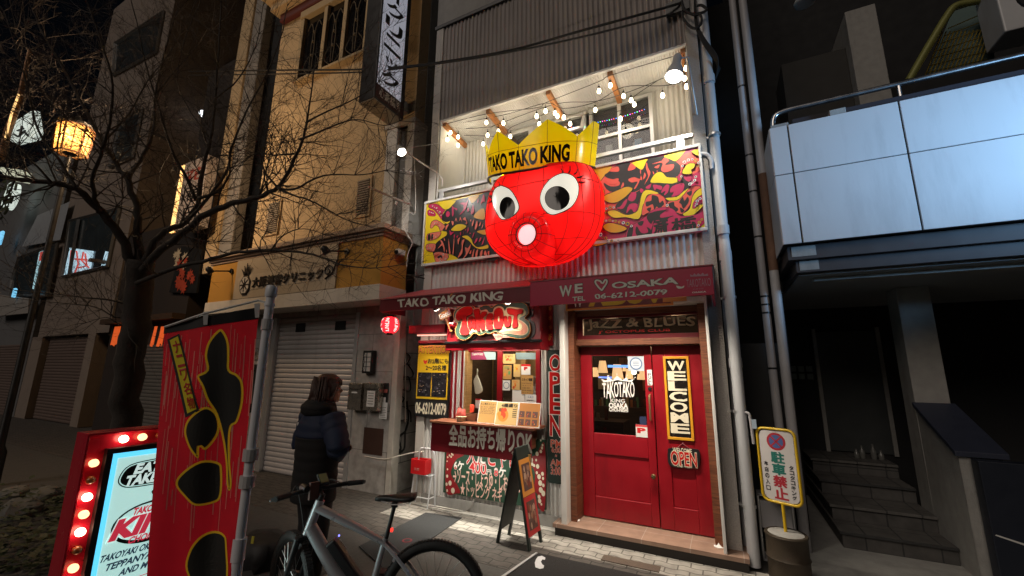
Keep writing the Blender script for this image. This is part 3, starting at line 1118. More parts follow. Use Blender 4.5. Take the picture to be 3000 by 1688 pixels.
for x, y, r in ((115, 728, 26), (88, 790, 18), (130, 885, 24), (100, 840, 14), (165, 958, 18), (215, 940, 22), (262, 943, 15), (140, 1015, 22), (112, 1130, 28), (160, 1120, 16), (210, 1110, 20), (250, 1122, 12), (288, 1122, 18), (335, 1135, 18), (390, 1145, 22), (445, 1160, 28), (497, 1188, 18),
                (88, 1303, 26), (115, 1340, 14), (155, 1348, 22), (183, 1378, 16), (232, 1385, 20), (320, 1385, 16), (1175, 390, 16), (1200, 340, 22), (1252, 312, 20), (1305, 302, 14), (1350, 318, 22), (1388, 350, 18), (1378, 395, 14), (1350, 535, 16), (1335, 580, 18), (1310, 612, 14), (1275, 632, 20),
                (1408, 825, 18), (1370, 857, 18), (1362, 895, 14), (1345, 922, 10), (972, 913, 18), (1432, 1100, 16), (1398, 1140, 20), (1385, 1178, 16), (1372, 1208, 12), (1160, 530, 14), (1150, 560, 10)):
    ar.dot(x, y, r, A_W if (x + y) % 3 else A_O, A_B if (x + y) % 2 else A_S)
ar.b.build('mural', sg)

al = Art('b5')
al.y = SY + .003
grid(-4.095, 3.465, -2.3, 4.465, SY + .0035, A_Y, al.b)
al([(620, 170), (880, 110), (1040, 70), (1300, 10), (1400, 500), (1400, 1180), (1060, 1190), (740, 1225), (560, 1130), (440, 1100), (260, 1150), (230, 1050), (290, 920), (400, 830), (470, 780), (470, 720), (400, 700), (420, 590), (530, 540), (420, 540), (380, 470), (430, 380), (480, 320), (540, 290)], A_K, 3)
al([(170, 240), (290, 230), (380, 290), (440, 330), (400, 400), (385, 500), (330, 420), (250, 330), (165, 290)], A_C, 3, 7)
al([(150, 340), (230, 350), (275, 400), (265, 440), (150, 425)], A_C, 3, 6)
al([(185, 640), (210, 550), (290, 515), (390, 570), (440, 620), (420, 660), (370, 710), (340, 640), (270, 595), (215, 650)], A_S, 4, 7)
al([(135, 770), (250, 735), (370, 725), (340, 800), (240, 860), (135, 870)], A_S, 3, 7)
al([(145, 775), (185, 762), (190, 855), (140, 865)], A_K, 2)
al([(205, 765), (240, 770), (225, 855), (200, 855)], A_K, 2)
al([(120, 950), (210, 930), (280, 950), (240, 1070), (120, 1040)], A_S, 3, 7)
al([(260, 1130), (330, 1080), (440, 1100), (490, 1110), (500, 1190), (440, 1260), (330, 1280), (270, 1220)], A_S, 4, 7)
al([(310, 1160), (380, 1130), (400, 1180), (390, 1195), (370, 1170), (330, 1190)], A_K, 3)
al([(480, 360), (520, 370), (530, 420), (490, 460), (460, 420)], A_C, 4)
for pts, m in (([(320, 175), (620, 165), (580, 240), (510, 310), (430, 320), (370, 270)], A_Y), ([(860, 110), (1040, 70), (1000, 150), (930, 210), (890, 170)], A_O), ([(950, 450), (1040, 340), (1110, 310), (1140, 330), (1140, 490), (1050, 495)], A_O),
               ([(555, 685), (640, 600), (740, 585), (820, 625), (740, 690), (640, 705)], A_Y), ([(1010, 715), (1100, 690), (1170, 690), (1180, 765), (1090, 760)], A_O),
               ([(750, 805), (840, 790), (910, 850), (940, 930), (1010, 990), (1110, 980), (1200, 950), (1200, 1010), (1060, 1025), (960, 980), (870, 880)], A_Y), ([(400, 525), (470, 550), (535, 530), (480, 580)], A_Y), ([(540, 1115), (700, 1230), (460, 1265), (510, 1180)], A_Y)):
    al(pts, m, 4, 6)
# stripes on the black bodies
for pts in ([(570, 270), (600, 290), (660, 310), (650, 340), (600, 310), (600, 400), (575, 450)], [(710, 220), (760, 200), (820, 200), (850, 150), (820, 290), (760, 380), (700, 420), (770, 320), (770, 250)], [(830, 340), (860, 290), (870, 340), (850, 370)], [(900, 390), (940, 240), (960, 350), (930, 405)],
            [(1070, 240), (1100, 120), (1130, 60), (1150, 180), (1110, 190)], [(1015, 210), (1030, 120), (1035, 190)], [(525, 690), (560, 730), (600, 720), (550, 780), (530, 760)], [(800, 680), (820, 670), (810, 700)], [(850, 640), (865, 690), (835, 740), (840, 700)], [(880, 740), (900, 740), (890, 760)], [(960, 720), (950, 790), (920, 830)],
            [(600, 790), (620, 770), (610, 850)], [(650, 800), (680, 780), (660, 830)], [(710, 740), (730, 720), (720, 790)], [(770, 730), (780, 690), (765, 780)], [(960, 930), (990, 850), (1020, 830), (1010, 880)], [(1040, 890), (1070, 820), (1090, 830), (1070, 880)], [(1090, 950), (1150, 800), (1120, 920)]):
    al(pts, A_C, 3)
for pts in ([(560, 530), (600, 550), (580, 610)], [(620, 540), (640, 470), (660, 550), (640, 510)], [(700, 530), (715, 450), (745, 550), (720, 500)], [(760, 500), (800, 460), (820, 510), (840, 570), (810, 580), (820, 530)], [(890, 520), (905, 500), (900, 540)], [(920, 620), (920, 570), (960, 500), (940, 600)], [(970, 650), (1010, 520), (1020, 600), (990, 680)],
            [(1040, 620), (1080, 530), (1070, 600)], [(1090, 660), (1120, 560), (1110, 630)], [(460, 690), (460, 620), (510, 590)], [(425, 820), (445, 870), (430, 870)], [(505, 840), (540, 1090), (515, 1090)], [(580, 1110), (600, 850), (608, 900), (595, 1100)], [(665, 860), (710, 820), (690, 900), (675, 945)],
            [(740, 1000), (745, 880), (790, 860), (760, 960), (750, 1100), (670, 1180), (720, 1060)], [(800, 1000), (850, 1010), (900, 940), (870, 1060), (790, 1180), (730, 1220), (810, 1120)], [(875, 1100), (910, 1040), (900, 1110)], [(915, 1200), (930, 1090), (965, 1020), (940, 1180)], [(980, 1190), (990, 1080), (1030, 1030), (1010, 1170)],
            [(1060, 1180), (1070, 1080), (1110, 1040), (1090, 1170)], [(1130, 1120), (1160, 1050), (1190, 1150)], [(1200, 1080), (1230, 1060), (1220, 1150)], [(360, 870), (400, 890), (440, 1000), (430, 1090), (400, 960), (310, 1025), (380, 930)], [(250, 1100), (330, 1080), (300, 1120), (255, 1150)], [(465, 1030), (480, 1070), (470, 1090)]):
    al(pts, A_S, 3)
for x, y, r in ((225, 262, 16), (258, 290, 12), (296, 300, 20), (312, 347, 13), (348, 375, 26), (375, 425, 14), (172, 370, 12), (203, 382, 14), (235, 392, 13), (262, 565, 13), (297, 558, 12), (333, 575, 12), (350, 610, 14), (215, 618, 10), (150, 1005, 18), (187, 1010, 16), (415, 1120, 20), (450, 1200, 20), (345, 1200, 14), (362, 1240, 18), (412, 1230, 12), (280, 810, 14), (318, 775, 12), (236, 795, 12)):
    al.dot(x, y, r, A_W, A_B if x % 2 else A_S)
al.b.build('mural', sg)

# ================================================================== octopus lantern head with crown
OC = Vector((-2.02, 4.9, 3.95))
OA, OB, OZ = .82, .5, .75
octo = thing('octopus_sign', 'big glowing red octopus head sign with a yellow crown and round eyes', 'sign', (-2.02, 4.98, 3.2))
M_OSH = shell('red_lantern_shell', (.75, .01, .01), .5, .38, .3)
M_OWH = emi('eye_glow', (.8, .77, .66), .72, rough=.2)
M_CRN = shell('yellow_lantern_shell', (.95, .78, .006), .5, .2, .3)
CH = [(Vector((.55, -.62, -.42)).normalized(), .165, .38), (Vector((-.62, -.62, -.42)).normalized(), .15, .36)]


def headp(th, ph, grow=0.0):
    e = 2 / 2.4
    s = lambda v: math.copysign(abs(v) ** e, v)
    p = Vector((OA * s(math.cos(th)) * s(math.cos(ph)), OB * s(math.cos(th)) * s(math.sin(ph)), OZ * s(math.sin(th))))
    d = p.normalized()
    k = 1 + grow
    for c, a, wd in CH:
        k += a * math.exp(-((d - c).length / wd) ** 2)
    q = OC + p * k
    if q.z > 4.4:
        q.z = 4.4 + (q.z - 4.4) * .5
    q.y = min(q.y, 4.98)
    return q


nth, nph = 44, 88
vs, fs = [], []
for i in range(nth + 1):
    th = -math.pi / 2 + math.pi * i / nth
    for j in range(nph):
        vs.append(headp(th, 2 * math.pi * j / nph))
for i in range(nth):
    for j in range(nph):
        fs.append((i * nph + j, i * nph + (j + 1) % nph, (i + 1) * nph + (j + 1) % nph, (i + 1) * nph + j))
HEAD = BVHTree.FromPolygons(vs, fs)
b = MB()
b.add(vs, fs, M_OSH)
b.build('head', octo, smooth='all')


def onhead(n, x, y, off=.004):
    d = ray(n, x, y).normalized()
    p, nn, i, t = HEAD.ray_cast(CAM, d)
    if p is None:
        p, nn, i, t = HEAD.find_nearest(CAM + d * 5.0)
    if nn.dot(d) > 0:
        nn = -nn
    return p + nn * off


def decal(mb, n, pts, mat, off, sm=6):
    P = cr([Vector(p) for p in pts], sm)
    c = sum(P, Vector((0, 0))) / len(P)
    rings = [.15, .4, .6, .8, 1]
    vs = [onhead(n, c.x, c.y, off)]
    for f in rings:
        vs += [onhead(n, c.x + (p.x - c.x) * f, c.y + (p.y - c.y) * f, off) for p in P]
    N = len(P)
    fs = [(0, 1 + k, 1 + (k + 1) % N) for k in range(N)]
    for r_ in range(len(rings) - 1):
        for k in range(N):
            a = 1 + r_ * N
            fs.append((a + k, a + N + k, a + N + (k + 1) % N, a + (k + 1) % N))
    mb.add(vs, fs, mat)


EYR = [(945, 448), (1035, 482), (1083, 575), (1068, 690), (1005, 785), (900, 840), (810, 857), (738, 800), (703, 710), (725, 610), (790, 520), (865, 468)]
EYL = [(315, 575), (395, 612), (450, 690), (482, 770), (470, 825), (400, 885), (315, 905), (270, 850), (232, 770), (220, 690), (240, 615), (278, 582)]
for E, PC, lab in ((EYR, (872, 697, 124, 122), 'wide'), (EYL, (372, 795, 78, 112), 'narrow')):
    b = MB()
    decal(b, 'b3', offs([Vector(p) for p in E], -9), A_K, .006)
    decal(b, 'b3', E, M_OWH, .009)
    eye = b.build('eye', octo, smooth='all')
    b = MB()
    cx, cy, rx, ry = PC
    decal(b, 'b3', [(cx + rx * math.cos(t * math.pi / 8), cy + ry * math.sin(t * math.pi / 8)) for t in range(16)], pbr('gloss_black', (.01, .009, .009), .12), .013)
    b.build('pupil', eye, smooth='all')
b = MB()
for a, c in (((912, 400), (925, 440)), ((1000, 375), (985, 440)), ((1075, 405), (1040, 455)), ((1135, 460), (1070, 488)), ((1150, 530), (1085, 532)), ((285, 535), (290, 580)), ((228, 560), (245, 600)), ((205, 600), (225, 640)), ((160, 668), (215, 680)), ((168, 745), (215, 715))):
    mid = ((a[0] + c[0]) / 2 + 8, (a[1] + c[1]) / 2 + 6)
    b.tube(cr([onhead('b3', *a, .006), onhead('b3', *mid, .008), onhead('b3', *c, .006)], 4, False), [.006] * 4 + [.009] * 4 + [.007], A_K, 6)
b.build('eyelashes', octo, smooth=True)
# wire seams of the lantern
b = MB()
M_SEAM = pbr('seam_wire', (.2, .004, .006), .5)
for ph in (200, 222, 243, 262, 281, 300, 318, 336, 350):
    b.tube([headp(R(t), R(ph), .004) for t in range(-80, 62, 6)], .0032, M_SEAM, 5)
for th in (-62, -38, -14, 12, 34):
    b.tube([headp(R(th), R(t), .004) for t in range(186, 356, 5)], .0032, M_SEAM, 5)
b.build('seams', octo)
# snout
SN = W('b3', 575, 1065, 4.36)
AX = Vector((-.06, -1, -.1)).normalized()
b = MB()
prof = [(.32, -.42), (.305, -.25), (.295, -.1), (.285, -.02), (.26, .03), (.2, .055), (.142, .05)]
b.lathe(prof + [(.13, .01), (.128, -.06)], SN, shell('red_snout_shell', (.75, .01, .01), .45, .25, .75), 40, AX)
sn = b.build('snout', octo, smooth='all')
b = MB()
b.lathe([(.126, .012), (.1, .03), (.001, .034)], SN, emi('mouth_glow', (1, .72, .74), .85), 32, AX)
b.build('mouth', sn, smooth='all')
b = MB()
u = AX.orthogonal().normalized()
v = AX.cross(u)
for k in range(14):
    a = 2 * math.pi * k / 14
    d = u * math.cos(a) + v * math.sin(a)
    b.tube([SN + AX * (h + .002) + d * (r_ + .003) for r_, h in prof], .003, M_SEAM, 5)
for r_, h in ((.278, -.12), (.205, .052)):
    b.tube([SN + AX * h + (u * math.cos(a * .2) + v * math.sin(a * .2)) * (r_ + .003) for a in range(33)], .003, M_SEAM, 5)
b.tube([SN + AX * .05 + (u * math.cos(a * .2) + v * math.sin(a * .2)) * .137 for a in range(33)], .008, A_K, 6)
b.build('snout_rim', sn)
# crown: a band bent round the top of the head
CB = [(182, 4.565), (205, 4.545), (232, 4.46), (255, 4.39), (275, 4.365), (298, 4.37), (320, 4.39), (342, 4.43), (357, 4.46)]


def cband(ph):
    for (a, za), (c, zc) in zip(CB, CB[1:]):
        if a <= ph <= c:
            return za + (zc - za) * (ph - a) / (c - a)
    return CB[-1][1]


TOPS = [(182, 5.14), (190, 5.16), (216, 4.85), (240, 5.05), (264, 4.72), (292, 4.99), (322, 4.77), (343, 5.04), (357, 5.06)]


def ctop(ph):
    for (a, za), (c, zc) in zip(TOPS, TOPS[1:]):
        if a <= ph <= c:
            return za + (zc - za) * (ph - a) / (c - a)
    return TOPS[-1][1]


def cpos(ph, z, grow=0.0):
    f = 1 + .10 * (z - 4.4) / .6
    t = (.0 if True else 0)
    return Vector((-2.085 + (.77 * f + grow) * math.cos(R(ph)), 4.97 + (.53 * f + grow) * math.sin(R(ph)), z))


b = MB()
vs, fs = [], []
angs = [182 + i for i in range(0, 176)]
for a in angs:
    z0, z1 = cband(a), ctop(a)
    for k in range(5):
        vs.append(cpos(a, z0 + (z1 - z0) * k / 4))
n = len(angs)
for i in range(n - 1):
    for k in range(4):
        fs.append((i * 5 + k, (i + 1) * 5 + k, (i + 1) * 5 + k + 1, i * 5 + k + 1))
b.add(vs, fs, M_CRN)
vs2 = []
for a in angs:          # inner skin gives the lantern its thickness
    z0, z1 = cband(a), ctop(a)
    for k in range(5):
        f = k / 4
        vs2.append(cpos(a, z0 + (z1 - z0) * f, -.2 * (1 - f) - .012))
b.add(vs2, [tuple(reversed(f)) for f in fs], M_CRN)
crn = b.build('crown', octo, smooth='all')
b = MB()
M_SEAMY = pbr('crown_seam', (.22, .13, .005), .5)
for a, z in TOPS[1:-1]:
    b.tube([cpos(a, cband(a) + (z - cband(a)) * k / 6, .004) for k in range(7)], .0035, M_SEAMY, 5)
b.tube([cpos(a, cband(a) + .31, .004) for a in range(184, 357, 4)], .003, M_SEAMY, 5)
b.tube([cpos(a, cband(a) - .012, .006) for a in range(182, 358, 3)], .016, A_K, 6)
b.build('crown_seams', crn)
b = MB()


def crownfn(u, v, k):
    a = u
    return cpos(a, cband(a) + .055 + v * .205, .007 + k)


M_CLET = pbr('crown_letter', (.02, .008, .004), .15)
words = [('TAKO', 219, 250), ('TAKO', 253.5, 282.5), ('KING', 286, 314)]
for s, ua, ub in words:
    text(b, s, (lambda ua, ub: lambda u, v, k: crownfn(ua + (ub - ua) * u, v, k))(ua, ub), M_CLET, .045)
b.build('crown_lettering', crn)
for p, pw in (((-2.45, 4.75, 3.75), 8), ((-1.62, 4.75, 3.7), 8), ((-2.02, 4.72, 4.1), 8), ((-2.0, 4.7, 3.4), 5), (SN - AX * .08, 4.5)):
    lamp('POINT', 'octopus_lamp', p, pw, (1, .8, .65), .05)
for p in ((-2.5, 4.82, 4.66), (-2.0, 4.72, 4.64), (-1.6, 4.85, 4.66)):
    lamp('POINT', 'crown_lamp', p, 9, (1, .95, .85), .03)

# ================================================================== awnings over the hatch and the door
M_AWN = pbr('awning_vinyl', (.14, .006, .016), .4, var=.12, scale=3, stain=.2)
M_AWNT = pbr('awning_top', (.3, .05, .06), .5, var=.15, stain=.4)
aw = thing('awning', 'long dark red awning lettered with the shop name above the hatch', 'awning', (-3.2, 5.0, 2.66))
b = MB()
b.box(-4.465, 4.5, 2.665, -2.035, 4.53, 2.845, M_AWN)
b.box(-4.465, 4.53, 2.665, -4.44, 5.04, 2.845, M_AWN)
b.build('fascia', aw, bevel=.003)
b = MB()
b.hexa([(-4.47, 4.49, 2.845), (-2.035, 4.49, 2.845), (-2.035, 5.04, 3.05), (-4.12, 5.04, 3.05)], [(-4.47, 4.49, 2.857), (-2.035, 4.49, 2.857), (-2.035, 5.04, 3.064), (-4.12, 5.04, 3.064)], M_AWNT)
b.build('roof', aw)
b = MB()
TP(b, 'TAKO TAKO KING', 'z5', 248, 352, 1135, 212, 4.497, M_GREYT, .028, .05, .0)
b.build('lettering', aw)
b = MB()
p = W('z5', 700, 255, 4.498)
b.poly([p + Vector((x, 0, z)) for x, z in ((-.03, -.02), (.03, .03), (.045, .06), (-.01, .03))], M_ORGT)
b.build('painted_mark', aw)
aw2 = thing('awning', 'crimson box awning reading WE heart OSAKA above the red doors', 'awning', (-.95, 5.0, 2.55))
b = MB()
b.box(-1.90, 4.2, 2.555, -.03, 4.23, 2.83, M_CRIM)
b.hexa([(-2.03, 4.49, 2.57), (-1.90, 4.2, 2.557), (-1.90, 4.23, 2.557), (-2.0, 4.52, 2.57)], [(-2.03, 4.49, 2.85), (-1.90, 4.2, 2.83), (-1.90, 4.23, 2.83), (-2.0, 4.52, 2.85)], M_CRIM)
b.box(-.055, 4.23, 2.555, -.03, 5.0, 2.83, M_CRIM)
b.build('fascia', aw2, bevel=.003)
b = MB()
b.hexa([(-1.91, 4.19, 2.83), (-.02, 4.19, 2.83), (-.02, 5.04, 3.02), (-2.03, 5.04, 3.02)], [(-1.91, 4.19, 2.842), (-.02, 4.19, 2.842), (-.02, 5.04, 3.034), (-2.03, 5.04, 3.034)], M_AWNT)
b.build('roof', aw2)
b = MB()
yy = 4.197
for m, o, l in ((M_BLKT, .06, 0), (M_GREYT, .032, .0015)):
    TP(b, 'W', 'z6', 118, 255, 215, 165, yy - l, m, o, .04, 0)
    TP(b, 'E', 'z6', 248, 225, 305, 148, yy - l, m, o, .04, 0)
    TP(b, 'OSAKA', 'z6', 562, 192, 1115, 95, yy - l, m, o, .05, .0)
    TP(b, 'TEL', 'z6', 225, 297, 330, 255, yy - l, m, o * .6, .03)
    TP(b, '06-6212-0079', 'z6', 415, 280, 1022, 195, yy - l, m, o * .7, .04)
hp = [(470, 210), (425, 165), (410, 130), (430, 112), (465, 122), (478, 138), (495, 112), (520, 115), (520, 145), (495, 185)]
PL(b, 'z6', hp, yy, M_BLKT, 4, -6)
PL(b, 'z6', hp, yy - .0012, M_GREYT, 4)
PL(b, 'z6', hp, yy - .0018, M_CRIM, 4, 14)
PL(b, 'z6', [(1105, 165), (1150, 175), (1172, 165), (1165, 185), (1120, 190)], yy - .0005, M_GREYT, 3)
M_PALE = pbr('faded_print', (.42, .2, .26), .5)
PL(b, 'z6', [(1225, 90), (1222, 70), (1245, 78), (1258, 60), (1275, 75), (1292, 58), (1310, 73), (1330, 55), (1345, 72), (1372, 62), (1378, 82)], yy - .0005, M_PALE, 0)
TP(b, 'TAKOTAKO', 'z6', 1195, 182, 1395, 98, yy - .0008, M_PALE, 0)
TP(b, 'KING', 'z6', 1250, 200, 1335, 185, yy - .0005, M_PALE, 0)
TP(b, 'OSAKA', 'z6', 1240, 230, 1358, 210, yy - .0005, M_WHT, .02)
b.build('lettering', aw2)
# little lamps under the awnings
fit = []
M_LED = emi('lamp_face', (1, .9, .74), 8)
for zx, zy, Y, tgt, lab, pw in ((575, 362, 4.6, (-3.6, 5.3, 1.9), 'black spot lamp under the left end of the shop name awning', 1.2), (1180, 305, 4.56, (-2.7, 5.2, 1.7), 'black spot lamp shining on the take out board from above', 1.2)):
    c = W('z5', zx, zy, Y)
    d = (Vector(tgt) - c).normalized()
    b = MB()
    b.lathe([(.02, -.07), (.035, -.06), (.045, -.005), (.045, 0)], c, M_BLACK, 14, d)
    b.tube([c - d * .05, c - d * .05 + Vector((0, .03, .09))], .008, M_BLACK, 6)
    t = thing('spot_lamp', lab, 'lamp', c, 'spot lamps under the awning')
    b.build('lamp_housing', t, smooth=True)
    b = MB()
    b.lathe([(.04, .003), (.038, .012), (.001, .02)], c, M_LED, 14, d)
    b.build('bulb', t, smooth=True)
    lamp('SPOT', 'awning_spot', c + d * .03, pw, (1, .86, .68), .03, tgt, 130, .7)
for x0, x1, y, z, lab in ((-1.62, -.3, 4.5, 2.70, 'white tube lamp under the door awning'), (-3.9, -2.3, 4.6, 2.78, 'white tube lamp under the hatch awning')):
    t = thing('tube_lamp', lab, 'lamp', ((x0 + x1) / 2, y, z), 'tube lamps under the awnings')
    b = MB()
    b.box(x0 - .03, y - .02, z + .012, x1 + .03, y + .02, z + .04, M_WHITE)
    b.build('lamp_housing', t, bevel=.003)
    b = MB()
    b.tube([(x0, y, z), (x1, y, z)], .011, emi('tube_glow', (1, .9, .76), 2.5), 8)
    b.build('tube', t, smooth=True)
lamp('AREA', 'door_tube_light', (-.96, 4.5, 2.68), 34, (1, .88, .72), rect=(1.3, .03), target=(-.96, 4.95, 0), spread=110)
lamp('AREA', 'hatch_tube_light', (-3.1, 4.55, 2.76), 34, (1, .92, .78), rect=(1.6, .03), target=(-3.1, 4.62, 0), spread=75)
lamp('AREA', 'hood_tube_light', (-2.7, 4.86, 2.16), 7, (1, .85, .65), rect=(1.1, .02), target=(-2.7, 5.1, 1.3))
# sign half hidden by the door awning
b = MB()
t = thing('hidden_sign', 'orange edged black sign half hidden behind the crimson awning', 'sign', (-1.05, 4.84, 2.46))
x0, x1 = W('z6', 165, 385, 4.85).x, W('z6', 1078, 300, 4.85).x
zs = W('z6', 600, 355, 4.85).z
b.box(x0, 4.85, zs, x1, 4.88, 2.82, M_ORGT)
b.box(x0 + .025, 4.846, zs + .022, x1 - .025, 4.85, 2.80, M_DRED)
b.build('board', t, bevel=.003)
b = MB()
TX(b, 'W', x0 + .1, zs + .045, x0 + .22, 2.76, 4.844, M_WHT, .03)
for i, (ch, m) in enumerate(zip('ABOVE', (M_YEL, M_YEL, M_YEL, M_YEL, M_ORGT))):
    xa = x0 + .32 + i * .215
    TX(b, ch, xa, zs + .05, xa + .19, 2.81, 4.844, m, .06)
b.build('lettering', t)

# ================================================================== take out hatch
hood = thing('hatch_hood', 'red hatch hood with the big TAKE OUT board', 'hood', (-2.7, 4.9, 2.1))
b = MB()
b.box(-3.43, 4.74, 2.1, -2.0, 4.77, 2.19, M_RED)
b.box(-3.435, 4.72, 2.194, -1.995, 4.78, 2.225, M_BLACK)
b.hexa([(-3.41, 4.745, 2.225), (-2.005, 4.745, 2.225), (-2.005, 4.765, 2.225), (-3.41, 4.765, 2.225)], [(-3.35, 4.86, 2.69), (-2.0, 4.86, 2.69), (-2.0, 4.88, 2.69), (-3.35, 4.88, 2.69)], M_RED)
b.box(-3.43, 4.77, 2.1, -3.40, 5.04, 2.69, M_RED)
b.box(-2.03, 4.77, 2.1, -2.0, 5.04, 2.69, M_RED)
b.build('hood_panel', hood, bevel=.003)


def hoodpt(n, x, y, off=0.0):
    N = Vector((0, -.97, .24)).normalized()
    return hit(n, x, y, Vector((-2.7, 4.745, 2.225)) + N * off, N)


def HP(mb, pts, off, mat, sm=4, thick=0.0):
    P = cr([Vector(p) for p in pts], sm) if sm else [Vector(p) for p in pts]
    w3 = [hoodpt('b6', p.x, p.y, off) for p in P]
    if thick:
        mb.prism(w3, Vector((0, .97, -.24)) * thick, mat)
    else:
        mb.poly(w3, mat)


b = MB()
OUTL = [(565, 560), (590, 450), (680, 380), (800, 345), (920, 350), (980, 400), (1040, 400), (1130, 350), (1230, 350), (1290, 385), (1360, 340), (1450, 305), (1540, 330), (1560, 345), (1640, 300), (1760, 285), (1860, 290), (1950, 340), (1985, 420), (1985, 510), (1920, 590), (1990, 650), (2020, 740), (2010, 880), (1930, 965), (1800, 985), (1650, 960), (1440, 905), (1360, 850), (1250, 900), (1180, 880), (1080, 920), (960, 880), (880, 960), (780, 1010), (680, 990), (610, 900), (600, 800), (640, 700), (600, 640)]
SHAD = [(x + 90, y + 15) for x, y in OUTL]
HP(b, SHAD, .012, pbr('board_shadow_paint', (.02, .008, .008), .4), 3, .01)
HP(b, OUTL, .05, M_ORGT, 3, .036)
HP(b, offs([Vector(p) for p in OUTL], 10), .0515, M_GRNB, 3)
CRM = [(600, 560), (640, 450), (760, 375), (900, 365), (945, 410), (1050, 400), (1090, 450), (1190, 430), (1240, 480), (1310, 480), (1340, 400), (1430, 365), (1510, 400), (1540, 460), (1570, 400), (1640, 378), (1800, 400), (1900, 420), (1935, 480), (1920, 540), (1840, 575), (1810, 620), (1900, 670), (1975, 760), (1970, 860), (1900, 915), (1780, 915), (1600, 880), (1500, 890), (1440, 850), (1500, 800), (1400, 810), (1320, 800), (1220, 830), (1130, 850), (1040, 870), (940, 850), (890, 900), (800, 940), (730, 930), (690, 880), (690, 800), (715, 660), (640, 670), (605, 620)]
HP(b, CRM, .053, pbr('board_cream', (.66, .57, .34), .7, spec=.15), 3)
HP(b, [(1780, 640), (1850, 650), (1950, 740), (1965, 840), (1900, 900), (1760, 905), (1600, 870), (1480, 880), (1420, 870), (1520, 800), (1680, 795), (1820, 800), (1870, 760), (1840, 690)], .0545, pbr('board_salmon', (.6, .2, .12), .45), 3)
HP(b, [(1440, 850), (1540, 800), (1700, 800), (1830, 810), (1890, 760), (1830, 830), (1700, 830), (1560, 840)], .0555, pbr('board_cream', (.66, .57, .34), .7, spec=.15), 3)
b.build('name_board', hood, smooth=True)
b = MB()
RT_ = pbr('board_red', (.5, .012, .012), .7, var=.1, spec=.15)
LET = {'T1': [(615, 560), (660, 460), (780, 385), (890, 380), (930, 430), (915, 510), (830, 560), (810, 620), (830, 740), (865, 850), (840, 900), (760, 910), (700, 870), (715, 760), (740, 640), (720, 610), (660, 635), (625, 610)],
       'A': [(850, 620), (880, 565), (930, 560), (970, 600), (985, 700), (985, 780), (960, 810), (940, 770), (900, 775), (890, 810), (870, 805), (850, 700)],
       'K': [(955, 440), (1020, 420), (1060, 430), (1075, 530), (1110, 480), (1190, 475), (1195, 520), (1120, 590), (1150, 640), (1165, 780), (1130, 820), (1090, 800), (1060, 740), (1070, 830), (1020, 830), (1000, 780), (990, 640), (960, 520)],
       'E': [(1200, 560), (1250, 505), (1310, 520), (1305, 600), (1255, 610), (1300, 640), (1300, 690), (1250, 690), (1310, 740), (1310, 800), (1240, 810), (1195, 780), (1185, 680)],
       'O': [(1335, 560), (1350, 450), (1420, 400), (1490, 440), (1510, 560), (1505, 700), (1470, 780), (1400, 795), (1345, 760), (1330, 660)],
       'U': [(1525, 570), (1570, 560), (1580, 620), (1590, 680), (1605, 640), (1610, 560), (1655, 570), (1655, 680), (1630, 745), (1580, 755), (1535, 720)],
       'T2': [(1585, 420), (1640, 410), (1760, 430), (1860, 430), (1875, 470), (1840, 510), (1780, 520), (1770, 600), (1785, 730), (1760, 765), (1690, 765), (1700, 640), (1710, 540), (1620, 520), (1590, 480)]}
for k, pts in LET.items():
    HP(b, offs([Vector(p) for p in pts], -7), .0575, pbr('board_letter_edge', (.22, .006, .006), .4), 4)
    HP(b, pts, .07, RT_, 4, .011)
HP(b, [(1410, 570), (1430, 560), (1438, 610), (1428, 665), (1412, 640)], .0708, pbr('board_cream', (.66, .57, .34), .7, spec=.15), 3)
HP(b, [(895, 655), (912, 645), (920, 690), (900, 705)], .0708, pbr('board_shadow_paint', (.02, .008, .008), .4), 3)
b.build('lettering', hood, smooth=True)
b = MB()
HP(b, [(1300, 885), (1480, 905), (1560, 915), (1640, 960), (1500, 960), (1440, 1000), (1385, 1015)], .08, pbr('arrow_pink', (.62, .2, .15), .45), 0, .012)
a, c = hoodpt('b6', 1360, 965, .0815), hoodpt('b6', 1505, 915, .0815)
text(b, 'HERE', flatfn(a, (c.x - a.x, 0, -.004), (0, (c.y - a.y), c.z - a.z)), M_REDT, .02)
b.build('arrow_tag', hood)
# little sign on a stick
gs = thing('stick_sign', 'small wooden sign reading Good! on a stick beside the TAKE OUT board', 'sign', hoodpt('b6', 540, 850, .03))
b = MB()
a, c = hoodpt('b6', 530, 850, .05), hoodpt('b6', 430, 590, .05)
b.obox((a + c) / 2, (c - a) / 2, Vector((.016, 0, .006)), Vector((0, .006, 0)), M_WOODO)
b.build('stick', gs)
b = MB()
P4 = [hoodpt('b6', *p, .068) for p in ((280, 520), (490, 395), (540, 540), (320, 645))]
b.prism(P4, (0, .014, 0), M_WOODO)
b.build('board', gs)
b = MB()
o, ux, uy = hoodpt('b6', 318, 620, .07), hoodpt('b6', 525, 515, .07), hoodpt('b6', 290, 530, .07)
text(b, 'Good!', flatfn(o, ux - o, uy - o), M_BLKT, .05)
text(b, 'Good!', flatfn(o, ux - o, uy - o, off=.0012), M_WHT, .02)
b.build('lettering', gs)
b = MB()
c = hoodpt('b6', 565, 740, .04)
b.ball(c, .055, M_RED, 14)
for dx in (-.022, .024):
    b.ball(c + Vector((dx, -.045, .03)), .014, M_WHT, 8)
b.build('red_ball_ornament', label='little round red ornament left of the TAKE OUT board', cat='ornament', smooth=True)

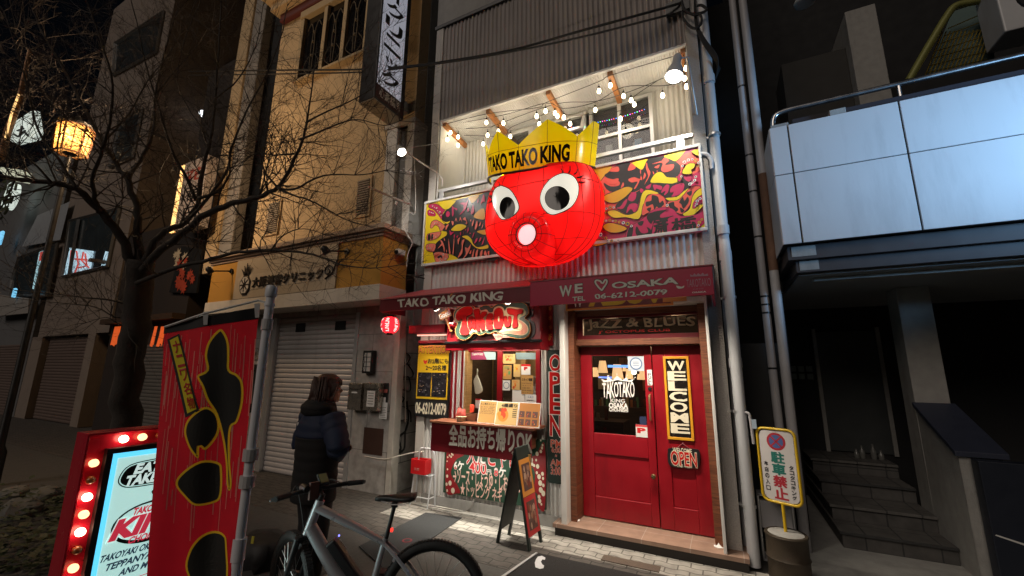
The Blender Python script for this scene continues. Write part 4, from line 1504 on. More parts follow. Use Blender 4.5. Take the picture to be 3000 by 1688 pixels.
# hatch window
hx0, hx1, hz0, hz1 = -3.5, -2.13, 1.2, 2.16
win = thing('hatch_window', 'red framed sliding take out window above the counter', 'window', (-2.8, FY, 1.17))
b = MB()
b.box(-3.30, FY - .02, 1.17, -3.25, FY + .12, 2.16, M_WOODL)
b.box(-2.19, FY - .03, 1.17, -2.13, FY + .1, 2.16, M_RED)
b.box(-3.25, FY + .001, 2.1, -2.19, FY + .1, 2.16, M_RED)
b.box(-3.25, FY + .001, 1.17, -2.19, FY + .1, 1.2, M_WOODL)
b.build('frame', win, bevel=.003)
b = MB()
xm = W('b7', 905, 600, FY).x
b.box(xm - .04, FY + .012, 1.2, xm + .04, FY + .05, 2.1, M_RED)
b.build('sash', win, bevel=.003)
b = MB()
b.box(xm + .04, FY + .028, 1.2, -2.19, FY + .033, 2.1, M_GLASS)
b.build('pane', win)
b = MB()
for i, m in enumerate((M_RED, M_WHITE, M_RED, M_WHITE, M_WHITE, M_RED, M_WHITE)):
    x = W('b7', 148 + i * 32, 500, FY).x
    b.tube([(x, FY - .008, 1.18), (x, FY - .008, 2.14)], .017, m, 8)
b.build('striped_jamb', win)
# inside the hatch: a narrow bright kitchen
k = MB()
M_KW = pbr('kitchen_wall', (.3, .19, .08), .6, var=.25, scale=4)
k.box(-3.6, 6.3, .9, -2.05, 6.36, 2.6, M_KW)
k.box(-3.6, 5.2, .9, -3.56, 6.3, 2.6, M_WOODD)
k.box(-2.10, 5.12, .9, -2.06, 6.3, 2.6, M_KW)
k.box(-3.6, 5.12, 2.56, -2.05, 6.3, 2.6, M_WHITE)
k.box(-3.6, 5.12, .88, -2.05, 6.3, .92, M_WOODD)
k.box(-3.5, 6.24, .92, -3.12, 6.29, 2.5, M_WOODD)
k.box(-2.92, 6.1, .92, -2.84, 6.2, 2.5, M_WOODL)
k.box(-2.62, 5.6, .92, -2.3, 5.9, 1.75, pbr('fridge_white', (.6, .62, .62), .4))
k.build('kitchen_room', win)
lamp('AREA', 'kitchen_light', (-2.9, 5.7, 2.5), 9, (1, .86, .62), rect=(.8, .3), target=(-2.9, 5.7, 0))


def paper(name, n, x0, y0, x1, y1, Y, base, label, cat='poster', art=None, tilt=0.0, group=None, thick=.002):
    a, c = W(n, x0, y1, Y), W(n, x1, y0, Y)
    b = MB()
    b.box(a.x, Y, a.z, c.x, Y + thick, c.z, base)
    if art:
        art(b, a.x, a.z, c.x, c.z, Y)
    o = b.build(name, label=label, cat=cat, group=group)
    return o


def blobs(cols, n, m0=.12, lines=True, top=.0):
    def f(b, x0, z0, x1, z1, Y):
        r2 = random.Random(int(abs(x0 * 7919) * 100) % 9973)
        w_, h_ = x1 - x0, z1 - z0
        for i in range(n):
            cx = x0 + w_ * r2.uniform(.2, .8)
            cz = z0 + h_ * r2.uniform(.2, .75 - top)
            r = min(w_, h_) * r2.uniform(.08, .17)
            b.poly([Vector((cx + r * math.cos(t * .7) * r2.uniform(.7, 1.2), Y - .0004 - i * .0001, cz + r * math.sin(t * .7))) for t in range(9)], cols[i % len(cols)])
        if lines:
            for i in range(3):
                zz = z1 - h_ * (.1 + .07 * i)
                b.box(x0 + w_ * .15, Y - .0012, zz - h_ * .018, x1 - w_ * r2.uniform(.15, .35), Y - .0002, zz + h_ * .012, cols[0])
    return f


C_FOOD = [pbr('print_red', (.55, .06, .02), .5), pbr('print_orange', (.7, .25, .04), .5), pbr('print_brown', (.22, .08, .03), .5)]
C_GRN = [pbr('print_green', (.12, .3, .1), .5), pbr('print_brown', (.22, .08, .03), .5), pbr('print_orange', (.7, .25, .04), .5)]
C_INK = [pbr('print_ink', (.06, .04, .03), .5)]
M_PAP = pbr('paper_cream', (.6, .4, .16), .6, var=.06)
M_PAPW = pbr('paper_white', (.75, .75, .74), .6, var=.04)
M_PAPT = pbr('paper_tan', (.46, .26, .08), .6, var=.1)
PY_ = FY + .022
paper('menu_poster', 'b7', 965, 208, 1168, 365, PY_, M_PAP, 'cream picture menu sheet highest on the hatch glass', art=blobs(C_FOOD, 6))
paper('menu_poster', 'b7', 965, 388, 1108, 620, PY_, M_PAPT, 'tan poster of a green drink on the hatch glass', art=blobs(C_GRN, 4))
paper('menu_poster', 'b7', 1138, 373, 1252, 580, PY_, M_PAP, 'narrow pale poster of yellow bottles on the hatch glass', art=blobs([pbr('print_yellow', (.7, .5, .06), .5), C_FOOD[1]], 5))
paper('payment_notice', 'b7', 1265, 375, 1415, 545, PY_, M_PAPW, 'white payment notice with a red band on the hatch glass', 'notice', lambda b, x0, z0, x1, z1, Y: (b.box(x0, Y - .001, z1 - (z1 - z0) * .2, x1, Y - .0002, z1, M_REDT), TX(b, 'P', (x0 + x1) / 2 - .02, z0 + (z1 - z0) * .45, (x0 + x1) / 2 + .02, z0 + (z1 - z0) * .72, Y - .001, M_REDT, .08)))
paper('ring_notice', 'b7', 960, 640, 1083, 800, PY_, M_PAPW, 'white notice with a grey blue ring on the hatch glass', 'notice', lambda b, x0, z0, x1, z1, Y: (disc(b, ((x0 + x1) / 2, Y - .0006, (z0 + z1) / 2), (x1 - x0) * .42, pbr('ring_blue', (.2, .27, .38), .5), 24), disc(b, ((x0 + x1) / 2, Y - .001, (z0 + z1) / 2), (x1 - x0) * .33, M_PAPW, 24)))
paper('menu_poster', 'b7', 1110, 630, 1240, 790, PY_, M_PAP, 'small orange headed food poster beside the ring notice', art=blobs([pbr('print_orange', (.7, .25, .04), .5), C_FOOD[0]], 4))
paper('job_poster', 'b7', 1265, 558, 1460, 860, PY_, M_PAPT, 'tall tan hand lettered staff wanted poster on the hatch glass', art=lambda b, x0, z0, x1, z1, Y: (TX(b, 'スタッフ募集', x0 + .01, z1 - .075, x1 - .01, z1 - .035, Y - .001, M_BLKT, .02), [TX(b, t, x0 + .015, z1 - .11 - i * .03, x1 - .02 - .01 * (i % 3), z1 - .095 - i * .03, Y - .001, C_INK[0], 0) for i, t in enumerate(('STAFF WANTED', 'スタッフ', '接客', '時給', 'キッチン', '委細面談'))]))
paper('card_notice', 'b7', 1330, 875, 1508, 1020, FY - .036, M_PAPW, 'white card with two small pictures at the right foot of the hatch', 'notice', lambda b, x0, z0, x1, z1, Y: (b.box(x0 + .04, Y - .001, z0 + .075, x1 - .04, Y - .0004, z1 - .015, pbr('ring_blue', (.2, .27, .38), .5)), b.box(x0 + .045, Y - .0015, z0 + .08, (x0 + x1) / 2 - .004, Y - .001, z1 - .02, M_PAPW), b.box((x0 + x1) / 2 + .004, Y - .0015, z0 + .08, x1 - .045, Y - .001, z1 - .02, M_PAPW), TX(b, '無断駐輪禁止', x0 + .02, z0 + .035, x1 - .02, z0 + .055, Y - .001, C_INK[0], .01)))
paper('white_sheet', 'b7', 1118, 800, 1320, 1010, PY_ + .004, M_PAPW, 'blank white sheets on the glass behind the card', 'paper')
paper('ceiling_banner', 'b7', 440, 160, 850, 300, FY + .03, pbr('print_skyblue', (.35, .5, .55), .5), 'pale blue and purple poster hanging across the top of the hatch', art=lambda b, x0, z0, x1, z1, Y: (b.poly([Vector((x0, Y - .001, z0)), Vector((x0 + (x1 - x0) * .65, Y - .001, z0)), Vector((x0 + (x1 - x0) * .5, Y - .001, z1)), Vector((x0, Y - .001, z1))], pbr('print_purple', (.3, .04, .12), .5)), TX(b, 'TAKOYAKI', x0 + .02, z0 + .06, x0 + .2, z0 + .09, Y - .002, M_WHT, .03)))
paper('ceiling_banner', 'b7', 1170, 185, 1500, 295, FY + .05, pbr('print_skyblue', (.35, .5, .55), .5), 'plain pale blue strip at the top right of the hatch')
# towel on a hook
b = MB()
P = [W('b7', *p, 5.35) for p in ((535, 450), (548, 480), (545, 560), (590, 680), (620, 820), (520, 858), (500, 740), (488, 640), (525, 560))]
b.prism(cr(P, 3), (0, .03, 0), pbr('towel', (.7, .7, .62), .9, bump=.3))
b.build('towel', label='white cloth hanging by its corner inside the hatch', cat='towel', smooth=True)

# counter
ct = thing('counter', 'red brown take out counter shelf with a lettered front board', 'counter', (-2.85, 4.85, .75))
b = MB()
b.box(-3.58, 4.66, 1.145, -2.06, FY - .015, 1.175, M_WOODR)
b.build('shelf', ct, bevel=.004)
b = MB()
b.box(-3.56, 4.68, .79, -2.1, 4.7, 1.145, M_DRED)
b.build('front_board', ct, bevel=.003)
b = MB()
for xx in (-3.45, -2.2):
    b.box(xx - .02, 4.7, .9, xx + .02, FY - .015, 1.145, M_WOODR)
b.build('bracket', ct)
b = MB()
TP(b, '全品お持ち帰りOK', 'a4', 490, 310, 1215, 185, 4.678, M_GREYT, .045, .02, -.0)
TP(b, 'やってます', 'a4', 1035, 402, 1172, 374, 4.678, M_GREYT, .0)
b.build('lettering', ct)
# display on the counter


def easel(n, x0, y0, x1, y1, Y, base, label, art):
    a, c = W(n, x0, y1, Y), W(n, x1, y0, Y)
    b = MB()
    dz = c.z - 1.177
    b.hexa([(a.x, Y, 1.177), (c.x, Y, 1.177), (c.x, Y + .004, 1.177), (a.x, Y + .004, 1.177)], [(a.x, Y + dz * .25, c.z), (c.x, Y + dz * .25, c.z), (c.x, Y + dz * .25 + .004, c.z), (a.x, Y + dz * .25 + .004, c.z)], M_PAPW)
    b.box(a.x + .02, Y + .004, 1.177, c.x - .02, Y + .07, 1.181, M_BLACK)
    q = MB()
    q.box(a.x + .007, Y - .0004, 1.184, c.x - .007, Y + .001, c.z - .007, base)
    art(q, a.x, 1.177, c.x, c.z, Y - .0006)
    q.v = [(x, y + (z - 1.177) * .25 - .0006, z) for x, y, z in q.v]
    off_ = len(b.v)
    for m in q.ms:
        b.m(m)
    b.f += [tuple(i + off_ for i in f) for f in q.f]
    b.mi += [b.ms.index(q.ms[i]) for i in q.mi]
    b.v += q.v
    b.build('menu_stand', label=label, cat='menu', group='menu cards standing on the counter')


def art1(b, x0, z0, x1, z1, Y):
    TX(b, 'たこ焼きメニュー', x0 + .02, z1 - .055, x1 - .02, z1 - .03, Y - .001, M_BLKT, .03)
    for i in range(5):
        TX(b, ('6 ko 400', '8 ko 500', 'SAUCE', 'SHOYU', 'PONZU')[i], x0 + .03, z1 - .085 - i * .02, x1 - .03 - .02 * (i % 2), z1 - .073 - i * .02, Y - .001, C_INK[0])


def art2(b, x0, z0, x1, z1, Y):
    disc(b, (x0 + (x1 - x0) * .35, Y - .0006, z0 + (z1 - z0) * .42), .075, C_FOOD[1], 20)
    disc(b, (x0 + (x1 - x0) * .33, Y - .001, z0 + (z1 - z0) * .42), .045, C_FOOD[0], 16)
    blobs(C_FOOD, 5, lines=False)(b, x0, z0, x0 + (x1 - x0) * .66, z1, Y - .001)
    TX(b, '4種盛り', x0 + .07, z1 - .06, x1 - .02, z1 - .02, Y - .002, M_BLKT, .03)
    for i in range(5):
        b.box(x1 - .075, Y - .001, z1 - .09 - i * .022, x1 - .02, Y - .0004, z1 - .082 - i * .022, C_INK[0])


def art3(b, x0, z0, x1, z1, Y):
    for i in range(3):
        for j in range(2):
            xa, za = x0 + .018 + i * (x1 - x0 - .03) / 3, z0 + .02 + j * .09
            b.box(xa, Y - .001, za, xa + .068, Y - .0004, za + .068, pbr('print_dark_food', (.12, .06, .05), .5))
            blobs(C_FOOD, 4, lines=False)(b, xa, za, xa + .055, za + .06, Y - .001)


easel('b7', 545, 980, 840, 1215, 4.78, M_PAPT, 'tan takoyaki menu card left among the stands on the counter', art1)
easel('b7', 825, 1005, 1190, 1300, 4.72, M_PAP, 'menu card with an orange plate and four kinds headline', art2)
easel('b7', 1195, 1020, 1555, 1310, 4.72, pbr('paper_orange', (.42, .17, .04), .6), 'menu card with six food pictures beside the window post', art3)
bk = thing('basket', 'small round wicker basket on the left end of the counter', 'basket', W('b7', 285, 1240, 4.8))
c = W('b7', 285, 1230, 4.8)
c.z = 1.176
b = MB()
b.lathe([(.05, 0), (.062, .03), (.068, .06), (.062, .06), (.045, .006)], c, pbr('wicker', (.5, .4, .26), .8, var=.4, scale=90, bump=1, bscale=160), 20)
for zz in (.012, .032, .056):
    b.lathe([(.053 + zz * .22, zz), (.06 + zz * .22, zz + .004), (.053 + zz * .22, zz + .008)], c, pbr('wicker', (.5, .4, .26), .8), 20)
b.build('weave', bk)
M_BAG = pbr('snack_bag', (.6, .12, .1), .2, var=.3, scale=20)
for dx, dz, ry, lab in ((.02, .06, .1, 'red and clear snack bag standing in the counter basket'), (-.045, .075, -.35, 'tall red snack packet leaning out of the counter basket')):
    b = MB()
    o = c + Vector((dx, .005, dz))
    n0 = 6
    vs, fs = [], []
    for i in range(n0 + 1):
        for j in range(n0 + 1):
            u, v = i / n0, j / n0
            bul = .018 * math.sin(u * math.pi) * math.sin(v * math.pi)
            p = Vector(((u - .5) * .085, -bul, (v - .3) * .13))
            vs.append(o + Vector((p.x * math.cos(ry) - p.z * math.sin(ry), p.y, p.x * math.sin(ry) + p.z * math.cos(ry))))
    for i in range(n0):
        for j in range(n0):
            a = i * (n0 + 1) + j
            fs.append((a, a + n0 + 1, a + n0 + 2, a + 1))
    b.add(vs, fs, M_BAG)
    b.add([v + Vector((0, .012, 0)) for v in vs], [tuple(reversed(f)) for f in fs], M_BAG)
    b.build('snack_bag', label=lab, cat='snack bag', smooth='all')
b = MB()
x0, x1 = W('b7', 385, 1150, 4.9).x, W('b7', 545, 1150, 4.9).x
b.box(x0, 4.86, 1.176, x1, 4.95, 1.185, M_WOODD)
for q in ((x0, 4.86, x1, 4.87), (x0, 4.94, x1, 4.95), (x0, 4.87, x0 + .01, 4.94), (x1 - .01, 4.87, x1, 4.94)):
    b.box(q[0], q[1], 1.185, q[2], q[3], 1.27, M_WOODR)
b.build('wooden_box', label='brown wooden box on the counter behind the tan menu card', cat='box', bevel=.002)
b = MB()
c = W('b7', 462, 1055, 4.93)
b.lathe([(.03, -.08), (.032, 0), (.024, .014), (.001, .02)], c, pbr('red_plastic', (.65, .06, .03), .3), 16)
b.build('red_tub', label='orange red lidded tub in the wooden counter box', cat='tub', smooth=True)
paper('price_slip', 'b7', 515, 940, 615, 1090, 4.99, M_PAPW, 'white slip with a red top standing behind the tan menu card', 'card', lambda b, x0, z0, x1, z1, Y: b.box(x0, Y - .001, z1 - .02, x1, Y - .0003, z1, M_REDT))

lamp('AREA', 'under_counter_light', (-2.85, 4.72, .775), 7, (1, .93, .8), rect=(1.4, .03), target=(-2.85, 4.86, 0))
# small red hood with a tube over the yellow notice
t = thing('notice_hood', 'small dark red hood with a lamp tube above the yellow notice', 'hood', (-3.8, 4.95, 2.2))
b = MB()
b.box(-4.15, 4.8, 2.36, -3.5, 5.04, 2.48, M_DRED)
b.box(-4.1, 4.97, 2.225, -3.46, 5.03, 2.27, M_DRED)
b.build('hood_panel', t, bevel=.003)
b = MB()
b.tube([W('z5', 415, 588, 4.83), W('z5', 660, 583, 4.83)], .012, emi('hood_tube', (1, .45, .35), 1.2), 8)
b.build('tube', t)
lamp('AREA', 'notice_tube_light', (-3.82, 4.84, 2.33), 2.5, (1, .75, .6), rect=(.5, .02), target=(-3.82, 5.0, 1.6))
# yellow notice board
t = thing('notice_board', 'yellow attention board with black writing and night photo', 'notice board', (-3.82, FY - .03, 1.18))
b = MB()
bx0, bx1 = -4.13, -3.53
b.box(bx0, FY - .05, 1.17, bx1, FY - .03, 2.21, M_BLACK)
b.box(bx0 + .02, FY - .053, 1.42, bx1 - .02, FY - .05, 2.195, M_YEL)
b.build('board', t, bevel=.002)
b = MB()
yy = FY - .055
TX(b, 'ATTENTION', bx0 + .03, 2.08, bx1 + .0, 2.185, yy, M_BLKT, .05, .03)
TX(b, 'ATTENTION', bx0 + .03, 2.085, bx1 + .0, 2.19, yy - .001, M_ORGT, .03, .03)
PL(b, 'z5', [(480, 832), (465, 810), (470, 795), (482, 805), (495, 795), (498, 812)], yy, M_REDT, 3)
TP(b, 'お2階にも', 'z5', 502, 828, 678, 785, yy, M_BLKT, .035, .02)
TP(b, '2〜20名様', 'z5', 485, 885, 660, 840, yy, M_BLKT, .035, .02)
TP(b, 'テーブル席もございます', 'z5', 440, 945, 685, 905, yy, M_BLKT, .035, .02)
TX(b, '06-6212-0079', bx0 + .025, 1.215, bx1 - .03, 1.365, yy, M_CREAMT, .03, .02)
b.build('lettering', t)
b = MB()
for n_, (xa, xb) in enumerate(((bx0 + .04, -3.845), (-3.83, bx1 - .04))):
    b.box(xa, yy - .001, 1.455, xb, yy + .002, 1.8, pbr('night_photo', (.02, .018, .022), .25, var=.8, scale=14))
    for i in range(10):
        x, z = rnd.uniform(xa + .02, xb - .03), rnd.uniform(1.5, 1.77)
        b.box(x, yy - .0018 - i * 1e-5, z, x + .025, yy - .001, z + .008, pbr('photo_speck_%d' % (i % 3), ((.3, .2, .12), (.15, .12, .2), (.35, .33, .3))[i % 3], .3))
b.build('photo', t)
# paper and red leaflet pocket below
paper('small_notice', 'a4', 330, 105, 448, 155, FY - .016, M_PAPW, 'small white strip of writing under the yellow notice', 'notice', lambda b, x0, z0, x1, z1, Y: [TX(b, 'この付近での喫煙', x0 + .01, z1 - .03 - i * .028, x1 - .01, z1 - .012 - i * .028, Y - .001, M_REDT) for i in (0, 1)])
paper('leaflet', 'a4', 340, 160, 462, 320, FY - .018, pbr('red_leaflet', (.4, .02, .02), .35, var=.2), 'red leaflet in a clear pocket under the white strip', 'leaflet', lambda b, x0, z0, x1, z1, Y: [TX(b, t_, x0 + .02, z1 - .06 - i * .035, x1 - .02, z1 - .04 - i * .035, Y - .001, pbr('leaflet_ink', (.55, .12, .1), .5)) for i, t_ in enumerate(('MENU', 'TAKO', 'DRINK', 'BEER'))])

# green price board under the counter
t = thing('menu_board', 'green takoyaki price board with a red tentacle border under the counter', 'menu board', (-2.82, FY - .03, .2))
b = MB()
b.box(-3.56, FY - .045, .2, -2.05, FY - .02, 1.0, M_GRNB)
b.build('board', t, bevel=.003)
b = MB()
yy = FY - .047
BR = pbr('border_red', (.25, .008, .012), .5)
PL(b, 'a4', [(470, 380), (500, 340), (640, 345), (620, 400), (560, 430), (520, 500), (510, 570), (560, 650), (590, 720), (560, 730), (465, 715)], yy, BR, 4)
PL(b, 'a4', [(1120, 430), (1240, 400), (1325, 300), (1328, 850), (1270, 845), (1260, 740), (1230, 700), (1240, 560), (1200, 480)], yy, BR, 4)
DOT = pbr('border_dot', (.7, .65, .5), .5)
for x, y, r in ((480, 415, 9), (495, 400, 9), (510, 410, 11), (515, 385, 10), (530, 365, 12), (525, 395, 9), (545, 358, 9), (475, 450, 7), (478, 520, 9), (475, 580, 14), (500, 640, 22), (470, 650, 14), (475, 705, 12), (525, 705, 25), (1150, 420, 10), (1185, 440, 14), (1208, 440, 18), (1215, 475, 14), (1232, 487, 12), (1250, 440, 10), (1258, 385, 18), (1290, 365, 14), (1300, 335, 12), (1262, 495, 18), (1255, 550, 12), (1275, 585, 20), (1305, 560, 16), (1310, 600, 12), (1285, 640, 22), (1312, 660, 14), (1290, 700, 22), (1312, 730, 22), (1275, 760, 16), (1280, 795, 18), (1295, 825, 10), (1250, 255, 10), (1290, 270, 8), (1305, 310, 10)):
    disc(b, W('a4', x, y, yy - .0006), r * .3367 * 4.3 / FPX, DOT, 14, 1.25)
for m, o, l in ((M_WHT, .055, .001), (M_REDT, .012, .0018)):
    TP(b, '大だこやき', 'a4', 645, 470, 1085, 330, yy - l, m, o, 0, -.0)
    TP(b, '6ケ', 'a4', 535, 520, 620, 455, yy - l, m, o * .8)
    TP(b, '400', 'a4', 668, 545, 815, 465, yy - l, m, o)
    TP(b, '円', 'a4', 822, 560, 858, 525, yy - l, m, o * .5)
    TP(b, '8ケ', 'a4', 885, 580, 985, 510, yy - l, m, o * .8)
M_PKT = pbr('pink_letter', (.8, .5, .42), .5)
TP(b, '→ソース・しょうゆ・しお・ポン酢', 'a4', 525, 640, 1180, 590, yy - .001, M_PKT, .02, .0)
TP(b, '★トッピング ネギ 100', 'a4', 590, 745, 1040, 695, yy - .001, M_PKT, .02, .0)
b.build('lettering', t)
# tall OPEN board
t = thing('open_board', 'tall dark board reading OPEN with opening hours beside the doors', 'sign', (-1.91, FY - .04, .53))
ox0, ox1 = -2.015, -1.80
b = MB()
P = [Vector((x, FY - .06, z)) for x, z in ((ox0 + .015, .52), (ox1 - .015, .52), (ox1, .54), (ox1, 2.08), (ox1 - .015, 2.105), (ox0 + .015, 2.105), (ox0, 2.08), (ox0, .54))]
b.prism(P, (0, .03, 0), M_DGRNB)
b.build('board', t, bevel=.002)
b = MB()
yy = FY - .062
zt = [W('a4', 1420, y, yy).z for y in (10,)]
for i, ch in enumerate('OPEN'):
    za, zb = (W('z6', 85, y, yy).z for y in ((755, 890), (905, 1078), (1092, 1255), (1270, 1440))[i])
    for m, o, l in ((M_WHT, .05, 0), (RT_, .02, .0012)):
        TX(b, ch, ox0 + .035, zb, ox1 - .035, za, yy - l, m, o, .02, 0, i)
for s, za, zb, inx in (('PM', .76, .69, .03), ('6:00', .67, .63, .05), ('〜', .615, .6, .08), ('AM', .595, .595, .0)):
    pass
for s, ya, yb, xa, xb in (('PM', 270, 325, 1378, 1472), ('6:00', 335, 372, 1385, 1462), ('~', 395, 410, 1415, 1430), ('AM', 440, 485, 1375, 1472), ('3:00', 505, 562, 1378, 1462)):
    TP(b, s, 'a4', xa, yb, xb, ya, yy, M_WHT, .03, .03)
    TP(b, s, 'a4', xa, yb, xb, ya, yy - .001, pbr('dull_red_letter', (.5, .07, .03), .5), .01, .03)
b.build('lettering', t)
# narrow red board hop step jump
t = thing('narrow_board', 'narrow red board with hand lettering beside the TAKE OUT hood', 'sign', (-1.97, 4.98, 2.13))
b = MB()
b.box(-2.05, FY - .04, 2.16, -1.945, FY - .02, 2.72, M_RED)
b.build('board', t)
b = MB()
for i, s in enumerate(('Hop', 'Step', 'Jump', 'A2F')):
    TX(b, s, -2.035, 2.6 - i * .125, -1.96, 2.68 - i * .125, FY - .042, M_ORGT, .02, .08, .01)
b.build('lettering', t)
# WELCOME plate and OPEN plaque on the narrow door
t = thing('welcome_sign', 'yellow framed upright WELCOME sign on the narrow red door', 'sign', (-.5, DY, .95))
wx0, wx1 = W('z6', 1005, 1000, DY - .01).x, W('z6', 1240, 1200, DY - .01).x
wz0, wz1 = W('a5', 1480, 35, DY - .01).z, W('z6', 1110, 765, DY - .01).z
b = MB()
for q in ((wx0, wz0, wx1, wz0 + .03), (wx0, wz1 - .03, wx1, wz1), (wx0, wz0 + .03, wx0 + .028, wz1 - .03), (wx1 - .028, wz0 + .03, wx1, wz1 - .03)):
    b.box(q[0], DY - .022, q[1], q[2], DY - .001, q[3], pbr('orange_frame', (.65, .3, .02), .35))
b.build('frame', t, bevel=.004)
b = MB()
b.box(wx0 + .028, DY - .012, wz0 + .03, wx1 - .028, DY - .002, wz1 - .03, pbr('sign_black', (.015, .012, .01), .25, var=.6, scale=20))
b.build('board', t)
b = MB()
n7 = (wz1 - wz0 - .12) / 7
for i, ch in enumerate('WELCOME'):
    za = wz1 - .06 - i * n7
    TX(b, ch, wx0 + .055, za - n7 * .84, wx1 - .055, za, DY - .0135, M_CREAMT, .035, .03, 0, i)
b.build('lettering', t)
t = thing('open_plaque', 'black hanging plaque reading WELCOME OPEN on the narrow red door', 'sign', (-.5, DY, .6))
b = MB()
P = [W('a5', *p, DY - .03) for p in ((1335, 150), (1370, 118), (1620, 128), (1668, 165), (1665, 290), (1625, 322), (1420, 318), (1345, 280))]
b.prism(cr(P, 3), (0, .016, 0), M_BLACK)
b.build('board', t)
b = MB()
TP(b, 'WELCOME', 'a5', 1390, 160, 1585, 128, DY - .032, M_CREAMT, .02, .03)
for m, o, l in ((M_CREAMT, .06, 0), (RT_, .02, .0012)):
    TP(b, 'OPEN', 'a5', 1375, 288, 1632, 172, DY - .032 - l, m, o, .02)
TP(b, 'CHOI - NISHI', 'a5', 1430, 312, 1585, 292, DY - .032, M_CREAMT, 0)
b.build('lettering', t)
b = MB()
a, c, d = W('a5', 1425, 120, DY - .02), W('a5', 1490, 70, DY - .006), W('a5', 1560, 122, DY - .02)
b.tube([a, c, d], .006, M_DRED, 6)
b.build('cord', t)

# ================================================================== lamps and string lights of the terrace
t = thing('flood_lamp', 'large white cone flood lamp under the right terrace corner', 'lamp', (-.24, 4.45, 5.1))
c0, c1 = W('c7', 85, 575, 4.45), W('c7', 50, 775, 4.4)
b = MB()
ax = (c1 - c0).normalized()
L = (c1 - c0).length
b.lathe([(.035, -.02), (.045, 0), (.05, L * .4), (.085, L * .7), (.1, L)], c0, M_PVC, 20, ax)
b.build('shade', t, smooth=True)
b = MB()
b.lathe([(.094, L - .005), (.08, L + .015), (.001, L + .03)], c0, emi('flood_face', (1, .93, .8), 16), 20, ax)
b.build('bulb', t, smooth=True)
b = MB()
b.tube([c0 + ax * .03, c0 + Vector((.1, .08, .02)), (-.08, 4.8, 5.15), (-.06, FY - .04, 4.9)], .012, M_ALU, 8)
b.build('arm', t)
lamp('SPOT', 'flood_light', c1 + ax * .06, 85, (1, .92, .78), .05, (-.8, 5.0, 3.95), 110, .9)
t = thing('arm_lamp', 'white clamp lamp on a long arm left of the terrace', 'lamp', W('z4', 260, 560, 5.0))
c1 = W('f', 1186, 462, 4.1)
c0 = W('f', 1172, 436, 4.12)
ax = (c1 - c0).normalized()
b = MB()
b.lathe([(.02, -.07), (.03, -.05), (.045, 0), (.07, .08), (.072, .085)], c0, M_WHITE, 18, ax)
b.build('shade', t, smooth=True)
b = MB()
b.lathe([(.066, .08), (.05, .1), (.001, .112)], c0, emi('flood_face', (1, .93, .8), 16), 18, ax)
b.build('bulb', t, smooth=True)
b = MB()
e = W('z4', 260, 560, 5.0)
b.tube(cr([c0 - ax * .04, W('z4', 100, 375, 4.55), W('z4', 220, 455, 4.9), W('z4', 262, 500, 5.0), e], 5, False), .012, M_WHITE, 8)
b.build('arm', t, smooth=True)
lamp('SPOT', 'arm_light', c0 + ax * .13, 40, (1, .94, .86), .04, (-3.75, 5.0, 3.95), 130, .9)
M_BULB = emi('bulb_glow', (1, .82, .52), 9)
STR = {'front': (5.09, [(290, 985), (615, 905), (1017, 855), (1085, 815), (1500, 650), (1600, 598), (2090, 450)], [(300, 1110), (610, 975), (1010, 925), (1505, 725), (1595, 680)]),
       'second': (5.25, [(290, 990), (325, 990), (755, 912), (1080, 820), (1225, 862), (1475, 812), (1700, 692), (2005, 682), (2160, 655)], [(325, 1055), (745, 980), (1080, 885), (1225, 935), (1700, 765), (2010, 760)]),
       'third': (5.4, [(330, 990), (388, 1022), (625, 1010), (708, 985), (1155, 828), (1480, 805), (1765, 722), (2160, 560)], [(385, 1090), (620, 1075), (705, 1045), (1155, 900), (1475, 875), (1760, 798)]),
       'rear': (5.55, [(400, 1075), (585, 1080), (755, 1082), (805, 1012), (1030, 925), (1175, 860), (1275, 915), (1675, 880), (1785, 765), (2050, 590)], [(385, 1155), (585, 1145), (750, 1150), (800, 1085), (1030, 985), (1175, 925), (1275, 985), (1675, 945), (1785, 832)]),
       'corner': (5.13, [(2130, 430), (2175, 440), (2190, 500), (2188, 600), (2205, 670)], [(2195, 545), (2185, 625), (2200, 690)])}
for nm, (Y, wire, bl) in STR.items():
    lab = {'front': 'string of bulbs nearest the front edge of the terrace ceiling', 'second': 'string of bulbs second from the front under the terrace ceiling', 'third': 'string of bulbs crossing the middle of the terrace ceiling',
           'rear': 'string of bulbs nearest the windows under the terrace ceiling', 'corner': 'short upright string of three bulbs in the right terrace corner'}[nm]
    t = thing('string_lights', lab, 'string lights', W('z3', *wire[0], Y), 'festoon bulbs under the terrace ceiling')
    b = MB()
    b.tube(cr([W('z3', x, y, Y) for x, y in wire], 5, False), .005, M_BLACK, 5)
    b.build('wire', t)
    for i, (x, y) in enumerate(bl):
        c = W('z3', x, y, Y)
        b = MB()
        b.lathe([(.003, -.034), (.02, -.026), (.028, -.006), (.024, .016), (.015, .036)], c, M_BULB, 12)
        bo = b.build('bulb', t, smooth='all')
        b = MB()
        b.lathe([(.015, .034), (.017, .05), (.014, .075), (.006, .085)], c, M_BLACK, 10)
        b.tube([c + Vector((0, 0, .08)), c + Vector((0, 0, .115))], .004, M_BLACK, 5)
        b.build('socket', bo)
for x in (-3.5, -2.7, -1.9, -1.1, -.5):
    lamp('POINT', 'festoon_light', (x, 5.3, 5.62), 3.6, (1, .86, .62), .12)

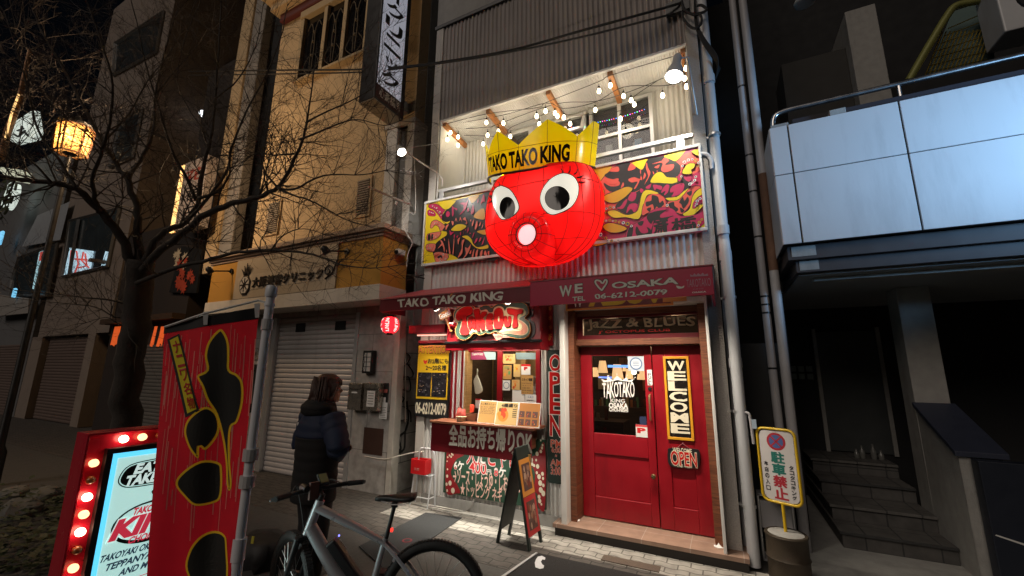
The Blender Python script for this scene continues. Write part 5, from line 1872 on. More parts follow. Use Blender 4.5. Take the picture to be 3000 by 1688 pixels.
# red paper lantern
lc = W('z5', 182, 500, 4.6)
t = thing('paper_lantern', 'red paper lantern with white writing hanging from the awning end', 'lantern', lc)
b = MB()
prof = []
for i in range(29):
    a = -math.pi / 2 + math.pi * i / 28
    r_ = .128 * (abs(math.cos(a)) ** .55) if abs(math.cos(a)) > 1e-6 else .001
    prof.append((max(r_, .05) * (1 + (.008 if i % 2 else 0)), .118 * math.sin(a)))
b.lathe(prof, lc, shell('lantern_paper', (.8, .015, .03), .6, .5, .18), 36)
b.build('paper_body', t, smooth='all')
b = MB()
b.lathe([(.05, .11), (.05, .145)], lc, M_BLACK, 18)
b.lathe([(.045, -.145), (.045, -.11)], lc, M_BLACK, 18)
b.tube([lc + Vector((0, 0, .14)), (lc.x, lc.y, 2.70)], .004, M_BLACK, 5)
b.build('rim', t)
b = MB()
M_LW = emi('lantern_letter', (1, .93, .88), .75)
va = math.atan2(-lc.y, -lc.x)


def lant(az, cz):
    def f(u, v, k):
        z = cz + (v - .5) * .045
        r_ = .128 * (max(0.02, 1 - (z / .118) ** 2) ** .5) ** .55 + .004 + k
        a = va + az + (u - .5) * .42
        return lc + Vector((r_ * math.cos(a), r_ * math.sin(a), z))
    return f


for az, s in ((-.35, 'タコタコ'), (.75, '大たこやき'), (-1.25, 'キング')):
    n = len(s)
    for i, ch in enumerate(s):
        text(b, ch, lant(az, .075 - .15 * i / (n - 1)), M_LW, .06)
b.build('lettering', t)
lamp('POINT', 'lantern_bulb', lc, 3.5, (1, .75, .6), .03)

# ================================================================== beauty clinic building
cl = thing('clinic_building', 'ochre rendered clinic building with a shuttered front and a deep sign fascia', 'building', (-6.9, 5.3, 0))
M_OCH = pbr('ochre_render', (.62, .46, .27), .8, var=.12, scale=5, bump=.25, bscale=150, stain=.12)
M_ORA = pbr('orange_render', (.5, .25, .035), .8, var=.1, scale=5, bump=.25, bscale=150)
M_CRS = pbr('cream_stone', (.62, .57, .5), .7, var=.12, scale=8, stain=.2)
M_STN = tiles('stone_cladding', (.42, .4, .375), (.38, .36, .34), (.2, .19, .18), .9, .6, .006, 'XZ', .7, .5, .2)
M_STNY = tiles('dark_stone_cladding', (.36, .34, .31), (.3, .28, .26), (.1, .1, .09), .8, .42, .008, 'YZ', .75, .5, .3)
UY = 5.15
b = MB()
b.box(-8.95, UY, 3.9, -5.2, 12, 10.2, M_OCH)
b.box(-5.2, UY + .0, 6.15, -4.6, 12, 10.2, M_OCH)
b.build('upper_wall', cl)
b = MB()
b.box(-5.2, UY - .04, 3.95, -4.95, UY + .3, 6.15, M_WHITE)
b.box(-4.72, UY - .04, 3.95, -4.56, UY + .3, 6.15, M_WHITE)
b.box(-4.95, UY + .05, 3.95, -4.72, UY + .3, 6.15, M_CONC)
b.box(-5.25, UY - .06, 6.15, -4.54, UY + .3, 6.24, M_CRS)
b.build('pilaster', cl, bevel=.006)
b = MB()
b.box(-4.62, UY + .26, 2.5, -4.585, 12, 10.2, pbr('side_render', (.33, .33, .32), .8, var=.15, scale=4, stain=.3))
b.build('side_wall', cl)
b = MB()
b.box(-4.64, 5.06, 0, -4.6, 11, 2.9, M_STNY)
b.build('side_stone', cl)
# ground floor
b = MB()
b.box(-5.44, FY, 0, -4.64, 5.6, 2.87, M_STN)
b.box(-9.2, FY, 0, -7.72, 5.6, 2.87, M_STN)
b.box(-7.72, FY + .01, 2.78, -5.44, 5.6, 2.87, M_STN)
b.build('ground_floor_wall', cl, bevel=.004)
b = MB()
b.box(-4.64, FY - .01, 0, -4.535, FY + .14, 2.87, pbr('lit_stone_edge', (.5, .47, .42), .7, var=.2, scale=12, stain=.2))  # pillar's lit side face: the light is put into a paler stone colour
b.build('lit_pillar_side', cl, bevel=.008)


def shutter(mb, x0, x1, z0, z1, y, mat, pitch=.085, depth=.018):
    n = int((z1 - z0) / pitch)
    for i in range(n):
        a = z0 + (z1 - z0) * i / n
        c = z0 + (z1 - z0) * (i + 1) / n
        m = (c - a)
        pts = [(0, a), (depth * .8, a + m * .12), (depth, a + m * .35), (depth, a + m * .7), (depth * .6, a + m * .9), (0, c)]
        vs = []
        for d, z in pts:
            vs += [(x0, y - d, z), (x1, y - d, z)]
        mb.add(vs, [(2 * k, 2 * k + 1, 2 * k + 3, 2 * k + 2) for k in range(len(pts) - 1)], mat)


M_SHUT = pbr('shutter_steel', (.55, .52, .51), .45, .2, var=.1, scale=4, stain=.25)
b = MB()
shutter(b, -7.62, -5.52, 0.01, 2.78, FY + .07, M_SHUT)
b.build('roller_shutter', cl, smooth='all')
for x0, x1 in ((-7.72, -7.62), (-5.52, -5.44)):
    b = MB()
    b.box(x0, FY - .015, 0, x1, FY + .1, 2.78, M_ALU)
    b.build('shutter_rail', cl, bevel=.004)
for x in (-7.0, -5.95):
    b = MB()
    b.box(x - .13, FY + .045, 2.5, x + .13, FY + .055, 2.66, M_BLACK)
    b.build('shutter_vent', cl)
b = MB()
b.box(-8.5, FY - .005, 1.0, -7.95, FY + .02, 1.9, pbr('dark_plate', (.02, .025, .022), .3))
b.build('side_window', cl)
b = MB()
disc(b, (-8.15, FY - .01, 2.1), .13, pbr('emblem_brown', (.2, .16, .13), .5), 8)
disc(b, (-8.15, FY - .012, 2.1), .105, M_STN, 8)
for k in range(4):
    a = k * math.pi / 4
    b.obox((-8.15, FY - .014, 2.1), Vector((math.cos(a), 0, math.sin(a))) * .09, Vector((-math.sin(a), 0, math.cos(a))) * .01, (0, .001, 0), pbr('emblem_brown', (.2, .16, .13), .5))
b.build('wall_emblem', cl)
# fascia box
bx = -9.25
b = MB()
b.box(bx, 4.56, 2.87, -4.555, UY, 3.11, M_CRS)
b.build('fascia_band', cl, bevel=.006)
b = MB()
b.box(bx + .04, 4.58, 3.11, -4.575, UY, 3.88, M_ORA)
b.build('fascia', cl, bevel=.006)
b = MB()
for k, (z0, z1, e) in enumerate(((3.88, 3.93, .02), (3.93, 3.975, .05), (3.975, 4.06, .09))):
    b.box(bx - e, 4.58 - e, z0, -4.575 + e, UY, z1, pbr('cornice_stone', (.42, .3, .22), .7, var=.1, stain=.2))
b.build('cornice', cl, bevel=.008)
cx0, cx1 = W('a6', 410, 600, 4.57).x, W('a6', 1345, 480, 4.57).x
sgc = thing('clinic_sign', 'cream wall sign with dark raised clinic lettering and a pineapple emblem', 'sign', ((cx0 + cx1) / 2, 4.57, 3.12))
b = MB()
b.box(cx0, 4.555, 3.115, cx1, 4.579, 3.875, pbr('cream_panel', (.46, .38, .28), .6, var=.06))
PN = [(430, 560), (470, 525), (1200, 440), (1250, 400), (1290, 420), (1300, 500), (1260, 560), (540, 660), (470, 700), (440, 670)]
b.prism([W('a6', x, y, 4.55) for x, y in PN], (0, .02, 0), pbr('cream_plaque', (.5, .42, .32), .6))
b.build('board', sgc, bevel=.003)
b = MB()
q0, q1 = W('a6', 560, 625, 4.535), W('a6', 1215, 475, 4.535)
xs0, xs1 = q0.x, q1.x
zl = (W('a6', 880, 595, 4.535).z, W('a6', 860, 505, 4.535).z)
M_DK = pbr('dark_bronze_letter', (.05, .04, .035), .4, .3)
vsx, fsx = glyphs('大阪美容クリニック', .03)
H = zl[1] - zl[0]
for y_ in (4.53, 4.536, 4.542):
    text(b, '大阪美容クリニック', flatfn((xs0, y_, zl[0]), (xs1 - xs0, 0, 0), (0, 0, H)), M_DK, .03)
c = W('a6', 1260, 500, 4.54)
b.tube([c + Vector((.11 * (1 - t / 16) * math.cos(t * .6), 0, .03 + .11 * (1 - t / 16) * math.sin(t * .6))) for t in range(14)], .012, M_DK, 6)
b.tube([c + Vector((-.05, 0, -.1)), c + Vector((.12, 0, .0)), c + Vector((.2, 0, .2))], .012, M_DK, 6)
b.build('lettering', sgc)
b = MB()
c = W('a6', 492, 615, 4.535)
oct_ = [Vector((.17 * math.cos(R(22.5 + 45 * k)), 0, .2 * math.sin(R(22.5 + 45 * k)))) for k in range(8)]
b.prism([c + p for p in oct_], (0, .02, 0), M_DK)
b.prism([c + p * .84 + Vector((0, -.006, 0)) for p in oct_], (0, .004, 0), pbr('emblem_pale', (.6, .56, .5), .5))
for k in range(4):
    a = R(45 * k)
    b.obox(c + Vector((0, -.009, 0)), Vector((math.cos(a), 0, math.sin(a))) * .13, Vector((-math.sin(a), 0, math.cos(a))) * .012, (0, .002, 0), M_DK)
for dx, h in ((-.1, .14), (-.05, .19), (0, .24), (.05, .19), (.1, .14)):
    b.prism([c + Vector((dx * .4 - .03, 0, .19)), c + Vector((dx * .4 + .03, 0, .19)), c + Vector((dx * 1.7, 0, .19 + h))], (0, .012, 0), M_DK)
b.build('emblem', sgc)
# sign lamps, camera
for i, (p0, p1, lab) in enumerate((((175, 485), (375, 487), 'black sign spotlight at the left end of the clinic cornice'), ((1245, 300), (1440, 305), 'black sign spotlight under the clinic cornice right of centre'))):
    t = thing('sign_spotlight', lab, 'lamp', W('a6', *p0, 4.4), 'spotlights on the clinic sign')
    b = MB()
    a, c = W('a6', *p0, 4.25), W('a6', *p1, 4.57)
    b.tube([a, c], .014, M_BLACK, 6)
    b.build('arm', t)
    b = MB()
    b.lathe([(.02, -.09), (.05, -.06), (.06, .05)], a, M_BLACK, 14, (.2, .5, -.6))
    b.build('shade', t, smooth=True)
    b = MB()
    b.lathe([(.05, 0), (.05, .02)], c, M_BLACK, 12, (0, -1, 0))
    b.build('bracket', t)
t = thing('security_camera', 'small white security camera on the end of the orange fascia', 'camera', WX('a6', 1930, 330, -4.56))
c = WX('a6', 1930, 320, -4.54)
b = MB()
b.box(c.x - .03, c.y - .09, c.z - .04, c.x + .05, c.y + .07, c.z + .05, M_WHITE)
b.build('camera_body', t, bevel=.008)
b = MB()
b.lathe([(.03, 0), (.03, .04), (.001, .045)], c + Vector((.01, -.09, 0)), M_BLACK, 12, (.3, -.8, -.5))
b.build('lens', t)
# louvred shutters, ornate window, cornice
for n_, (x0, y0, x1, y1, lab) in enumerate(((765, 900, 838, 1088, 'right'), (312, 1015, 385, 1180, 'left'))):
    a, c = W('z2', x0, (y1 * 1.0), UY), W('z2', x1, y0, UY)
    b = MB()
    b.box(a.x - .05, UY - .03, a.z - .05, c.x + .05, UY, c.z + .05, M_OCH)
    b.box(a.x, UY - .034, a.z, c.x, UY - .0305, c.z, M_WOODD)
    k = 15
    for i in range(k):
        z = a.z + (c.z - a.z) * (i + .3) / k
        b.hexa([(a.x, UY - .05, z), (c.x, UY - .05, z), (c.x, UY - .035, z), (a.x, UY - .035, z)], [(a.x, UY - .06, z + .012), (c.x, UY - .06, z + .012), (c.x, UY - .045, z + .02), (a.x, UY - .045, z + .02)], M_CRS)
    b.build('louvre', cl)
wx0, wx1, wz0, wz1 = -7.95, -5.35, 8.12, 9.72
b = MB()
b.box(wx0, UY - .02, wz0, wx1, UY - .005, wz1, pbr('night_glass', (.008, .008, .01), .08))
b.build('pane', cl)
b = MB()
M_WFR = pbr('window_stone', (.5, .38, .22), .7, var=.1)
for x in (wx0 - .08, -7.25, -6.62, -5.95, wx1):
    b.box(x - .05, UY - .1, wz0, x + .06, UY - .02, wz1, M_WFR)
b.box(wx0 - .14, UY - .13, wz1, wx1 + .1, UY, wz1 + .18, M_WFR)
b.box(wx0 - .14, UY - .12, wz0 - .06, wx1 + .1, UY, wz0, M_WFR)
b.build('window_frame', cl, bevel=.01)
b = MB()
M_IRONW = pbr('wrought_iron', (.14, .11, .07), .6, .4)
for xm_ in (-7.6, -6.93, -6.28, -5.65):
    for s in (-1, 1):
        b.tube(cr([(xm_ + s * .03, UY - .07, wz0 + .1), (xm_ + s * .05, UY - .07, wz0 + .7), (xm_ + s * .03, UY - .07, wz0 + 1.1), (xm_ + s * .12, UY - .07, wz0 + 1.35), (xm_ + s * .22, UY - .07, wz0 + 1.2)], 5, False), .012, M_IRONW, 5)
        b.tube(cr([(xm_ + s * .06, UY - .07, wz0 + .05), (xm_ + s * .24, UY - .07, wz0 + .25), (xm_ + s * .1, UY - .07, wz0 + .5)], 5, False), .009, M_IRONW, 5)
    for z in (.5, .85, 1.1):
        b.ball((xm_, UY - .07, wz0 + z), .035, M_IRONW, 8)
b.build('window_grille', cl, smooth=True)
b = MB()
b.box(-9.05, UY - .28, 10.2, -4.5, 12, 10.45, M_OCH)
b.box(-8.9, UY - .12, 9.98, -5.3, UY, 10.2, pbr('red_awning_band', (.12, .02, .02), .6))
b.box(-9.2, UY - .45, 10.45, -4.4, 12, 10.8, M_OCH)
b.build('upper_cornice', cl, bevel=.02)
# projecting vertical sign
xs = W('c4', 1262, 1275, 4.9).x
yn = WX('c4', 962, 1018, xs).y
zb = WX('c4', 1262, 1275, xs).z
wv = .34
vt = thing('vertical_sign', 'tall projecting lightbox sign with black clinic lettering on a white face', 'sign', (xs - wv / 2, (yn + 4.9) / 2, zb))
b = MB()
b.box(xs - wv, yn, zb + .02, xs, 4.93, 9.6, pbr('sign_black_metal', (.016, .015, .016), .35))
b.build('cabinet', vt, bevel=.01)
b = MB()
b.box(xs - wv + .01, yn + .01, zb, xs - .01, 4.92, zb + .018, pbr('brass_soffit', (.35, .3, .22), .35, .6, var=.3))
b.build('underside', vt)
b = MB()
zf = WX('c4', 992, 868, xs).z
yf0, yf1 = WX('c4', 1000, 800, xs + .005).y, WX('c4', 1250, 1000, xs + .005).y
zlow = WX('c4', 1245, 1085, xs + .005).z
b.quad((xs + .005, yf0, zlow), (xs + .005, yf1, zlow), (xs + .005, yf1, 9.5), (xs + .005, yf0, 9.5), emi('white_sign_face', (.7, .72, .85), .3, (.6, .6, .65)))
b.build('face', vt)
b = MB()
b.quad((xs + .004, yn + .02, zb + .05), (xs + .004, 4.9, zb + .05), (xs + .004, 4.9, zlow), (xs + .004, yn + .02, zlow), pbr('brown_plate', (.05, .015, .012), .4))


def xface(mb, s, y0, y1, z0, z1, x, mat, off):
    text(mb, s, lambda u, v, k: Vector((x + k, y0 + (y1 - y0) * u, z0 + (z1 - z0) * v)), mat, off)


xface(b, '心斎橋院', yn + .1, 4.82, zb + .1, zb + .27, xs + .006, pbr('pale_ink', (.6, .55, .5), .5), .01)
b.build('name_plate', vt)
b = MB()
ZC = [WX('c4', *p, xs).z for p in ((1120, 820), (1130, 700), (1165, 430), (1180, 290), (1190, 120))]
yc = (yf0 + yf1) / 2
zz = zlow + .2
for ch in 'クッリニク'[::1]:
    pass
hgt = .62
for i, ch in enumerate('クッニリクイビ'):
    z0 = zlow + .1 + i * .335
    k = .7 if ch == 'ッ' else 1
    xface(b, ch, yc - .19 * k, yc + .19 * k, z0, z0 + .27 * k, xs + .008, M_BLKT, .035)
b.build('lettering', vt)
b = MB()
b.box(xs - .25, 4.93, zb + .3, xs - .1, UY, zb + .5, M_CONC)
b.build('bracket', vt)
# bracket pole by the louvre
t = thing('flag_bracket', 'empty white pole bracket sticking out of the clinic pilaster', 'bracket', W('z2', 1040, 1035, 5.1))
b = MB()
b.tube([W('z2', 820, 940, 4.3), W('z2', 1045, 1035, 5.1)], .018, M_CRS, 6)
b.tube([W('z2', 960, 1030, 4.8), W('z2', 965, 1015, 4.82)], .02, M_WHITE, 6)
b.build('arm', t)
# entrance fittings on the right pillar: lantern, post boxes, labels, plate, graffiti
lx0, lx1, lz0, lz1 = gp('a7', 208, 425, 280, 575, FY)
t = thing('wall_lantern', 'black framed wall lantern with a criss cross grille on the clinic pillar', 'lamp', ((lx0 + lx1) / 2, FY - .06, lz0))
b = MB()
b.box(lx0, FY - .09, lz0, lx1, FY, lz1, M_BLACK)
b.build('lamp_housing', t, bevel=.004)
b = MB()
b.box(lx0 + .025, FY - .094, lz0 + .03, lx1 - .025, FY - .09, lz1 - .03, pbr('opal_glass', (.6, .6, .58), .3))
b.build('pane', t)
b = MB()
for i in range(5):
    z = lz0 + .03 + (lz1 - lz0 - .06) * i / 4
    b.tube([(lx0 + .02, FY - .099, z), (lx1 - .02, FY - .099, z)], .004, M_BLACK, 4)
xm_ = (lx0 + lx1) / 2 - .01
b.tube([(xm_, FY - .099, lz0 + .02), (xm_, FY - .099, lz1 - .02)], .006, M_BLACK, 4)
for s in (-1, 1):
    b.tube([(lx0 + .035 + (.025 if i % 2 else -.01) * s, FY - .1, lz0 + .03 + (lz1 - lz0 - .06) * i / 6) for i in range(7)], .004, M_BLACK, 4)
b.build('grille', t)
M_INOX = pbr('brushed_steel', (.5, .46, .4), .28, .9, var=.12, scale=20)
mb_ = [gp('a7', 88, 640, 188, 815, FY - .12), gp('a7', 192, 640, 302, 820, FY - .12)]
for i, (x0, x1, z0, z1) in enumerate(mb_):
    t = thing('post_box', ('narrow steel post box with a slot on the clinic pillar', 'wider steel post box with a paper notice on the clinic pillar')[i], 'post box', ((x0 + x1) / 2, FY - .06, z0), 'steel post boxes')
    b = MB()
    b.box(x0, FY - .14, z0, x1, FY, z1, M_INOX)
    b.build('case', t, bevel=.006)
    b = MB()
    b.box(x0 + .015, FY - .146, z1 - .085, x1 - .015, FY - .14, z1 - .02, M_INOX)
    b.box(x0 + .03, FY - .148, z1 - .1, x1 - .03, FY - .141, z1 - .09, M_BLACK)
    b.build('flap', t, bevel=.002)
    b = MB()
    if i:
        b.box(x0 + .08, FY - .1465, z0 + .06, x1 - .06, FY - .1455, z1 - .12, M_PAPW)
        for k in range(6):
            b.box(x0 + .1, FY - .147, z0 + .1 + k * .04, x1 - .09, FY - .1464, z0 + .108 + k * .04, C_INK[0])
        b.build('notice', t)
    else:
        b.box(x0 + .08, FY - .1465, z1 - .16, x1 - .08, FY - .1455, z1 - .135, M_PAPW)
        b.build('name_card', t)
x0, x1, z0, z1 = gp('a7', 305, 640, 362, 815, FY)
b = MB()
b.box(x0, FY - .03, z0, x1, FY, z1, M_BLACK)
t = b.build('intercom_panel', label='black intercom panel beside the post boxes', cat='intercom', bevel=.003)
b = MB()
for (ax0, ay0, ax1, ay1, m) in ((313, 682, 352, 703, pbr('red_label', (.5, .12, .1), .5)), (315, 735, 340, 768, M_PAPW)):
    q = gp('a7', ax0, ay0, ax1, ay1, FY - .032)
    b.box(q[0], FY - .0335, q[2], q[1], FY - .0305, q[3], m)
b.build('label_stickers', t)
paper('id_card', 'a7', 295, 770, 352, 875, FY - .045, M_PAPW, 'white card with small print hanging below the intercom panel', 'notice', lambda b, x0, z0, x1, z1, Y: [b.box(x0 + .02, Y - .0008, z0 + .02 + i * .024, x1 - .02 - .01 * (i % 3), Y - .0002, z0 + .026 + i * .024, C_INK[0]) for i in range(7)])
x0, x1, z0, z1 = gp('a7', 188, 945, 328, 1105, FY)
b = MB()
b.box(x0, FY - .012, z0, x1, FY, z1, pbr('brown_vent_plate', (.07, .035, .025), .5, .3, var=.3))
b.build('vent_plate', label='square dark brown plate low on the clinic pillar', cat='plate')
b = MB()
GX = -4.598
GR = [[(500, 520), (455, 500), (450, 460), (480, 445), (500, 470), (480, 510), (450, 540), (440, 590), (470, 605), (510, 600), (520, 570), (480, 510)], [(440, 600), (490, 600), (500, 690), (430, 670), (445, 620)],
      [(440, 700), (420, 740), (440, 770), (460, 740), (430, 730), (410, 800), (400, 880), (430, 890), (480, 880)], [(400, 880), (410, 960), (390, 1040), (400, 1070), (440, 1080), (430, 1000), (470, 960), (490, 900)], [(480, 760), (490, 880), (470, 960), (460, 1080), (390, 1110), (380, 1130)], [(460, 800), (500, 830), (505, 900)]]
for g_ in GR:
    b.tube(cr([WX('a7', x, y, GX + .004) for x, y in g_], 5, False), .02, pbr('spray_paint', (.006, .006, .006), .6), 6, True, .2)
b.build('graffiti', cl, smooth=True)
b = MB()
a = [WX('a7', 470, y, GX + .03) for y in (200, 480, 700, 900)]
b.tube(a, .008, M_CRS, 5)
b.tube(cr([W('a7', 200, 1125, 5.03), W('a7', 330, 1145, 5.02), W('a7', 420, 1125, 5.0), W('a7', 530, 1100, 5.0), W('a7', 590, 1095, 5.0)], 4, False), .008, M_CRS, 5)
b.build('loose_cable', label='pale loose cable slung from the clinic wall to the shop corner', cat='cable')
b = MB()
b.tube(cr([W('a6', 2000, 160, 4.9), W('a6', 2040, 230, 4.95), W('a6', 2000, 330, 4.95), W('a6', 1990, 450, 4.95)], 5, False), .008, M_WHITE, 5)
b.tube(cr([W('z2', 1055, 800, 5.0), W('z2', 1060, 1060, 5.0), W('z2', 1030, 1070, 5.0), W('z2', 1000, 1130, 4.9), W('z2', 1030, 1200, 4.9)], 5, False), .008, M_WHITE, 5)
b.build('white_cable', label='white cable looping down the clinic corner past the cornice', cat='cable')
b = MB()
a = W('z5', 320, 70, 5.1)
b.tube([W('z5', 325, 70, 5.1), W('z5', 475, 105, 5.02)], .01, M_BLACK, 5)
b.tube([W('z5', 400, 95, 5.05), W('z5', 475, 70, 5.02)], .008, M_BLACK, 5)
b.build('iron_bracket', label='black iron bracket between the clinic corner and the shop', cat='bracket')

# ================================================================== street to the left
# gap house with slab columns
b_ = thing('slab_tower', 'dark narrow building with tall pale fins beside the clinic', 'building', (-10.5, 6.5, 0))
b = MB()
b.box(-12.6, 7.0, 0, -9.3, 14, 16, pbr('dark_facade', (.012, .011, .01), .8, var=.4, scale=2))
b.build('wall', b_)
for x0, x1, y0, z0, m in ((-11.95, -11.45, 5.7, 4.2, M_OCH), (-11.44, -10.9, 5.75, 4.2, pbr('grey_fin', (.3, .28, .26), .8, var=.15, stain=.2))):  # ochre fin: orange light on this corner is put into its colour
    b = MB()
    b.box(x0, y0, z0, x1, y0 + .25, 15, m)
    b.build('fin', b_, bevel=.02)
b = MB()
p0, p1 = W('c3', 1155, 1025, 6.6), W('c3', 1225, 830, 6.6)
for q in ((p0.x, p1.x, p0.z, p0.z + .04), (p0.x, p1.x, p1.z - .04, p1.z), (p0.x, p0.x + .04, p0.z, p1.z), (p1.x - .04, p1.x, p0.z, p1.z)):
    b.box(q[0], 6.58, q[2], q[1], 6.62, q[3], emi('warm_frame', (1, .55, .18), .7))
b.build('lit_window_frame', b_)
for n, x, y, r in (('c2', 1720, 965, .12), ('c2', 1855, 995, .06)):
    b = MB()
    b.ball(W(n, x, y, 6.9), r, emi('far_lamp', (.9, .95, 1), 3), 8)
    b.build('upper_lamp', b_)

br = thing('restaurant_building', 'dark brown restaurant front with orange curtains over shutters', 'building', (-14.2, 5.8, 0))
M_BRN = pbr('dark_brown_render', (.018, .011, .008), .8, var=.35, scale=1.5)
b = MB()
b.box(-16.6, 5.75, 0, -12.5, 13, 5.9, M_BRN)
b.box(-15.4, 6.6, 5.9, -12.6, 13, 12, M_BRN)
b.build('wall', br)
M_DSH = pbr('dark_shutter', (.2, .19, .18), .4, .5, var=.15)
for x0, x1 in ((-15.3, -14.35), (-14.2, -12.6)):
    b = MB()
    shutter(b, x0, x1, .02, 2.42, 5.74, M_DSH, .09, .02)
    b.build('roller_shutter', br, smooth='all')
M_NOR = emi('noren_orange_glow', (.9, .13, .025), .55, (.6, .1, .02))  # curtains, not lamps: their lit look is put in as emission
for i, (x0, x1) in enumerate(((632, 690), (690, 742), (862, 900), (900, 950))):
    a, c = W('a8', x0, 885, 5.6), W('a8', x1, 775, 5.6)
    b = MB()
    n = 8
    vs = []
    for k in range(n + 1):
        x = a.x + (c.x - a.x) * k / n
        y = 5.6 + .03 * math.sin(k * 1.9 + i)
        vs += [(x, y, a.z + .04 * math.sin(k + i)), (x, 5.62, c.z)]
    b.add(vs, [(2 * k, 2 * k + 2, 2 * k + 3, 2 * k + 1) for k in range(n)], M_NOR)
    b.build('door_curtain', br, smooth='all')
b = MB()
b.box(-16.6, 5.45, 3.05, -12.5, 5.75, 3.2, M_WOODD)
b.build('eave', br)
# maple leaf picture on the wall
t = thing('leaf_picture', 'dark panel with red maple leaves and a pale patch on the restaurant wall', 'sign', W('c3', 700, 1430, 5.6))
b = MB()
b.prism([W('c3', *p, 5.66) for p in ((590, 1440), (700, 1030), (880, 1060), (830, 1445))], (0, .05, 0), M_BLACK)
b.build('board', t)
b = MB()
M_MAP = pbr('maple_red', (.4, .05, .02), .6, var=.3)
M_MAPP = pbr('maple_pale', (.5, .42, .3), .6, var=.2)
for i in range(26):
    if i < 8:
        x, y, m = rnd.uniform(640, 730), rnd.uniform(1060, 1230), M_MAPP
    else:
        x, y, m = rnd.uniform(660, 800), rnd.uniform(1150, 1420), M_MAP
    c = W('c3', x, y, 5.65 - i * .0005)
    rr = rnd.uniform(.1, .2)
    a0 = rnd.uniform(0, 6)
    b.poly([c + Vector((math.cos(a0 + k * math.pi / 7) * rr * (1 if k % 2 else .45), 0, math.sin(a0 + k * math.pi / 7) * rr * (1 if k % 2 else .45))) for k in range(14)], m)
b.build('leaves', t)
# vertical sign with brush characters
t = thing('hanging_sign', 'tall pale upright sign with black brush characters on the restaurant', 'sign', W('c3', 660, 880, 5.2))
ax0, ax1 = W('c3', 660, 880, 5.2).x, W('c3', 830, 600, 5.2).x
z0, z1 = W('c3', 700, 880, 5.2).z, W('c3', 800, 275, 5.2).z
x0 = W('c3', 690, 560, 5.2).x
x1 = W('c3', 885, 560, 5.2).x
b = MB()
b.box(x0, 5.2, z0, x1, 5.45, z1, pbr('sign_pale', (.5, .44, .42), .5))
b.build('cabinet', t, bevel=.01)
b = MB()
for k in (.05, .16):
    b.box(x0 - .1 - k, 5.22, z0, x0 - .06 - k, 5.26, z1, emi('warm_tube', (1, .6, .22), 1.6))
b.box(x0 - .32, 5.28, z0, x0, 5.32, z1, M_OCH)
b.build('lit_edge', t)
b = MB()
h_ = (z1 - z0)
TX(b, '庵', x0 + .1, z0 + h_ * .36, x1 - .05, z0 + h_ * .62, 5.195, M_BLKT, .0)
TX(b, '月', x0 + .12, z0 + h_ * .04, x1 - .12, z0 + h_ * .3, 5.195, M_BLKT, .0)
TX(b, '花', x0 + .15, z0 + h_ * .68, x1 - .1, z0 + h_ * .86, 5.195, pbr('faded_red', (.35, .06, .04), .6), .03)
b.build('lettering', t)

cb = thing('cream_building', 'cream rendered building with angular windows and brown roller shutters', 'building', (-19.5, 6, 0))
M_CRM2 = pbr('cream_render', (.22, .175, .145), .8, var=.12, scale=3, stain=.3)
b = MB()
b.box(-22.4, 5.75, 2.85, -16.75, 14, 17, M_CRM2)
b.box(-18.15, 5.75, 0, -17.6, 14, 2.85, M_CRM2)
b.box(-22.9, 5.75, 0, -21.9, 14, 2.85, M_CRM2)
b.build('wall', cb)
b = MB()
shutter(b, -21.85, -18.2, 0, 2.82, 5.95, pbr('brown_shutter', (.14, .1, .085), .6, .3, var=.15), .1, .02)
b.build('roller_shutter', cb, smooth='all')
M_NWIN = pbr('blue_grey_glass', (.035, .045, .05), .15, var=.3, scale=2)


def pwin(parent, n, pts, Y, fr=.06):
    P = [W(n, x, y, Y) for x, y in pts]
    f = MB()
    f.prism(P, (0, .04, 0), M_NWIN)
    wo = f.build('window', parent)
    f = MB()
    f.tube(P + [P[0]], fr, pbr('window_frame_grey', (.13, .13, .13), .5), 4)
    f.build('frame', wo)
    return wo


wo = pwin(cb, 'a8', [(360, 490), (400, 170), (690, 95), (620, 430)], 5.70)
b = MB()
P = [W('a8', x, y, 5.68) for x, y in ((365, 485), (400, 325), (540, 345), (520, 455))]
M_SGN = emi('reflection_cyan_white', (.5, .75, .9), .75)  # glowing shapes stand in for a sign's reflection in the pane
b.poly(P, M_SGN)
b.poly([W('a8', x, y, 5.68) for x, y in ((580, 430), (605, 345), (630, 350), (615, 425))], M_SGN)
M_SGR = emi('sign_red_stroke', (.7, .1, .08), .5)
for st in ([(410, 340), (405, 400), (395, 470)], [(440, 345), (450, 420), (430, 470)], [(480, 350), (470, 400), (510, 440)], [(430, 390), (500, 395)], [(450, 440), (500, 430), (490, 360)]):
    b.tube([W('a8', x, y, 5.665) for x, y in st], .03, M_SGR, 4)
b.build('painted_reflection', wo)
b = MB()
for x in (440,):
    b.tube([W('a8', 400, 490, 5.66), W('a8', 455, 165, 5.66)], .07, M_BLACK, 4)
b.build('mullion', wo)
wo = pwin(cb, 'c2', [(930, 1420), (1010, 1040), (1210, 920), (1130, 1330)], 5.70)
wo = pwin(cb, 'c2', [(980, 370), (1390, 100), (1330, 440), (960, 640)], 5.70)
b = MB()
b.box(-17.9, 5.3, 5.1, -17.7, 5.75, 5.2, M_CRM2)
b.build('sill', cb)

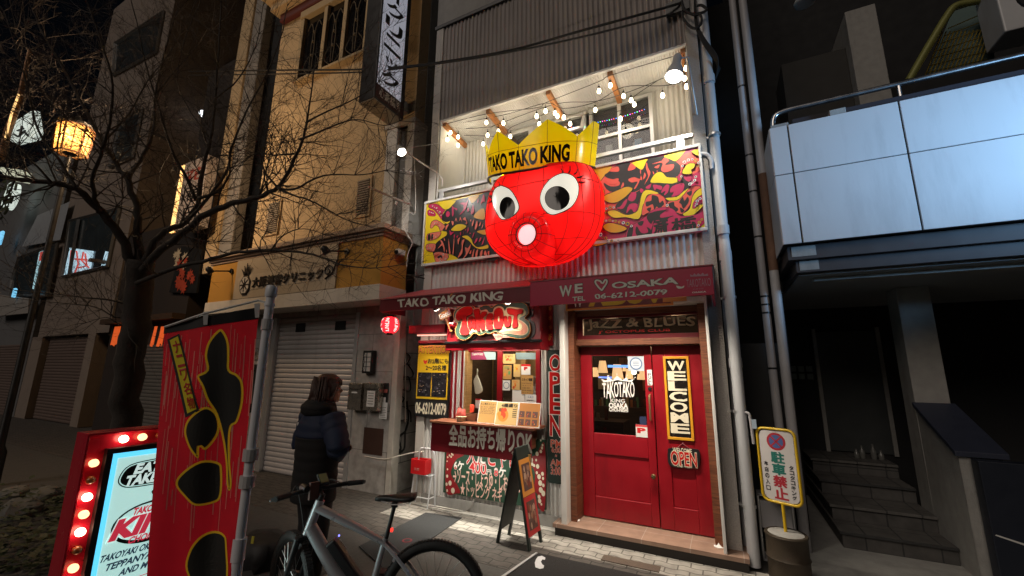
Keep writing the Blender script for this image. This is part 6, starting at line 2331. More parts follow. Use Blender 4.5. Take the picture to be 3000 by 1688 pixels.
fb = thing('far_building', 'dim grey building at the far left with a bright bay window', 'building', (-26, 6, 0))
b = MB()
b.box(-40, 5.75, 0, -22.95, 14, 11, pbr('grey_render', (.12, .12, .125), .8, var=.25, scale=1))
b.build('wall', fb)
b = MB()
shutter(b, -30, -23.2, 0, 2.6, 5.72, pbr('brown_shutter', (.14, .1, .085), .6), .1, .02)
b.build('roller_shutter', fb, smooth='all')
wo = pwin(fb, 'a8', [(70, 510), (110, 380), (330, 300), (270, 600), (60, 600)], 5.6, .05)
b = MB()
M_COOL = emi('cool_window', (.45, .75, .85), .55)
b.poly([W('a8', x, y, 5.58) for x, y in ((185, 560), (225, 350), (250, 340), (215, 570))], M_COOL)
b.poly([W('a8', x, y, 5.57) for x, y in ((222, 400), (230, 350), (250, 345), (245, 400))], M_SGR)
b.build('lit_pane', wo)
wo = MB()
b = MB()
b.quad(W('a8', 125, 320, 5.6), W('a8', 345, 280, 5.6), W('a8', 400, 60, 5.6), W('a8', 215, 140, 5.6), pbr('blue_white_wall', (.3, .32, .35), .7))
b.build('white_wall', fb)
for nm, pts, lab, Y, n in (('square_sign', [(85, 1190), (110, 1045), (285, 930), (310, 1110), (290, 1170), (120, 1215)], 'glowing white square sign with a black brush mark at the far left', 5.0, 'c2'),):
    t = thing(nm, lab, 'sign', W(n, 200, 1200, Y))
    b = MB()
    b.prism([W(n, x, y, Y) for x, y in pts], (0, .2, 0), emi('white_sign_glow', (.8, .9, .82), .75))
    b.build('face', t)
    b = MB()
    for st in ([(150, 1110), (200, 1090)], [(190, 1070), (170, 1150)], [(160, 1160), (215, 1110)], [(205, 1120), (240, 1150)], [(120, 1140), (150, 1160)]):
        b.tube([W(n, x, y, Y - .03) for x, y in st], .045, M_BLACK, 5)
    b.build('lettering', t)
t = thing('round_sign', 'glowing white round emblem sign at the left edge', 'sign', W('c1', 60, 1150, 5.0))
b = MB()
c = W('c1', 65, 1030, 5.0)
k = .30354 * 15 / FPX
b.lathe([(115 * k * 1.35, 0), (115 * k * 1.35, .25)], c, emi('white_sign_glow', (.8, .9, .82), .75), 28, (0, 1, 0))
b.build('face', t)
b = MB()
TX(b, '福', c.x - .75, c.z - .8, c.x + .8, c.z + .75, c.y - .03, pbr('sign_ink', (.06, .07, .03), .5), .03)
for a in range(0, 360, 30):
    b.tube([c + Vector((math.cos(R(a + s)) * 1.1, -.03, math.sin(R(a + s)) * 1.1)) for s in (0, 9, 18)], .04, pbr('sign_ink', (.06, .07, .03), .5), 4)
b.build('lettering', t)
b = MB()
b.prism([W('c1', x, y, 4.95) for x, y in ((0, 790), (0, 755), (205, 785), (240, 800), (220, 900), (90, 880))], (0, .2, 0), emi('white_sign_glow2', (.8, .82, .62), .5))
b.build('slanting_sign', label='slanting lit panel above the round emblem sign', cat='sign')
t = thing('shop_sign', 'small pale horizontal signboard with dark capitals at the left edge', 'sign', W('a8', 80, 700, 5.4))
b = MB()
b.prism([W('a8', x, y, 5.4) for x, y in ((-40, 720), (-40, 590), (165, 615), (160, 700))], (0, .1, 0), pbr('sign_pale2', (.3, .28, .26), .6))
b.build('board', t)
b = MB()
a, c = W('a8', -20, 665, 5.38), W('a8', 145, 625, 5.38)
TX(b, 'SUZUYA', a.x, a.z, c.x, c.z - .1, 5.38, M_BLKT, .03)
a, c = W('a8', 5, 698, 5.38), W('a8', 120, 680, 5.38)
TX(b, '小料理 すずや', a.x, a.z, c.x, c.z, 5.38, M_BLKT, 0)
b.build('lettering', t)
t = thing('lit_pole', 'slim orange lit pole rising at the far left', 'pole', W('c2', 10, 1360, 4.5))
b = MB()
b.tube([W('c2', 10, 1370, 4.5), W('c2', 65, 1120, 4.5), W('c2', 165, 860, 4.5), W('c2', 255, 420, 4.5)], [.12, .12, .1, .07], pbr('rust_pole', (.35, .16, .06), .5, .3), 8)
b.build('pole', t, smooth=True)
b = MB()
b.tube([W('c2', 45, 1180, 4.36), W('c2', 100, 960, 4.36), W('c2', 160, 800, 4.38)], .035, emi('warm_tube', (1, .6, .22), 1.6), 6)
b.build('tube', t)
for x, y, r_, lab in ((5, 270, .2, 'cyan lamp at the left edge level with the bay window head'), (83, 585, .12, 'tiny cyan lamp below the bright bay window')):
    b = MB()
    b.box(*(W('a8', x, y, 5.3) - Vector((r_ * .7, .05, r_ * 1.6))), *(W('a8', x, y, 5.3) + Vector((r_ * .7, .05, r_ * 1.6))), emi('cyan_glow', (.2, .6, .9), 1.0))
    b.build('cyan_lamp', label=lab, cat='lamp', bevel=.05)

# Japanese street lantern
LP = W('f', 214, 412, 2.5)
t = thing('street_lantern', 'glowing amber street lantern of timber lattice on a dark post', 'street lamp', (LP.x, LP.y, 0))
b = MB()
hw, hh = .25, .26
M_LAT = pbr('lantern_frame', (.12, .05, .02), .5)


def lanternface(k, u, z, s=1.0):
    a = R(60 * k + 15)
    c = R(60 * (k + 1) + 15)
    p, q = Vector((math.cos(a), math.sin(a), 0)) * hw * s, Vector((math.cos(c), math.sin(c), 0)) * hw * s
    f = 1 - .12 * (z < 0) * abs(z) / hh
    return LP + (p + (q - p) * u) * (f + .0) + Vector((0, 0, z))


for k in range(6):
    for u in (0, .5, 1):
        b.tube([lanternface(k, u, -hh), lanternface(k, u, hh)], .016 if u in (0, 1) else .01, M_LAT, 5)
    for z in (-hh, 0, hh):
        b.tube([lanternface(k, 0, z), lanternface(k, 1, z)], .016 if abs(z) == hh else .01, M_LAT, 5)
b.build('lattice', t)
b = MB()
M_LPA = shell('lantern_glass', (.95, .55, .2), .75, .5, .3)
for k in range(6):
    b.quad(lanternface(k, 0, -hh, .95), lanternface(k, 1, -hh, .95), lanternface(k, 1, hh, .95), lanternface(k, 0, hh, .95), M_LPA)
b.build('glass', t)
b = MB()
b.ball(LP + Vector((0, 0, .02)), .075, emi('amber_bulb', (1, .8, .45), 30), 10)
b.build('bulb', t, smooth=True)
b = MB()
b.lathe([(hw * 1.25, 0), (hw * 1.3, .03), (hw * .6, .1), (.06, .16), (.02, .25)], LP + Vector((0, 0, hh)), M_BLACK, 6)
b.build('roof', t)
lamp('POINT', 'lantern_inner_light', LP + Vector((.06, -.1, .02)), 7, (1, .75, .4), .04)
b = MB()
b.lathe([(.09, 0), (.09, .5), (.05, .6), (.035, LP.z - hh - .05), (.1, LP.z - hh)], (LP.x, LP.y, 0), M_BLACK, 12)
b.build('post', t, smooth=True)
lamp('POINT', 'street_lantern_light', LP + Vector((.5, .3, 0)), 250, (1, .66, .36), .3)

# ================================================================== building on the right: white panel gallery, stairs
rb = thing('right_building', 'dark modern building with a white panelled gallery above a stair recess', 'building', (3, 6, 0))
M_PANEL = pbr('white_panel', (.62, .64, .66), .35, var=.05, scale=2, stain=.22)
M_DKP = pbr('dark_soffit_panel', (.05, .045, .048), .5, var=.2)
b = MB()
for x0, x1 in ((.66, .822), (.838, 1.762), (1.778, 3.4), (3.416, 6.5)):
    for z0, z1 in ((3.185, 3.963), (3.973, 4.54)):
        b.box(x0, FY, z0, x1, FY + .02, z1, M_PANEL)
b.box(.665, FY + .02, 3.19, 6.5, FY + .6, 4.53, M_BLACK)
for z0, z1 in ((3.185, 3.963), (3.973, 4.54)):
    b.box(.655, FY + .021, z0, .6645, FY + .66, z1, M_PANEL)
b.build('white_gallery', rb, bevel=.003)
b = MB()
b.box(.70, FY + .1, 3.03, 6.5, 6.4, 3.18, M_DKP)
b.box(.77, FY + .16, 2.9, 6.5, 6.4, 3.03, M_DKP)
b.box(.735, FY + .095, 3.06, .95, FY + .1, 3.17, M_CONC)
b.box(.80, FY + .155, 2.92, .97, FY + .16, 3.02, M_CONC)
b.build('soffit_steps', rb, bevel=.004)
b = MB()
b.box(.8, 5.3, 2.88, 6.5, 8.5, 2.898, pbr('soffit', (.3, .32, .33), .6, var=.15))
b.box(.95, 5.45, 2.84, 6.5, 5.6, 2.88, M_CONC)
b.build('ceiling', rb)
b = MB()
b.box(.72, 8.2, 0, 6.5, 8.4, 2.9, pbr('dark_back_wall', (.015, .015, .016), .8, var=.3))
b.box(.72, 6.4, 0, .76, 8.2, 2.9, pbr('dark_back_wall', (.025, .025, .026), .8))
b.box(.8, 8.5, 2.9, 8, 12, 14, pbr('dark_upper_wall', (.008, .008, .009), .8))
b.build('back_wall', rb)
b = MB()
b.box(1.93, 6.5, 0, 2.235, 6.85, 2.88, M_CONC)
b.build('pillar', rb, bevel=.01)
b = MB()
M_TREAD = tiles('stair_tiles', (.085, .08, .075), (.072, .068, .064), (.03, .03, .03), .3, .3, .008, 'XZ', .7, 0, .4)
M_TREAD2 = tiles('stair_tread_tiles', (.115, .108, .1), (.1, .094, .088), (.035, .035, .035), .3, .3, .008, 'XY', .7, 0, .4)
ys = [6.0, 6.4, 6.9, 7.4]
for i, y in enumerate(ys):
    z = .17 * (i + 1)
    b.box(1.0, y + .03, 0 if i == 0 else z - .17, 1.925, 8.2, z - .03, M_TREAD)
    b.box(.98, y, z - .03, 1.925, 8.2, z, M_TREAD2)
b.build('stairs', rb, bevel=.004)
b = MB()
P = [Vector((1.93, y, z)) for y, z in ((5.68, 0), (5.68, 1.1), (6.5, 1.48), (6.5, 0))]
b.prism(P, (.3, 0, 0), M_CONC)
b.build('stair_parapet', rb, bevel=.006)
b = MB()
b.hexa([(1.90, 5.64, 1.085), (2.27, 5.64, 1.085), (2.27, 6.5, 1.485), (1.90, 6.5, 1.485)], [(1.90, 5.64, 1.135), (2.27, 5.64, 1.135), (2.27, 6.5, 1.535), (1.90, 6.5, 1.535)], pbr('blue_cap', (.03, .036, .06), .5, var=.2))
b.box(2.0, 5.5, 0, 2.6, 5.64, 1.08, pbr('dark_blue_panel', (.012, .016, .028), .5))
b.build('parapet_cap', rb, bevel=.006)
b = MB()
zr = 4.84
b.tube(cr([(.74, FY + .3, 4.58), (.75, FY + .3, 4.8), (.85, FY + .3, zr + .04), (1.2, FY + .3, zr + .05), (2.2, FY + .3, zr + .06), (4.5, FY + .3, zr + .08)], 5, False), .028, M_STEEL, 10)
for x in (1.9, 2.9):
    b.tube([(x, FY + .3, 4.54), (x, FY + .3, zr + .05)], .016, M_STEEL, 8)
b.build('handrail', rb, smooth=True)
b = MB()
b.box(.68, FY + .05, 4.542, .85, FY + .4, 4.6, M_CONC)
b.box(1.22, FY + .03, 4.542, 1.36, FY + .4, 4.62, M_CONC)
b.box(.9, FY + .12, 4.542, 6.5, FY + .5, 4.66, pbr('parapet_dark', (.018, .016, .024), .6))
b.build('parapet_block', rb, bevel=.004)
b = MB()
p0, p1 = W('c5', 1010, 855, 7.5), W('c5', 1170, 30, 7.5)
p2 = W('c5', 1315, 795, 7.5)
b.box(p0.x, 7.5, 4.4, p2.x, 8.5, p1.z, M_CONC)
b.box(p0.x - .9, 7.7, 4.4, p0.x - .005, 8.5, p1.z - .5, pbr('dark_concrete', (.035, .033, .03), .8))
b.build('upper_column', rb, bevel=.01)
# fire stair frame with mesh and a condenser at the top right
t = thing('fire_stair', 'yellow green fire stair frame with wire mesh behind the gallery rail', 'fire stair', W('c5', 1490, 750, 6.6))
b = MB()
M_YG = pbr('yellow_green_paint', (.22, .22, .06), .5, .2, var=.2)
b.tube(cr([W('c5', 1490, 760, 6.6), W('c5', 1650, 480, 6.6), W('c5', 1850, 150, 6.6), W('c5', 1930, 60, 6.6), W('c5', 2040, 30, 6.6), W('c5', 2300, -20, 6.6)], 5, False), .045, M_YG, 10)
b.build('stringer', t, smooth=True)
b = MB()
M_MESH = pbr('wire_mesh', (.35, .28, .08), .3, .8)
for i in range(14):
    a, c = W('c5', 1640 + i * 40, 720 - i * 8, 6.7), W('c5', 1860 + i * 36, 160, 6.7)
    b.tube([a, a.lerp(c, .75)], .008, M_MESH, 4)
for i in range(7):
    b.tube([W('c5', 1650 + 35 * i, 690 - i * 70, 6.7), W('c5', 2230, 560 - i * 75, 6.7)], .008, M_MESH, 4)
b.build('mesh', t)
b = MB()
b.hexa([W('c5', *p, 6.9) for p in ((1660, 710), (2300, 580), (2250, 0), (1900, 110))], [W('c5', *p, 7.0) for p in ((1660, 710), (2300, 580), (2250, 0), (1900, 110))], pbr('teal_panel', (.1, .16, .15), .5))
b.build('panel', t)
t = thing('condenser', 'white air conditioner condenser at the top right corner', 'air conditioner', W('c5', 2480, 290, 6.3))
a, c = W('c5', 2400, 300, 6.3), W('c5', 2576, 0, 6.3)
b = MB()
b.box(a.x, 6.3, a.z, a.x + .85, 6.7, a.z + .75, M_PVC)
b.build('case', t, bevel=.015)
b = MB()
b.lathe([(.26, 0), (.25, .02), (.05, .03)], (a.x + .4, 6.3, a.z + .4), M_BLACK, 24, (0, -1, 0))
b.build('fan_grille', t)
t = thing('wall_lamp', 'oval white lamp at the top edge above the dark alley', 'lamp', W('c5', 500, 20, 6))
b = MB()
b.ball(W('c5', 510, 15, 6.0), .13, pbr('opal_lamp', (.5, .52, .52), .3), 14, .5)
b.build('lamp_shade', t, smooth=True)
lamp('SPOT', 'neon_spill', (4.9, 3.2, 3.5), 950, (.32, .62, 1), .4, (2.3, 5.05, 3.95), 52, 1)
for i, (x, y, lab) in enumerate(((690, 742, 'leftmost small pale bottle on the dark stair landing'), (716, 722, 'second small pale bottle from the left on the dark stair landing'), (772, 722, 'tallest small pale bottle on the dark stair landing'), (812, 745, 'rightmost small pale bottle on the dark stair landing'))):
    p = W('z8', x, y, 7.75)
    b = MB()
    h = (.12, .17, .2, .12)[i]
    b.lathe([(.03, 0), (.033, .01), (.033, h * .55), (.014, h * .75), (.013, h), (.002, h + .004)], (p.x, 7.75, .68), pbr('pale_bottle', (.14, .14, .13), .25), 12)
    b.build('bottle', smooth=True, label=lab, cat='bottle', group='bottles on the stair landing')
b = MB()
b.box(1.35, 8.17, .7, 2.1, 8.199, 2.5, pbr('dim_door', (.05, .055, .055), .4))
b.box(1.3, 8.15, .68, 1.35, 8.199, 2.55, M_CONC)
b.box(2.1, 8.15, .68, 2.15, 8.199, 2.55, M_CONC)
b.build('door', rb)
b = MB()
for i in range(6):
    b.box(.95 + .11 * (i % 3), 8.15, 1.75 + .12 * (i // 3), 1.03 + .11 * (i % 3), 8.199, 1.84 + .12 * (i // 3), pbr('meter_grey', (.16, .19, .18), .4))
b.build('meter', rb)
# white strip by the curb at lower right
b = MB()
b.hexa([W('z8', 1400, 1245, 5.0), W('z8', 1560, 1300, 5.0), W('z8', 1560, 1290, 5.0), W('z8', 1405, 1240, 5.0)], [W('z8', 1400, 1245, 5.1), W('z8', 1560, 1300, 5.1), W('z8', 1560, 1290, 5.1), W('z8', 1405, 1240, 5.1)], M_WHITE)
b.build('white_bar', label='short pale bar at the right edge below the stair parapet', cat='bar')

# alley pipes
t = thing('drain_pipe', 'thick grey drain pipe with brackets beside the right end of the shop', 'pipe', (.11, 5.02, 0))
b = MB()
b.tube([(.105, 5.06, 9), (.105, 5.06, 3.32), (.108, 5.03, 3.25), (.11, 5.02, 3.15), (.11, 5.02, .02)], .056, M_PVC, 16)
for z in (5.35, 3.42, 3.12, 1.95):
    b.tube([(.107, 5.04, z - .05), (.107, 5.04, z + .05)], .064, M_PVC, 16)
b.build('pipe', t, smooth=True)
b = MB()
for z in (4.6, 2.65, 1.45, .55):
    b.tube([(.108, 5.035, z - .012), (.108, 5.035, z + .012)], .068, M_ALU, 16)
    b.box(.0, 5.06, z - .012, .108, 5.09, z + .012, M_ALU)
b.build('bracket', t, smooth=True)
b = MB()
b.tube(cr([W('z4', 2310, 300, 5.0), W('z4', 2360, 305, 4.99), W('z4', 2395, 350, 4.99), W('z4', 2400, 420, 4.99)], 5, False), .022, M_PVC, 10)
b.build('elbow_pipe', label='short curved grey pipe joining the sign corner to the drain pipe', cat='pipe', smooth=True)
b = MB()
b.tube([(.06, 5.2, 9), (.06, 5.2, 0)], .03, M_PVC2, 10)
b.build('side_pipe', label='thin shaded pipe behind the thick drain pipe', cat='pipe', smooth=True)
t = thing('tall_pipe', 'tall pale pipe with a rusty middle length at the corner of the white gallery', 'pipe', (.62, 5.72, 0))
b = MB()
b.tube([(.62, 5.72, 9.5), (.62, 5.72, 4.3)], .05, M_PVC2, 14)
b.tube([(.62, 5.72, 3.05), (.62, 5.72, 0)], .05, M_PVC2, 14)
b.build('pipe', t, smooth=True)
b = MB()
b.tube([(.62, 5.72, 4.3), (.62, 5.72, 3.05)], .051, M_RUST, 14)
b.build('rusty_section', t, smooth=True)
t = thing('tall_pipe', 'tall grey pipe with taped joints left of the rusty pipe', 'pipe', (.5, 5.76, 0))
b = MB()
b.tube([(.5, 5.76, 7.2), (.5, 5.76, 1.5), (.52, 5.76, 0)], .045, M_PVC2, 14)
b.build('pipe', t, smooth=True)
b = MB()
for z in (5.6, 4.6, 4.1, 3.5, 2.75, 2.65, 2.55, 1.9):
    b.tube([(.5, 5.76, z - .01), (.5, 5.76, z + .01)], .049, M_BLACK, 14)
b.build('tape_band', t, smooth=True)
b = MB()
b.box(.1, 5.9, 0, .64, 6.0, 2.2, pbr('alley_clutter', (.025, .025, .025), .8, var=.5))
b.box(.02, 8, 0, .7, 8.2, 9, pbr('alley_end', (.012, .012, .012), .9))
b.build('alley_wall', label='dark wall closing the narrow alley behind the pipes', cat='wall')
b = MB()
c = W('c8', 370, 200, 4.99)
b.tube(cr([c + Vector((-.07, .0, .04)), c + Vector((-.02, 0, .045)), c + Vector((0, 0, 0)), c + Vector((.01, 0, -.25))], 4, False), .014, M_PVC2, 8)
b.build('small_pipe', label='small bent pipe hooked on the drain pipe above the parking sign', cat='pipe', smooth=True)
b = MB()
c = W('c8', 402, 250, 4.97)
b.box(c.x - .02, c.y, c.z - .045, c.x + .02, c.y + .004, c.z + .045, pbr('blue_tag', (.4, .5, .6), .5))
b.build('tag', label='small pale blue tag on the bent pipe', cat='tag')
# gas meter box behind the sign
t = thing('meter_box', 'pale metal crate of bottles standing in the alley mouth', 'crate', W('c8', 550, 1110, 5.5))
a, c = WZ('c8', 470, 1150, .0), W('c8', 650, 960, 5.3)
b = MB()
b.box(.2, 5.25, .0, .5, 5.45, .02, M_PVC2)
for x in (.2, .49):
    b.box(x, 5.25, .02, x + .012, 5.262, .62, M_ALU)
    b.box(x, 5.44, .02, x + .012, 5.452, .62, M_ALU)
b.box(.2, 5.25, .608, .5, 5.452, .62, M_ALU)
b.build('frame', t)
b = MB()
b.box(.215, 5.27, .3, .487, 5.43, .56, M_PVC2)
b.build('crate', t, bevel=.006)

# overhead cables
def cable(name, pts, r, lab):
    b = MB()
    b.tube(cr(pts, 6, False), r, M_RUB, 6)
    return b.build(name, label=lab, cat='cable', group='black overhead cables', smooth=True)


cable('overhead_cable', [W('c4', -3000 + 2000, 760, 4.9), W('c4', 0, 745, 4.6), W('c4', 830, 738, 4.5), W('z3', 0, 525, 4.5), W('z3', 240, 495, 4.55), W('z3', 800, 400, 4.6), W('z3', 1400, 235, 4.7), W('z3', 2070, 50, 4.9), W('z3', 2160, 15, 5.0)], .016, 'upper of the two black cables crossing the corrugated upper wall')
cable('overhead_cable', [W('c4', -1000, 800, 4.9), W('c4', 0, 785, 4.6), W('c4', 830, 765, 4.5), W('z3', 0, 535, 4.48), W('z3', 600, 450, 4.55), W('z3', 1300, 310, 4.7), W('z3', 1900, 160, 4.85), W('z3', 2130, 100, 5.0)], .013, 'lower of the two black cables crossing the corrugated upper wall')
b = MB()
p0 = W('z3', 2140, 40, 4.99)
b.box(p0.x - .16, 4.96, p0.z - .12, p0.x + .12, 5.01, p0.z + .06, M_BLACK)
b.build('cable_bracket', label='black cable bracket box at the top right of the corrugated wall', cat='bracket')
b = MB()
for pts in ([(130, 10), (150, 90), (220, 140), (330, 130), (380, 95), (330, 55), (280, 60)], [(130, 120), (150, 200), (240, 285), (310, 260), (330, 190), (300, 130)], [(130, 40), (170, 110), (250, 150), (310, 140)]):
    b.tube(cr([W('c7', x, y, 4.93) for x, y in pts], 6, False), .016, M_RUB, 6)
b.build('cable_coil', label='black cable loops hanging at the top of the drain pipe', cat='cable', smooth=True)
b = MB()
for k in range(7):
    b.tube(cr([W('c7', 255, 0 + k * 6, 4.96), W('c7', 265 + k * 4, 250, 4.96), W('c7', 320 + k * 8, 400, 4.94), W('c7', 420 + k * 12, 560 + k * 4, 4.95), W('c7', 520 - k * 8, 700 + k * 16, 5.1)], 5, False), .007, M_RUB, 5)
b.build('cable_bundle', label='bundle of thin black wires crossing the drain pipe into the alley', cat='cable', smooth=True)
b = MB()
b.tube([W('z2', 1050, 740, 4.6), W('z2', 1188, 720, FY)], .004, M_ALU, 4)
b.build('stay_wire', label='thin stay wire holding the clamp lamp arm', cat='wire')

# ================================================================== bare street tree
M_BARK = pbr('bark', (.05, .042, .036), .9, var=.45, scale=14, bump=1, bscale=40)
M_TWIG = pbr('twig', (.055, .045, .04), .85, var=.3, scale=10)
tree = thing('street_tree', 'large bare winter tree with spreading twigs in front of the dark shops', 'tree', (-8.9, 3.6, 0))
rt = random.Random(11)
LIMB = [  # points in photo pixels, depth from the lens at both ends, radius at both ends
    ([(360, 1400), (362, 1250), (378, 1100), (398, 960), (405, 860), (410, 770)], 6.6, 6.5, .2, .17),
    ([(405, 800), (345, 690), (290, 620), (225, 555), (150, 535), (70, 530), (-20, 510)], 6.5, 5.6, .11, .03),
    ([(292, 620), (275, 565), (276, 500), (300, 440), (320, 360), (330, 250), (300, 130), (260, 20)], 6.2, 5.6, .05, .012),
    ([(408, 790), (407, 670), (400, 610), (373, 524), (349, 495), (300, 420), (250, 320), (190, 210), (120, 90)], 6.5, 6.9, .1, .016),
    ([(373, 524), (420, 450), (450, 380), (455, 280), (480, 160), (520, 30)], 6.6, 7.2, .05, .012),
    ([(415, 780), (470, 690), (547, 650), (582, 582), (594, 495), (617, 408), (630, 290), (640, 150), (650, -20)], 6.5, 6.8, .085, .014),
    ([(575, 590), (540, 510), (500, 430), (470, 330), (430, 200), (400, 60)], 6.5, 6.1, .04, .01),
    ([(540, 655), (600, 590), (660, 510), (680, 430), (720, 330), (780, 220), (830, 90)], 6.45, 6.2, .04, .01),
    ([(412, 800), (500, 705), (611, 623), (700, 590), (770, 575), (830, 530), (860, 470), (890, 400), (905, 320), (915, 250)], 6.45, 5.9, .09, .012),
    ([(815, 550), (860, 555), (950, 515), (1065, 512), (1145, 495)], 6.1, 5.5, .03, .006),
    ([(820, 555), (860, 572), (925, 595), (1005, 640), (1085, 665)], 6.1, 5.5, .028, .006),
    ([(860, 450), (800, 455), (750, 450), (700, 480)], 6.0, 6.2, .02, .006),
    ([(880, 410), (970, 372), (1045, 350), (1125, 368), (1180, 350)], 5.95, 5.4, .022, .005),
    ([(895, 360), (960, 325), (1020, 300), (1095, 255), (1130, 200)], 5.9, 5.5, .02, .005),
    ([(815, 550), (775, 500), (760, 430), (775, 360), (790, 280)], 6.2, 6.3, .025, .006),
    ([(405, 830), (500, 790), (592, 767), (697, 738), (782, 735), (877, 738), (950, 757), (1004, 776), (1084, 786), (1147, 780)], 6.4, 5.3, .055, .006),
    ([(790, 737), (830, 690), (890, 670), (960, 690)], 5.8, 5.5, .018, .005),
    ([(400, 900), (330, 880), (250, 872), (150, 860), (40, 850)], 6.5, 6.0, .03, .006),
    ([(400, 880), (350, 930), (280, 900), (200, 890), (90, 880)], 6.5, 6.2, .025, .006),
    ([(402, 960), (350, 950), (310, 930), (240, 950)], 6.5, 6.3, .02, .005),
    ([(225, 555), (180, 480), (120, 400), (90, 300), (60, 180), (20, 60)], 5.9, 5.9, .035, .008),
    ([(150, 535), (90, 470), (40, 420), (-20, 390)], 5.8, 5.5, .025, .006),
    ([(300, 440), (240, 380), (170, 330), (100, 240)], 5.9, 5.6, .02, .006),
    ([(582, 582), (640, 560), (672, 510), (672, 450), (690, 400)], 6.4, 6.2, .035, .008),
    ([(455, 280), (520, 200), (600, 110), (680, 30)], 7.0, 7.2, .02, .006),
    ([(300, 420), (380, 330), (430, 240), (500, 150), (560, 40)], 6.7, 6.9, .025, .006),
    ([(190, 210), (130, 180), (60, 120), (0, 40)], 6.8, 6.6, .018, .006),
    ([(617, 408), (560, 330), (520, 240), (540, 120), (580, 20)], 6.7, 6.9, .022, .006),
    ([(250, 320), (180, 330), (90, 330), (0, 300)], 6.7, 6.4, .02, .006),
    ([(630, 290), (700, 230), (750, 130), (770, 20)], 6.7, 6.9, .02, .006),
]
tk, lb, tw = MB(), MB(), MB()
ntw = [0]


def twig(mb, p, d, length, r, lev):
    ntw[0] += 1
    pts = [p]
    dd = d.normalized()
    n = 4 if lev < 2 else 3
    for i in range(n):
        dd = (dd + Vector((rt.gauss(0, .16), rt.gauss(0, .16), rt.gauss(.05, .14)))).normalized()
        pts.append(pts[-1] + dd * length / n)
    mb.tube(pts, [r * (1 - .7 * i / n) for i in range(n + 1)], M_TWIG, 3 if lev else 4, False)
    if lev >= 3:
        return
    k = (rt.randint(3, 5), rt.randint(2, 4), 2)[lev]
    for j in range(k):
        i = rt.randint(1, n)
        t_ = (pts[i] - pts[i - 1]).normalized()
        side = Vector((rt.gauss(0, 1), rt.gauss(0, 1), rt.gauss(.2, 1)))
        side = (side - t_ * side.dot(t_)).normalized()
        twig(mb, pts[i], t_ * .75 + side * rt.uniform(.45, .9), length * rt.uniform(.45, .7), r * .55, lev + 1)


for li, (px, d0, d1, ra, rb_) in enumerate(LIMB):
    n = len(px)
    P = cr([WD('f', x, y, d0 + (d1 - d0) * i / (n - 1)) for i, (x, y) in enumerate(px)], 4, False)
    m = len(P)
    rad = [(ra + (rb_ - ra) * (i / (m - 1)) ** .7) * (.72 if li else 1) for i in range(m)]
    P = [p + Vector((rt.gauss(0, 1), rt.gauss(0, 1), rt.gauss(0, 1))) * min(.02, .25 * q) for p, q in zip(P, rad)]
    if li == 0:
        P[0].z = -.05
        rad[0], rad[1] = .3, .24
        tk.tube(P, rad, M_BARK, 14)
        for a in range(6):
            e = P[0] + Vector((math.cos(a * 1.05), math.sin(a * 1.05), 0)) * .42
            tk.tube([P[2], P[1] + (e - P[0]) * .3, e], [.1, .11, .04], M_BARK, 7)
        continue
    lb.tube(P, rad, M_BARK, 8)
    step = 2 if rb_ < .02 else 3
    for i in range(3, m, step):
        t_ = (P[i] - P[i - 1]).normalized()
        for s in range(3 if i > m * .4 else 1):
            side = RT * rt.gauss(0, 1) + UP * rt.gauss(.35, 1) + FW * rt.gauss(0, .55)
            side = (side - t_ * side.dot(t_)).normalized()
            lim = .55 + .5 * (1 - i / m)
            twig(tw, P[i], t_ * .6 + side * .9, lim * rt.uniform(.6, 1.15), max(.005, min(.013, rad[i] * .4)), 0)
    twig(tw, P[-1], P[-1] - P[-2], .6, rb_ * .9, 0)
tk.build('trunk', tree, smooth='all')
lb.build('limbs', tree, smooth='all')
tw.build('twigs', tree)
# planting at the tree foot
M_LEAF = pbr('ivy_leaf', (.035, .05, .018), .6, var=.6, scale=8)
b = MB()
for i in range(1500):
    p = WZ('f', rnd.uniform(-60, 330), rnd.uniform(1380, 1690), 0)
    if p.y < .6 or p.length > 9:
        continue
    p.z = abs(rnd.gauss(.08, .12))
    a = rnd.uniform(0, 6.28)
    s = rnd.uniform(.025, .055)
    u = Vector((math.cos(a), math.sin(a), rnd.uniform(-.4, .4))) * s
    v = Vector((-math.sin(a), math.cos(a), rnd.uniform(-.4, .6))) * s * .7
    b.add([p - u, p - v * .8, p + u, p + v], [(0, 1, 2, 3)], M_LEAF)
o = b.build('ground_cover', kind='stuff')
for n_, (x, y, s, lab) in enumerate(((55, 1510, .2, 'pale boulder nearest the left edge by the tree bed'), (125, 1465, .17, 'pale boulder beside the red bulb frame in the tree bed'), (40, 1455, .14, 'small pale stone behind the boulders in the tree bed'))):
    c = WZ('f', x, y, 0)
    b = MB()
    vs, fs = [], []
    for i in range(9):
        for j in range(14):
            th, ph = math.pi * i / 8, 2 * math.pi * j / 14
            d = Vector((math.sin(th) * math.cos(ph), math.sin(th) * math.sin(ph), math.cos(th)))
            k = s * (1 + .35 * noise.noise(d * 2.2 + Vector((n_ * 7, 0, 0))))
            vs.append(c + Vector((d.x * k * 1.3, d.y * k, d.z * k * .7 + s * .3)))
    for i in range(8):
        for j in range(14):
            fs.append((i * 14 + j, i * 14 + (j + 1) % 14, (i + 1) * 14 + (j + 1) % 14, (i + 1) * 14 + j))
    b.add(vs, fs, pbr('boulder_grey', (.17, .165, .15), .9, var=.4, bump=.5, bscale=40))
    b.build('boulder', smooth=True, label=lab, cat='stone')

# ================================================================== person looking at the shop front
PL0 = Vector((-3.38, 2.78, 0))
fa = R(-14)
PF_, PR_ = Vector((math.sin(-fa), math.cos(fa), 0)), Vector((math.cos(fa), math.sin(fa), 0))
per = thing('person', 'person with long brown hair in a blue and black puffer jacket seen from behind', 'person', PL0)


